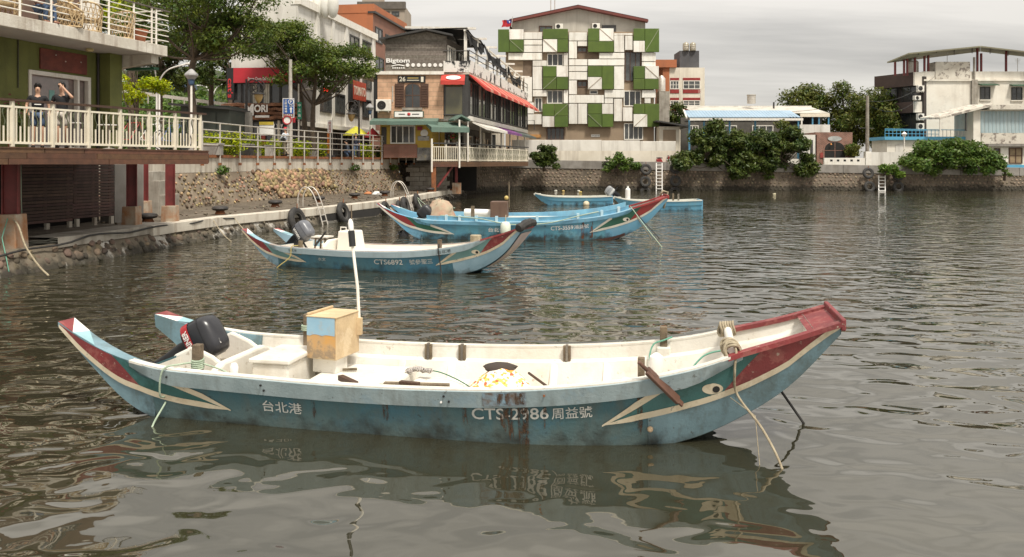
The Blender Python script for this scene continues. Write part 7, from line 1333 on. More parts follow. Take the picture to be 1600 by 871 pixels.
hull_main = mat('hull_teal', (.045,.125,.15), .6, (.07,.145,.155), 1.6, .9, .3, 25, streak=.6, sscale=5, scol=(.10,.095,.07), wet=-.17, patch=.35, pcol=(.04,.16,.25), pscale=1.1, low=(.0,.36,(.135,.18,.17)), chip=.7, ccol=(.035,.05,.05), cscale=9)
band_main = mat('band_greyblue', (.33,.405,.42), .5, (.21,.275,.29), 2.5, .7, .2, 30, streak=.6, sscale=5, scol=(.13,.12,.10), patch=.3, pcol=(.22,.34,.43), pscale=1.6, chip=.8, ccol=(.09,.085,.075), cscale=8)
light_main = mat('bow_blue', (.19,.30,.345), .5, (.12,.205,.24), 2.5, .8, .2, 30, streak=.6, sscale=6, scol=(.08,.08,.06), patch=.25, pcol=(.12,.15,.13), pscale=2.5, wet=-.14, chip=.9, ccol=(.07,.065,.05), cscale=7)
red_main = mat('prow_red', (.23,.035,.036), .6, (.15,.03,.032), 2.5, .9, .25, 30, patch=.5, pcol=(.34,.12,.10), pscale=4, streak=.35, sscale=6, scol=(.1,.04,.035), chip=.8, ccol=(.45,.36,.28), cscale=10)
green_main = mat('bow_green', (.03,.115,.105), .5, (.05,.15,.15), 2, .9, .2, 30, patch=.5, pcol=(.018,.075,.06), pscale=2.2)
stripe_main = mat('stripe_cream', (.68,.60,.45), .55, (.55,.45,.30), 3, .7, .1, 40, patch=.35, pcol=(.42,.33,.22), pscale=5, chip=.8, ccol=(.16,.17,.15), cscale=9)
boat_white = mat('boat_white', (.73,.705,.64), .5, (.60,.55,.46), 1.6, .6, .2, 30, patch=.16, pcol=(.40,.33,.24), pscale=1.5, chip=.6, ccol=(.30,.22,.14), cscale=7, streak=.25, sscale=3, scol=(.3,.22,.13))
teal_tip = mat('tip_teal', (.30,.47,.50), .5, (.2,.36,.4), 3, .6)
worn_red = mat('tip_red', (.48,.12,.09), .55, (.55,.3,.25), 4, .8)
text_white = mat('text_white', (.66,.65,.60), .6, (.45,.47,.45), 6, .9)
main_paint = dict(hull=hull_main, light=light_main, red=red_main, teal=teal_tip, inner=boat_white, band=band_main, rail=boat_white, stripe=stripe_main, green=green_main)
BO, BR = (-.74, 9.5, 0), -12
boat = sampan('sampan', 'weathered teal sampan nearest the camera with red prow and white interior', BO, BR, 1, main_paint, -4.46, -4.16)
hull_text('lettering', boat, '台北港', -1.78, -1.32, .56, .125, text_white, fat=.008)
hull_text('lettering', boat, 'CTS-2986', .55, 1.33, .655, .125, text_white, fat=.012)
hull_text('lettering', boat, '周益號', 1.36, 1.76, .645, .125, text_white, fat=.006)
def loc(u, v, z, O=BO, rz=BR, s=1.):          # boat-frame point seen at (u, v) and standing z above the water
    p = at(u, v, (CAM_H-z)*FPX/(v-HOR)) - V(O); c, sn = math.cos(R(rz)), math.sin(R(rz)); return V((p.x*c+p.y*sn, -p.x*sn+p.y*c, z))/s
plate = mat('worn_plate', (.27,.42,.52), .6, (.16,.12,.09), 7, 1, .3, 40, streak=.9, sscale=9, scol=(.12,.05,.02))
patch('repair_plate', boat, .68, 1.12, lambda x: .80, lambda x: .99, plate, -1, .042, 6, 2)
rust_run = mat('rust_run', (.075,.04,.022), .85, (.15,.08,.035), 5, .8, amask=30.)
for x0, w_, v0 in ((.84,.10,.45),(.92,.05,.33),(1.02,.11,.22),(1.07,.05,.10),(.45,.05,.55),(1.28,.03,.5),(-.4,.06,.5),(2.2,.05,.3),(-1.2,.04,.45)):
    patch('rust_stain', boat, x0, x0+w_, lambda x: v0+.08*math.sin(x*160), lambda x: .76, rust_run, -1, .0075, 4, 2)
    if x0 > .8 and x0 < 1.1: patch('rust_stain', boat, x0-.01, x0+w_*.8, lambda x: .82, lambda x: .985, rust_run, -1, .047, 4, 2)
for x0, v0, m_ in ((-2.9,.9,black),(-1.75,.92,black),(-1.72,.84,black),(.28,.93,black),(.33,.85,black),(1.3,.93,rust),(.25,.84,white)):
    c = hside(x0, v0, -1, .043); obj('bolt_hole', MB().cyl(c-V((0,.004,0)), c+V((0,.006,0)), .012, n=8), m_, boat)
c = hside(2.32, .30, -1, 0); obj('drain_plug', MB().lathe(c, [(.03,-.01),(.03,.02),(.018,.035)], 12, (0,-1,0)), mat('brass', (.55,.40,.25), .5), boat)
# stern well, engine box, hatches, thwarts
b = MB().prism([(-.62,.06),(-.62,.50),(-.45,.56),(.45,.56),(.62,.50),(.62,.06)], (-2.62,0,0), (0,1,0), (0,0,1), (.10,0,0)); obj('bulkhead', b, boat_white, boat, bevel=.03)
for s in (-1, 1):
    b = MB().prism([(-3.2,.35),(-3.2,.60),(-2.95,.72),(-2.7,.62),(-2.55,.52),(-2.55,.35)], (0,s*.46,0), (1,0,0), (0,0,1), (0,-s*.07,0)); obj('well_side', b, boat_white, boat, bevel=.03)
obj('transom_board', MB().box(-3.2,-3.12,-.82,.82,.05,.46), boat_white, boat, bevel=.02)
hb = obj('engine_box', MB().box(-2.32,-1.86,-.22,.52,.10,.50), boat_white, boat, bevel=.02)
obj('lid', MB().box(-2.35,-1.83,-.25,.55,.505,.56), boat_white, hb, bevel=.015)
obj('stern_seat', MB().box(-2.5,-1.78,.6,.94,.1,.44), boat_white, boat, bevel=.03)
obj('raised_hatch', MB().box(-1.70,-.62,-.72,.80,.08,.30), boat_white, boat, bevel=.03)
obj('raised_hatch', MB().box(-.55,.12,-.72,.62,.08,.235), boat_white, boat, bevel=.03)
obj('raised_hatch', MB().box(.55,1.15,-.6,.5,.08,.20), boat_white, boat, bevel=.03)
obj('bow_locker', MB().hexa([(1.95,-.55,.08),(2.5,-.4,.08),(2.5,.3,.08),(1.95,.4,.08)],[(1.95,-.55,.42),(2.5,-.4,.42),(2.5,.3,.42),(1.95,.4,.42)]), boat_white, boat, bevel=.03)
obj('bow_bulkhead', MB().hexa([(3.1,-.33,.34),(3.16,-.33,.34),(3.16,.33,.34),(3.1,.33,.34)],[(3.1,-.5,.74),(3.16,-.5,.74),(3.16,.5,.74),(3.1,.5,.74)]), boat_white, boat, bevel=.02)
for x in (-1.85,-.52,-.08,1.25):              # wooden tholes on the far gunwale
    y = hB(x)-.085; z = hG(x)
    o = obj('thole', MB().box(x-.045,x-.015,y-.05,y-.01,z-.17,z+.02).box(x+.015,x+.045,y-.05,y-.01,z-.17,z+.02), old_wood, boat); obj('peg', MB().box(x-.014,x+.014,y-.062,y-.01,z-.16,z+.035), grey_wood, o)
def post(p, q, w_): return obj('mooring_post', MB().beam(p, q, w_, w_, (0,1,0)), old_wood, boat, bevel=.008)
post(loc(309,580,.52), loc(309,580,.52)+V((0,0,.30)), .095)
p = loc(470,529,.6); post(V((p.x,.93,.3)), V((p.x,.93,.88)), .085)
p = loc(1002,592,.64); post(p-V((0,0,.1)), p+V((0,0,.22)), .07)
p = loc(1037,541,.70); post(p-V((0,0,.02)), p+V((0,0,.23)), .085); obj('post_block', MB().box(p.x-.08,p.x+.08,p.y-.06,p.y+.10,.1,p.z), boat_white, boat, bevel=.02)
c0 = V((3.12,-.60,.99)); c1 = V((3.12,.60,.99)); obj('bow_crossbar', MB().cyl(c0, c1, .045), boat_white, boat, smooth=True)
mercury_black = mat('cowl_black', (.02,.02,.023), .3, (.035,.035,.04), 3, .6)
outboard(boat, (-3.26,-.0,.60), 60, .98, mercury_black, mat('cowl_red', (.42,.02,.025), .4), 'MARINER', white, -6)
# control box on its pedestal, with the light pole
pc = loc(506,583,.30); ex, ey = V((math.cos(R(-8)),math.sin(R(-8)),0)), V((math.sin(R(8)),math.cos(R(8)),0))
def obox(c, lx, ly, z0, z1, m, name, parent, bev=.008):
    a = [c-ex*lx-ey*ly, c+ex*lx-ey*ly, c+ex*lx+ey*ly, c-ex*lx+ey*ly]; return obj(name, MB().hexa([(p.x,p.y,z0) for p in a],[(p.x,p.y,z1) for p in a]), m, parent, bevel=bev)
ped = obox(pc+ey*.14, .165, .13, .30, .50, boat_white, 'pedestal', boat)
ply = mat('worn_plywood', (.58,.44,.26), .75, (.44,.32,.19), 5, .8, .3, 30, patch=.4, pcol=(.7,.58,.4), pscale=3)
bx_ = obox(pc+ey*.20+ex*.01, .205, .27, .48, .99, ply, 'control_box', boat)
blue_chip = mat('chipped_blue', (.24,.42,.55), .6, (.33,.48,.57), 4, .6, patch=.2, pcol=(.45,.33,.18), pscale=9)
orange_chip = mat('chipped_orange', (.58,.30,.075), .7, (.38,.30,.20), 3, 1, patch=.5, pcol=(.16,.12,.085), pscale=3)
f0 = pc+ey*(.20-.275)+ex*.01
def facep(u0, u1, z0, z1, m, nm):
    n = 9; top = [f0+ex*(u0+(u1-u0)*i/n)+V((0,0,z1-pc.z)) for i in range(n+1)]; bot = [f0+ex*(u0+(u1-u0)*i/n)+V((0,0,z0-pc.z+rnd.uniform(-.012,.012))) for i in range(n+1)]
    obj(nm, MB().grid([bot, top]), m, bx_)
facep(-.2,.2,.50,.80,orange_chip,'lower_panel'); f0 = f0-ey*.003; facep(-.2,.19,.77,.985,blue_chip,'upper_panel')
obox(pc+ey*.2+ex*.01, .215, .285, .985, 1.0, ply, 'box_lid', bx_); obox(pc+ey*.22-ex*.19, .015, .28, 1.0, 1.03, ply, 'lid_batten', bx_)
m0 = pc+ey*.44+ex*.24+V((0,0,.45)); m1 = loc(533,372,1.7); m1 = m0 + V((-.14,.1,1.06))
mast = obj('light_pole', MB().tube([m0, m0.lerp(m1,.5)+V((.02,0,0)), m1], .02), white_paint, boat, smooth=True)
d_ = (m1-m0).normalized(); obj('black_sleeve', MB().cyl(m1-d_*.02, m1+d_*.18, .042), black_plastic, mast, smooth=True); obj('lamp', MB().lathe(m1+d_*.18, [(.03,0),(.034,.03),(.034,.10),(.02,.14),(.005,.155)], 12, d_), white, mast, smooth=True)
obj('pole_block', MB().box(m0.x-.03,m0.x+.03,m0.y-.04,m0.y+.02,m0.z-.05,m0.z+.16), ply, mast)
BM = Matrix.Translation(V(BO)) @ Matrix.Rotation(R(BR), 4, 'Z')
bw = lambda p: BM @ V(p)
# loose things lying in or over the boat
mb = MB(); h0 = loc(765,607,.5); hc = V((.62,.05,.2))
rows = []
for i in range(11):
    row = []
    for k in range(22):
        a = 2*math.pi*k/22; t = i/10; rr_ = (1-t)**.75; z = .18 + .38*t**.8 + .03*math.sin(5*a+t*9)*(1-t)
        row.append(bw((hc.x + .46*rr_*math.cos(a)*(1+.08*math.sin(3*a+2)), hc.y + .38*rr_*math.sin(a)*(1+.08*math.sin(4*a)), z)))
    rows.append(row)
mb.grid(rows, close=True)
def check_mat():
    m = mat('patterned_cloth', (.78,.72,.6), .85); nt = m.node_tree; N = nt.nodes; L = nt.links
    g = N.new('ShaderNodeNewGeometry'); v = N.new('ShaderNodeTexVoronoi'); v.inputs['Scale'].default_value = 32; L.new(g.outputs['Position'], v.inputs['Vector'])
    rp = N.new('ShaderNodeValToRGB'); rp.color_ramp.interpolation = 'CONSTANT'; e = rp.color_ramp.elements; e[0].color = (.80,.74,.62,1); e[1].position = .42; e[1].color = (.72,.33,.06,1)
    for p_, c_ in ((.6,(.80,.74,.62,1)), (.72,(.68,.12,.05,1)), (.82,(.75,.55,.12,1))): x = e.new(p_); x.color = c_
    sp = N.new('ShaderNodeSeparateColor'); L.new(v.outputs['Color'], sp.inputs[0]); L.new(sp.outputs[0], rp.inputs[0]); L.new(rp.outputs[0], N['Principled BSDF'].inputs['Base Color']); return m
hp = single('cloth_bundle', mb, check_mat(), 'orange and white patterned cloth heaped in the nearest boat', 'cloth', smooth=True)
mb = MB(); mb.ball(bw((.60,.10,.525)), .2, .12, .05, 12, 7, .12); single('dark_rag', mb, mat('dark_rag', (.06,.045,.035), .9), 'dark brown rag on top of the patterned cloth bundle', 'rag', smooth=True)
mb = MB(); 
for k in range(5): mb.ball(bw((-.62+.06*k, .50+.03*(k%2), .33+.01*(k%3))), .06, .05, .03, 8, 6, .2)
def zebra():
    m = mat('striped_rag', (.6,.55,.5), .9); nt = m.node_tree; N = nt.nodes; wv = N.new('ShaderNodeTexWave'); wv.inputs['Scale'].default_value = 22; wv.inputs['Distortion'].default_value = 8; g = N.new('ShaderNodeNewGeometry'); nt.links.new(g.outputs['Position'], wv.inputs[0])
    rp = N.new('ShaderNodeValToRGB'); rp.color_ramp.elements[0].position = .45; rp.color_ramp.elements[0].color = (.03,.025,.025,1); rp.color_ramp.elements[1].position = .55; rp.color_ramp.elements[1].color = (.6,.55,.5,1); nt.links.new(wv.outputs[0], rp.inputs[0]); nt.links.new(rp.outputs[0], N['Principled BSDF'].inputs['Base Color']); return m
single('crumpled_rag', mb, zebra(), 'small black and white crumpled rag beside the control box', 'rag', smooth=True)
def plank(name, label, p, q, w_, h, m=dark_wood, cat='plank'):
    single(name, MB().beam(bw(p), bw(q), w_, h), m, label, cat, bevel=.006)
a = loc(600,600,.44); b_ = loc(702,603,.44); plank('wooden_plank', 'long dark wooden plank lying across the middle hatch of the nearest boat', a, b_, .07, .04, old_wood)
a = loc(625,597,.47); b_ = loc(655,600,.47); plank('short_board', 'short dark board lying on the long plank', a, b_, .06, .03, dark_wood)
a = loc(532,590,.40); b_ = loc(556,601,.40); plank('dark_grip', 'dark tapered wooden block on the deck below the control box', a, b_, .07, .06, dark_wood, 'block')
a = loc(535,578,.33); b_ = loc(558,577,.33); plank('thin_stick', 'thin brown stick at the foot of the control box', a, b_, .03, .03, old_wood, 'stick')
a = loc(826,583,.42); b_ = loc(856,605,.42); plank('boat_hook', 'thin dark stick leaning behind the patterned cloth', a, b_, .025, .025, dark_wood, 'stick')
ob = MB(); p0, p1 = bw(hside(2.30,1.13,-1,.03)), bw(hside(2.64,.62,-1,.11)); d_ = (p1-p0).normalized()
ob.tube([p0-d_*.12, p0+d_*.1], .022, 8); ob.beam(p0, p1-d_*.06, .10, .035, (0,-.6,1)); ob.beam(p1-d_*.06, p1, .06, .025, (0,-.6,1))
single('rudder_oar', ob, mat('varnished_oar', (.12,.06,.04), .35, (.06,.03,.02), 8, .8), 'dark varnished oar blade hooked over the near gunwale by the painted eye', 'oar', bevel=.008)
fl = MB().lathe(bw((2.34,.42,.45)), [(.02,0),(.075,.04),(.09,.12),(.075,.21),(.02,.25)], 12); single('white_float', fl, white, 'white oval float hanging beside the bow post of the nearest boat', 'float', smooth=True)
fl = MB().lathe(bw((-2.43,-.42,.40)), [(.01,0),(.045,.02),(.05,.1),(.03,.14)], 10); single('white_jug', fl, white, 'small white plastic jug beside the engine box', 'jug', smooth=True)
cp = bw((3.12,-.56,.97)); end = at(1222,733,CAM_H*FPX/(733-HOR))
rope('bow_mooring_rope', 'thick beige rope hanging from the prow of the nearest boat into the water', spline([cp+V((0,.1,.05)), cp+V((.02,-.08,.03)), bw(hside(3.14,.82,-1,.05)), bw(hside(3.17,.45,-1,.06)), at(1192,672,8.05), end-V((0,0,.0)), end-V((-.03,.02,.3))]), .0125, rope_m)
coil = MB()
for k in range(7):
    c = cp + V((.0,.02*k-.05,.005*k)); ra_ = .075+.012*math.sin(k*2.1); coil.tube([c + V((ra_*math.cos(t), .02*math.sin(t*3+k)+.01*k, ra_*math.sin(t))) for t in [2*math.pi*i/16 for i in range(17)]], .014, 6)
single('rope_knot', coil, rope_m, 'coiled beige rope knotted round the bow crossbar, near side', 'rope', smooth='all')
coil = MB(); cq = bw((3.12,.42,1.0))
for k in range(6): coil.tube([cq + V((.03*k-.08,.01*k,0)) + V((.012*math.sin(t*2),.07*math.cos(t),.075*math.sin(t))) for t in [2*math.pi*i/14 for i in range(15)]], .014, 6)
single('rope_coil', coil, rope_m, 'loops of beige rope on the far end of the bow crossbar', 'rope', smooth='all')
e2 = at(1187,727,CAM_H*FPX/(727-HOR)); rope('thin_line', 'thin line hanging from the prow beside the thick rope', [bw(hside(3.1,.45,-1,.05)), at(1180,650,8.15), e2, e2-V((0,0,.2))], .004, rope_m)
e3 = at(1256,662,CAM_H*FPX/(662-HOR)); rope('anchor_line', 'taut black anchor line running from under the prow into the water', [bw((3.55,.12,.58)), e3, e3+V((.05,-.1,-.3))], .014, rubber)
p = loc(309,580,.52); ps = bw(p)+V((0,0,.1)); e4 = at(238,667,CAM_H*FPX/(667-HOR))
coil = MB()
for k in range(5): coil.tube([ps + V((.062*math.cos(t), .062*math.sin(t), .022*k-.06+.01*math.sin(t))) for t in [2*math.pi*i/14 for i in range(15)]], .012, 6)
single('post_lashing', coil, pale_rope, 'pale green rope wound round the stern mooring post', 'rope', smooth='all')
g0 = bw(hside(-2.92,1,-1,.06)); rope('stern_mooring_rope', 'pale green rope hanging over the stern quarter of the nearest boat', spline([ps, (ps+g0)/2+V((0,0,.03)), g0+V((0,0,.02)), bw(hside(-2.98,.6,-1,.09)), at(262,622,9.3), e4, e4-V((0,0,.2))]), .011, pale_rope)
rope('stern_green_line', 'pale green line leading from the stern post to the engine box', spline([ps, bw(p+V((.25,.05,.02))), bw(p+V((.42,.05,-.06)))]), .010, pale_rope)
rope('deck_green_line', 'long dark green line trailing over the hatches of the nearest boat', spline([bw((-.62,.50,.34)), bw((-.3,.52,.33)), bw((-.05,.45,.28)), bw((.2,.2,.26)), bw((.4,-.2,.30)), bw((.5,-.45,.3))]), .007, mat('dark_green_rope', (.03,.14,.075), .8))
p = loc(1037,541,.70); rope('post_green_rope', 'turquoise rope tied round the bow post and trailing down', spline([bw(p+V((.1,-.05,.12))), bw(p+V((0,-.06,.08))), bw(p+V((-.12,-.06,.02))), bw(p+V((-.16,-.1,-.15))), bw(p+V((-.1,-.2,-.3)))]), .010, green_rope)
rope('bow_green_rope', 'turquoise rope arching over the bow thwart beside the beige knot', spline([bw((2.72,-.35,.72)), bw((2.86,-.30,.86)), bw((3.05,-.30,.92)), bw((3.2,-.42,.96))]), .009, green_rope)
p = loc(470,529,.6); coil = MB()
for k in range(3): coil.tube([bw((p.x+.07*math.cos(t), .93+.07*math.sin(t), .68+.025*k)) for t in [2*math.pi*i/14 for i in range(15)]], .012, 6)
single('far_post_lashing', coil, pale_rope, 'green rope wound round the post behind the control box', 'rope', smooth='all')

# second sampan
S2, R2 = (-3.35, 22.75, 0), -20
hull2 = mat('hull_blue_two', (.055,.175,.24), .5, (.10,.20,.22), 1.1, .8, .2, 20, streak=.5, sscale=3, scol=(.06,.09,.09), wet=-.13, patch=.4, pcol=(.03,.17,.30), pscale=.8)
pal2 = dict(main_paint, hull=hull2, band=mat('band_two', (.42,.53,.57), .5, (.33,.43,.47), 2, .7, streak=.4, sscale=4, scol=(.2,.22,.22)), light=mat('bow_two', (.30,.44,.52), .5, (.2,.34,.42), 2, .8, wet=-.14), green=mat('green_two', (.16,.29,.28), .55, (.11,.23,.22), 2, .8), inner=mat('white_two', (.80,.76,.68), .5, (.7,.64,.55), 1.5, .5), wide=.16, rail=mat('rail_two', (.3,.24,.22), .7, (.5,.45,.4), 3, .8))
b2 = sampan('sampan', 'pale blue sampan in the middle with a grey outboard motor and white console', S2, R2, .955, pal2, -4.5, -4.35)
hull_text('lettering', b2, 'CTS6892', .05, .92, .60, .14, text_white, fat=.012)
hull_text('lettering', b2, '號參聖三', 1.12, 1.78, .60, .14, text_white, fat=.004)
hull_text('lettering', b2, '台北港', -2.7, -2.42, .90, .075, black, off=.045, fat=.0); hull_text('lettering', b2, '水文', -1.75, -1.5, .60, .09, text_white, fat=0)
hull_text('lettering', b2, '台北港', 1.95, 2.32, .90, .09, black, off=.045, fat=0)
in2 = pal2['inner']
L2 = lambda u, v, z: loc(u, v, z, S2, R2, .955)
obj('transom_board', MB().box(-3.2,-3.12,-.82,.82,.05,.46), in2, b2)
obj('stern_bulkhead', MB().prism([(-.8,.06),(-.8,.62),(-.5,.78),(.2,.78),(.5,.62),(.85,.58),(.85,.06)], (-1.75,0,0), (0,1,0), (0,0,1), (.1,0,0)), in2, b2, bevel=.04)
obj('side_deck', MB().box(-2.6,-1.7,.45,.9,.1,.55), in2, b2, bevel=.04)
obj('deck_hatch', MB().box(.9,2.2,-.6,.6,.1,.4), in2, b2, bevel=.03)
cs = L2(585,388,.35); cn_ = obj('console', MB().hexa([(cs.x-.32,-.3,.1),(cs.x+.38,-.3,.1),(cs.x+.38,.35,.1),(cs.x-.32,.35,.1)],[(cs.x-.26,-.26,1.02),(cs.x+.24,-.26,1.02),(cs.x+.24,.3,1.02),(cs.x-.26,.3,1.02)]), in2, b2, bevel=.04)
obj('grab_rail', MB().tube([(cs.x-.2,-.2,1.0),(cs.x-.2,-.2,1.12),(cs.x-.02,-.2,1.12),(cs.x-.02,-.2,1.0)], .018), in2, cn_); obj('pole', MB().cyl((cs.x-.02,.1,1.0),(cs.x-.02,.1,1.75),.018), old_wood, cn_)
st2 = obj('stool', MB().box(cs.x-1.28,cs.x-.75,-.1,.3,.78,.82), in2, b2)
for x, y in ((-1.2,-.05),(-.82,-.05),(-1.2,.25),(-.82,.25)): bar('stool_leg', (cs.x+x,y,.2),(cs.x+x+(.06 if x<-1 else -.0),y,.78),.04,.04, old_wood, st2)
outboard(b2, (-3.05,-.05,.80), 52, 1.12, mat('cowl_grey', (.12,.125,.14), .35, (.2,.205,.22), 3, .8), mat('cowl_band', (.035,.037,.042), .4), 'YAMAHA', white, -4)
for x, zz in ((-2.35,.2),(1.98,.24)): q = hside(x,1,-1); obj('mooring_post', MB().box(x-.05,x+.05,q.y+.03,q.y+.12,q.z-.2,q.z+zz), old_wood, b2, bevel=.01)
obj('tiller', MB().cyl((-2.35,-.2,.55),(-1.95,-.25,.98),.035,.025), black_plastic, b2)
pw = MB(); pw.tube(spline([(4.12,-.58,1.26),(4.2,-.2,1.36),(4.2,.25,1.37),(4.15,.62,1.32)],5), [.10,.13,.12,.10,.12,.13,.11,.10,.12,.12,.11,.09,.1,.11,.1,.07], 8); obj('prow_padding', pw, rubber, b2, smooth=True)
gm = mat('prow_grey', (.52,.43,.41), .6, (.42,.35,.33), 3, .7)
def ramp(x, f, o=.012): return V((x+o*.8, f*hW(x), hK(x)-.012-o))
obj('prow_face', MB().grid([[ramp(x, f) for f in (-.92,-.3,.3,.92)] for x in fr(3.1,4.14,14)]), gm, b2)
for s in (-1,1):
    pf = MB(); pts = []
    for k in range(20):
        a = 2*math.pi*k/20; x = 3.5+.42*math.cos(a); pts.append(ramp(x, s*(.5+.3*math.sin(a)*(1 if x<3.6 else .6)), .018))
    obj('face_mark', pf.quad(*pts), stripe_main, b2)
B2M = Matrix.Translation(V(S2)) @ Matrix.Rotation(R(R2), 4, 'Z') @ Matrix.Scale(.955, 4); b2w = lambda p: B2M @ V(p)
e = at(415,405,25.5); rope('stern_rope', 'yellow rope hanging from the stern of the middle sampan', spline([b2w((-2.4,-.95,.62)), b2w((-2.55,-1.08,.6)), b2w((-2.6,-1.1,.3)), b2w((-2.95,-1.2,.0)), b2w((-2.98,-1.2,-.2))]), .014, mat('yellow_rope', (.5,.4,.14), .9))
rope('black_line', 'black rope hanging over the bow quarter of the middle sampan', spline([b2w((1.98,-.9,.8)), b2w((2.0,-1.0,.7)), b2w((2.05,-.95,.2)), b2w((2.1,-1.0,-.1))]), .016, rubber)
kn = MB(); kc = b2w((2.55,.3,.82))
for k in range(5): kn.tube([kc + V((.12*math.cos(t),.1*math.sin(t),.03*k)) for t in [2*math.pi*i/12 for i in range(13)]], .035, 6)
single('bow_rope_coil', kn, rope_m, 'pale rope coil on the foredeck of the middle sampan', 'rope', smooth='all')

# third sampan, vivid blue
S3, R3, K3 = (.64, 31.9, 0), -4, 1.25
vivid = mat('vivid_blue', (.075,.225,.34), .5, (.13,.38,.48), .9, .9, .2, 15, streak=.5, sscale=3, scol=(.12,.14,.11), wet=-.02, patch=.3, pcol=(.25,.45,.48), pscale=1)
pal3 = dict(main_paint, hull=vivid, band=mat('band_three', (.13,.31,.45), .5, (.22,.5,.66), 1.5, .7, streak=.4, sscale=3, scol=(.2,.12,.07)), light=mat('bow_three', (.18,.38,.52), .5, (.12,.38,.58), 2, .7, wet=.02), red=mat('red_three', (.28,.03,.028), .5, (.19,.03,.03), 2, .7), green=mat('green_three', (.018,.095,.06), .5, (.03,.13,.09), 2, .7), inner=mat('inner_three', (.45,.55,.56), .6, (.62,.55,.42), 1.5, .9), rail=mat('rail_three', (.35,.58,.7), .5, (.6,.66,.66), 2, .8), stripe=mat('stripe_three', (.72,.68,.58), .5), wide=.10, floor=.2)
b3 = sampan('sampan', 'vivid blue sampan farthest of the three eyed boats, with green and red ends', S3, R3, K3, pal3, -4.55, -4.4)
hull_text('lettering', b3, 'CTS-3559', .70, 1.36, .70, .12, white, fat=.012); hull_text('lettering', b3, '鴻益號', 1.38, 1.82, .70, .12, white, fat=.004)
hull_text('lettering', b3, '台北港', -1.15, -.65, .66, .13, white)
patch('underbody', b3, .0, 2.9, lambda x: .02, lambda x: .02+max(0, .16-.02*abs(x)), mat('brown_bottom', (.11,.05,.04), .7), -1, .004)
rust3 = mat('rust_bright', (.22,.07,.02), .85, (.10,.04,.02), 5, .8, amask=14.)
for x0, w_ in ((1.60,.08),(1.85,.09),(-.1,.05),(.5,.05)): patch('rust_stain', b3, x0, x0+w_, lambda x: .22, lambda x: .9, rust3, -1, .009, 4, 2)
o = obj('upper_rail', MB().grid([[hside(x,1,s)+V((0,-s*.06,-.02)), hside(x,1,s)+V((0,-s*.02,.16)), hside(x,1,s)+V((0,-s*.10,.16)), hside(x,1,s)+V((0,-s*.13,-.02))] for s in (1,) for x in fr(-3.0,3.0,30)], close=True), pal3['band'], b3)
o = obj('upper_rail', MB().grid([[hside(x,1,-1)+V((0,.05,-.02)), hside(x,1,-1)+V((0,.02,.13)), hside(x,1,-1)+V((0,.10,.13)), hside(x,1,-1)+V((0,.13,-.02))] for x in fr(-3.0,3.0,30)], close=True), pal3['band'], b3)
for x in (-2.4,-2.0,-1.5,-.9,.3,1.5,2.2,2.7): obj('rail_block', MB().box(x-.04,x+.04,-hB(x)-.01,-hB(x)+.1,hG(x)+.0,hG(x)+.17), pal3['rail'], b3)
obj('foredeck_hatch', MB().box(-1.2,2.4,-.5,.6,.2,.62), pal3['inner'], b3, bevel=.03)
obj('white_tank', MB().lathe((-2.0,.1,.75), [(.10,0),(.12,.03),(.12,1.0),(.10,1.03)], 12, (1,0,-.03)), white, b3, smooth=True)
brn = mat('brown_box', (.13,.075,.05), .6, (.09,.05,.035), 2, .7); cb3 = obj('control_box', MB().box(-1.16,-.64,-.25,.35,.3,1.1), brn, b3, bevel=.015); obj('door', MB().box(-.86,-.66,-.265,-.251,.5,1.05), brn, cb3)
obj('aerial', MB().cyl((-.62,.2,.9),(-.62,.2,1.7),.02), old_wood, b3); obj('yellow_lamp', MB().ball((-.7,.2,1.2), .07), mat('lamp_yellow', (.6,.45,.15), .5), b3, smooth=True)
for x in (-1.62,): obj('mooring_post', MB().box(x-.05,x+.05,-.95,-.86,.5,1.0), old_wood, b3)
outboard(b3, (-3.35,.0,.55), 48, 1.0, black_plastic, black, '', white)
B3M = Matrix.Translation(V(S3)) @ Matrix.Rotation(R(R3), 4, 'Z') @ Matrix.Scale(K3, 4); b3w = lambda p: B3M @ V(p)
sk = MB(); cc = b3w((-2.75,.1,.85)); rows = []
for i in range(9):
    t = i/8; rows.append([cc + V((rnd.uniform(-.05,.05),rnd.uniform(-.05,.05),rnd.uniform(-.03,.03))) + V((.56*(1-t**2.2)**.5*math.cos(a)*(1+.1*math.sin(3*a)), .5*(1-t**2.2)**.5*math.sin(a), -.5+.85*t+.07*math.sin(4*a+2*t)+.05*math.sin(9*a)*t*(1-t)*4)) for a in [2*math.pi*k/18 for k in range(18)]])
single('net_sack', sk.grid(rows, close=True), mat('net_cloth', (.40,.34,.24), .9, (.42,.2,.14), 1.3, 1, .6, 20), 'bulging tan sack of nets on the stern of the vivid blue sampan', 'sack', smooth='all')
fd = MB().lathe(b3w((-.62,-1.18,.12)), [(.05,0),(.16,.04),(.19,.2),(.19,.42),(.14,.52),(.05,.55)], 12); single('fender', fd, mat('fender_white', (.7,.72,.62), .6, (.55,.62,.5), 4, .7), 'white plastic fender hanging on the side of the vivid blue sampan', 'fender', smooth=True)
rope('fender_rope', 'short cord holding the white fender', [b3w((-.62,-1.05,.75)), b3w((-.62,-1.13,.62)), b3w((-.62,-1.15,.5))], .015, rope_m)
pt = b3w((3.05,-.68,1.0))
for i, (u, v) in enumerate(((1017,372),(1034,386),(1030,372))):
    z0 = at(u, v, min(31.5, CAM_H*FPX/(v-HOR))); rope('bow_line', ['short line from the prow of the vivid blue sampan, leftmost', 'long line from the prow of the vivid blue sampan', 'short line from the prow of the vivid blue sampan, rightmost'][i], [pt, pt.lerp(z0,.5)+V((.0,-.1,-.05)), z0, z0-V((0,0,.2))], .014, [rope_m, pale_rope, rubber][i])
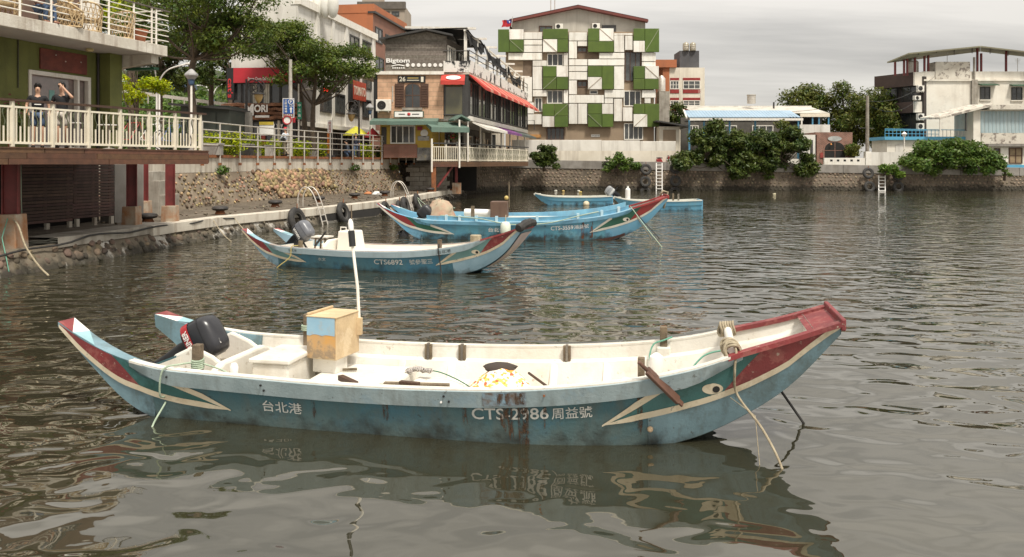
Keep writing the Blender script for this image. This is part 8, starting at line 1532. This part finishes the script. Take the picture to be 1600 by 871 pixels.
rope('side_line', 'slack pale line along the side of the vivid blue sampan', spline([b3w((-2.6,-.9,.72)), b3w((-1.4,-1.12,.64)), b3w((-.5,-1.14,.48)), b3w((.6,-1.13,.52)), b3w((1.6,-1.05,.75)), b3w((2.1,-.95,.85))]), .02, pale_rope)
pb = MB(); c = b3w((4.12,0,1.32)); pb.tube([c+V((-.15,.1,-.05)), c+V((-.05,0,.15)), c+V((.12,0,.1)), c+V((.05,0,-.2)), c+V((-.05,-.15,-.5))], .045, 6); single('prow_wrapping', pb, rope_m, 'frayed rope wound on the prow tip of the vivid blue sampan', 'rope', smooth='all')

# the two small blue skiffs
def skiff(label, loc_, rz, flip, motor):
    t = thing('skiff', label, 'boat', loc_, R(rz), 'blue skiffs by the far wall'); s = -1 if flip else 1
    X = [0,.5,1.2,2.4,3.8,5.2]; Bm = [.30,.55,.75,.85,.85,.78]; Gm = [.78,.66,.58,.55,.55,.60]; Km = [.62,.2,-.1,-.15,-.15,-.12]; Wm = [.25,.4,.58,.68,.68,.62]
    f = lambda a, x: cubic(X, a, x); rows = []; inn = []; xs = fr(0, 5.2, 26); m = mat('skiff_blue', (.09,.29,.45), .5, (.14,.35,.46), 1, .8, streak=.3, scol=(.3,.35,.33), wet=-.1)
    for x in xs:
        def q(sg, v): return V((x, sg*(f(Wm,x)+(f(Bm,x)-f(Wm,x))*v + (.03 if v > .55 else 0)), f(Km,x)+(f(Gm,x)-f(Km,x))*v))
        rows.append([q(-1,v) for v in (1,.6,.55,0)]+[q(1,v) for v in (0,.55,.6,1)])
        zf = max(.1, f(Km,x)+.1); inn.append([q(-1,1)+V((0,.1,0)), V((x,-f(Wm,x)+.1,zf)), V((x,f(Wm,x)-.1,zf)), q(1,1)-V((0,.1,0))])
    for L_ in (rows, inn):
        for r in L_:
            for p in r: p.x = (p.x-2.6)
    h = MB().grid(rows); n = 8; h.f += [tuple(range(n)), tuple(26*n+k for k in range(n))]; h.mi += [0,0]; obj('hull', h, m, t, smooth=30)
    sw = mat('skiff_white', (.62,.62,.56), .6, (.5,.48,.4), 2, .7); h = MB().grid(inn[1:-1]); h.f += [(0,1,2,3), tuple(24*4+k for k in range(4))]; h.mi += [0,0]; obj('liner', h, sw, t)
    for sg in (0, 7):
        r_ = MB().grid([[rows[i][sg]+V((0,d*(1 if sg==0 else -1),z)) for d, z in ((-.02,-.03),(-.02,.03),(.12,.03),(.12,-.03))] for i in range(27)], close=True); obj('gunwale', r_, sw, t)
    obj('transom', MB().box(2.55,2.66,-.7,.7,-.1,.62), m, t); obj('bow_plate', MB().box(-2.68,-2.2,-.28,.28,.66,.76), sw, t)
    for x in (-.9,.4,1.5): obj('thwart', MB().box(x-.1,x+.1,-.78,.78,.42,.48), sw, t)
    if motor: outboard(t, (2.75,.0,.72), -52, 1.25, mat('cowl_silver', (.22,.23,.24), .4, (.3,.3,.3), 3, .6), mat('cowl_band2', (.5,.5,.48), .4), '', white)
    else:
        obj('post', MB().box(.9,1.0,-.3,-.2,.4,1.0), old_wood, t); obj('post', MB().box(1.3,1.4,.2,.3,.4,.95), grey_wood, t)
    return t
skiff('small blue skiff with a grey outboard motor tilted at its stern, left of the pair', (at(897,318.5,56).x, 57, 0), 0, False, True)
skiff('small blue skiff without a motor, half hidden behind the red prow', (at(1031,328,50).x, 51, 0), -2, False, False)
fl = MB().ball(at(914,320,57)+V((0,-1,.1)), .22, .22, .2); single('buoy', fl, mat('buoy_cream', (.68,.6,.42), .6), 'cream ball buoy floating beside the motor skiff', 'buoy', smooth=True)
for i, (u, v, c_) in enumerate(((889,319,'white'),(954,318,'white'))):
    p = at(u, v+1.5, CAM_H*FPX/(v+1.5-HOR)); single('net_float', MB().ball(p+V((0,0,.03)), .26, .15, .1, jit=.1), white, ['flat white float drifting under the motor skiff', 'white float drifting between the two blue skiffs'][i], 'float', smooth=True)
single('marker_bottle', MB().lathe(at(981,309,50.6)+V((0,0,-.2)), [(.13,0),(.15,.1),(.15,.7),(.06,.8),(.06,.9)], 10), [white], 'white bottle standing in the bow of the motorless skiff', 'bottle', smooth=True)
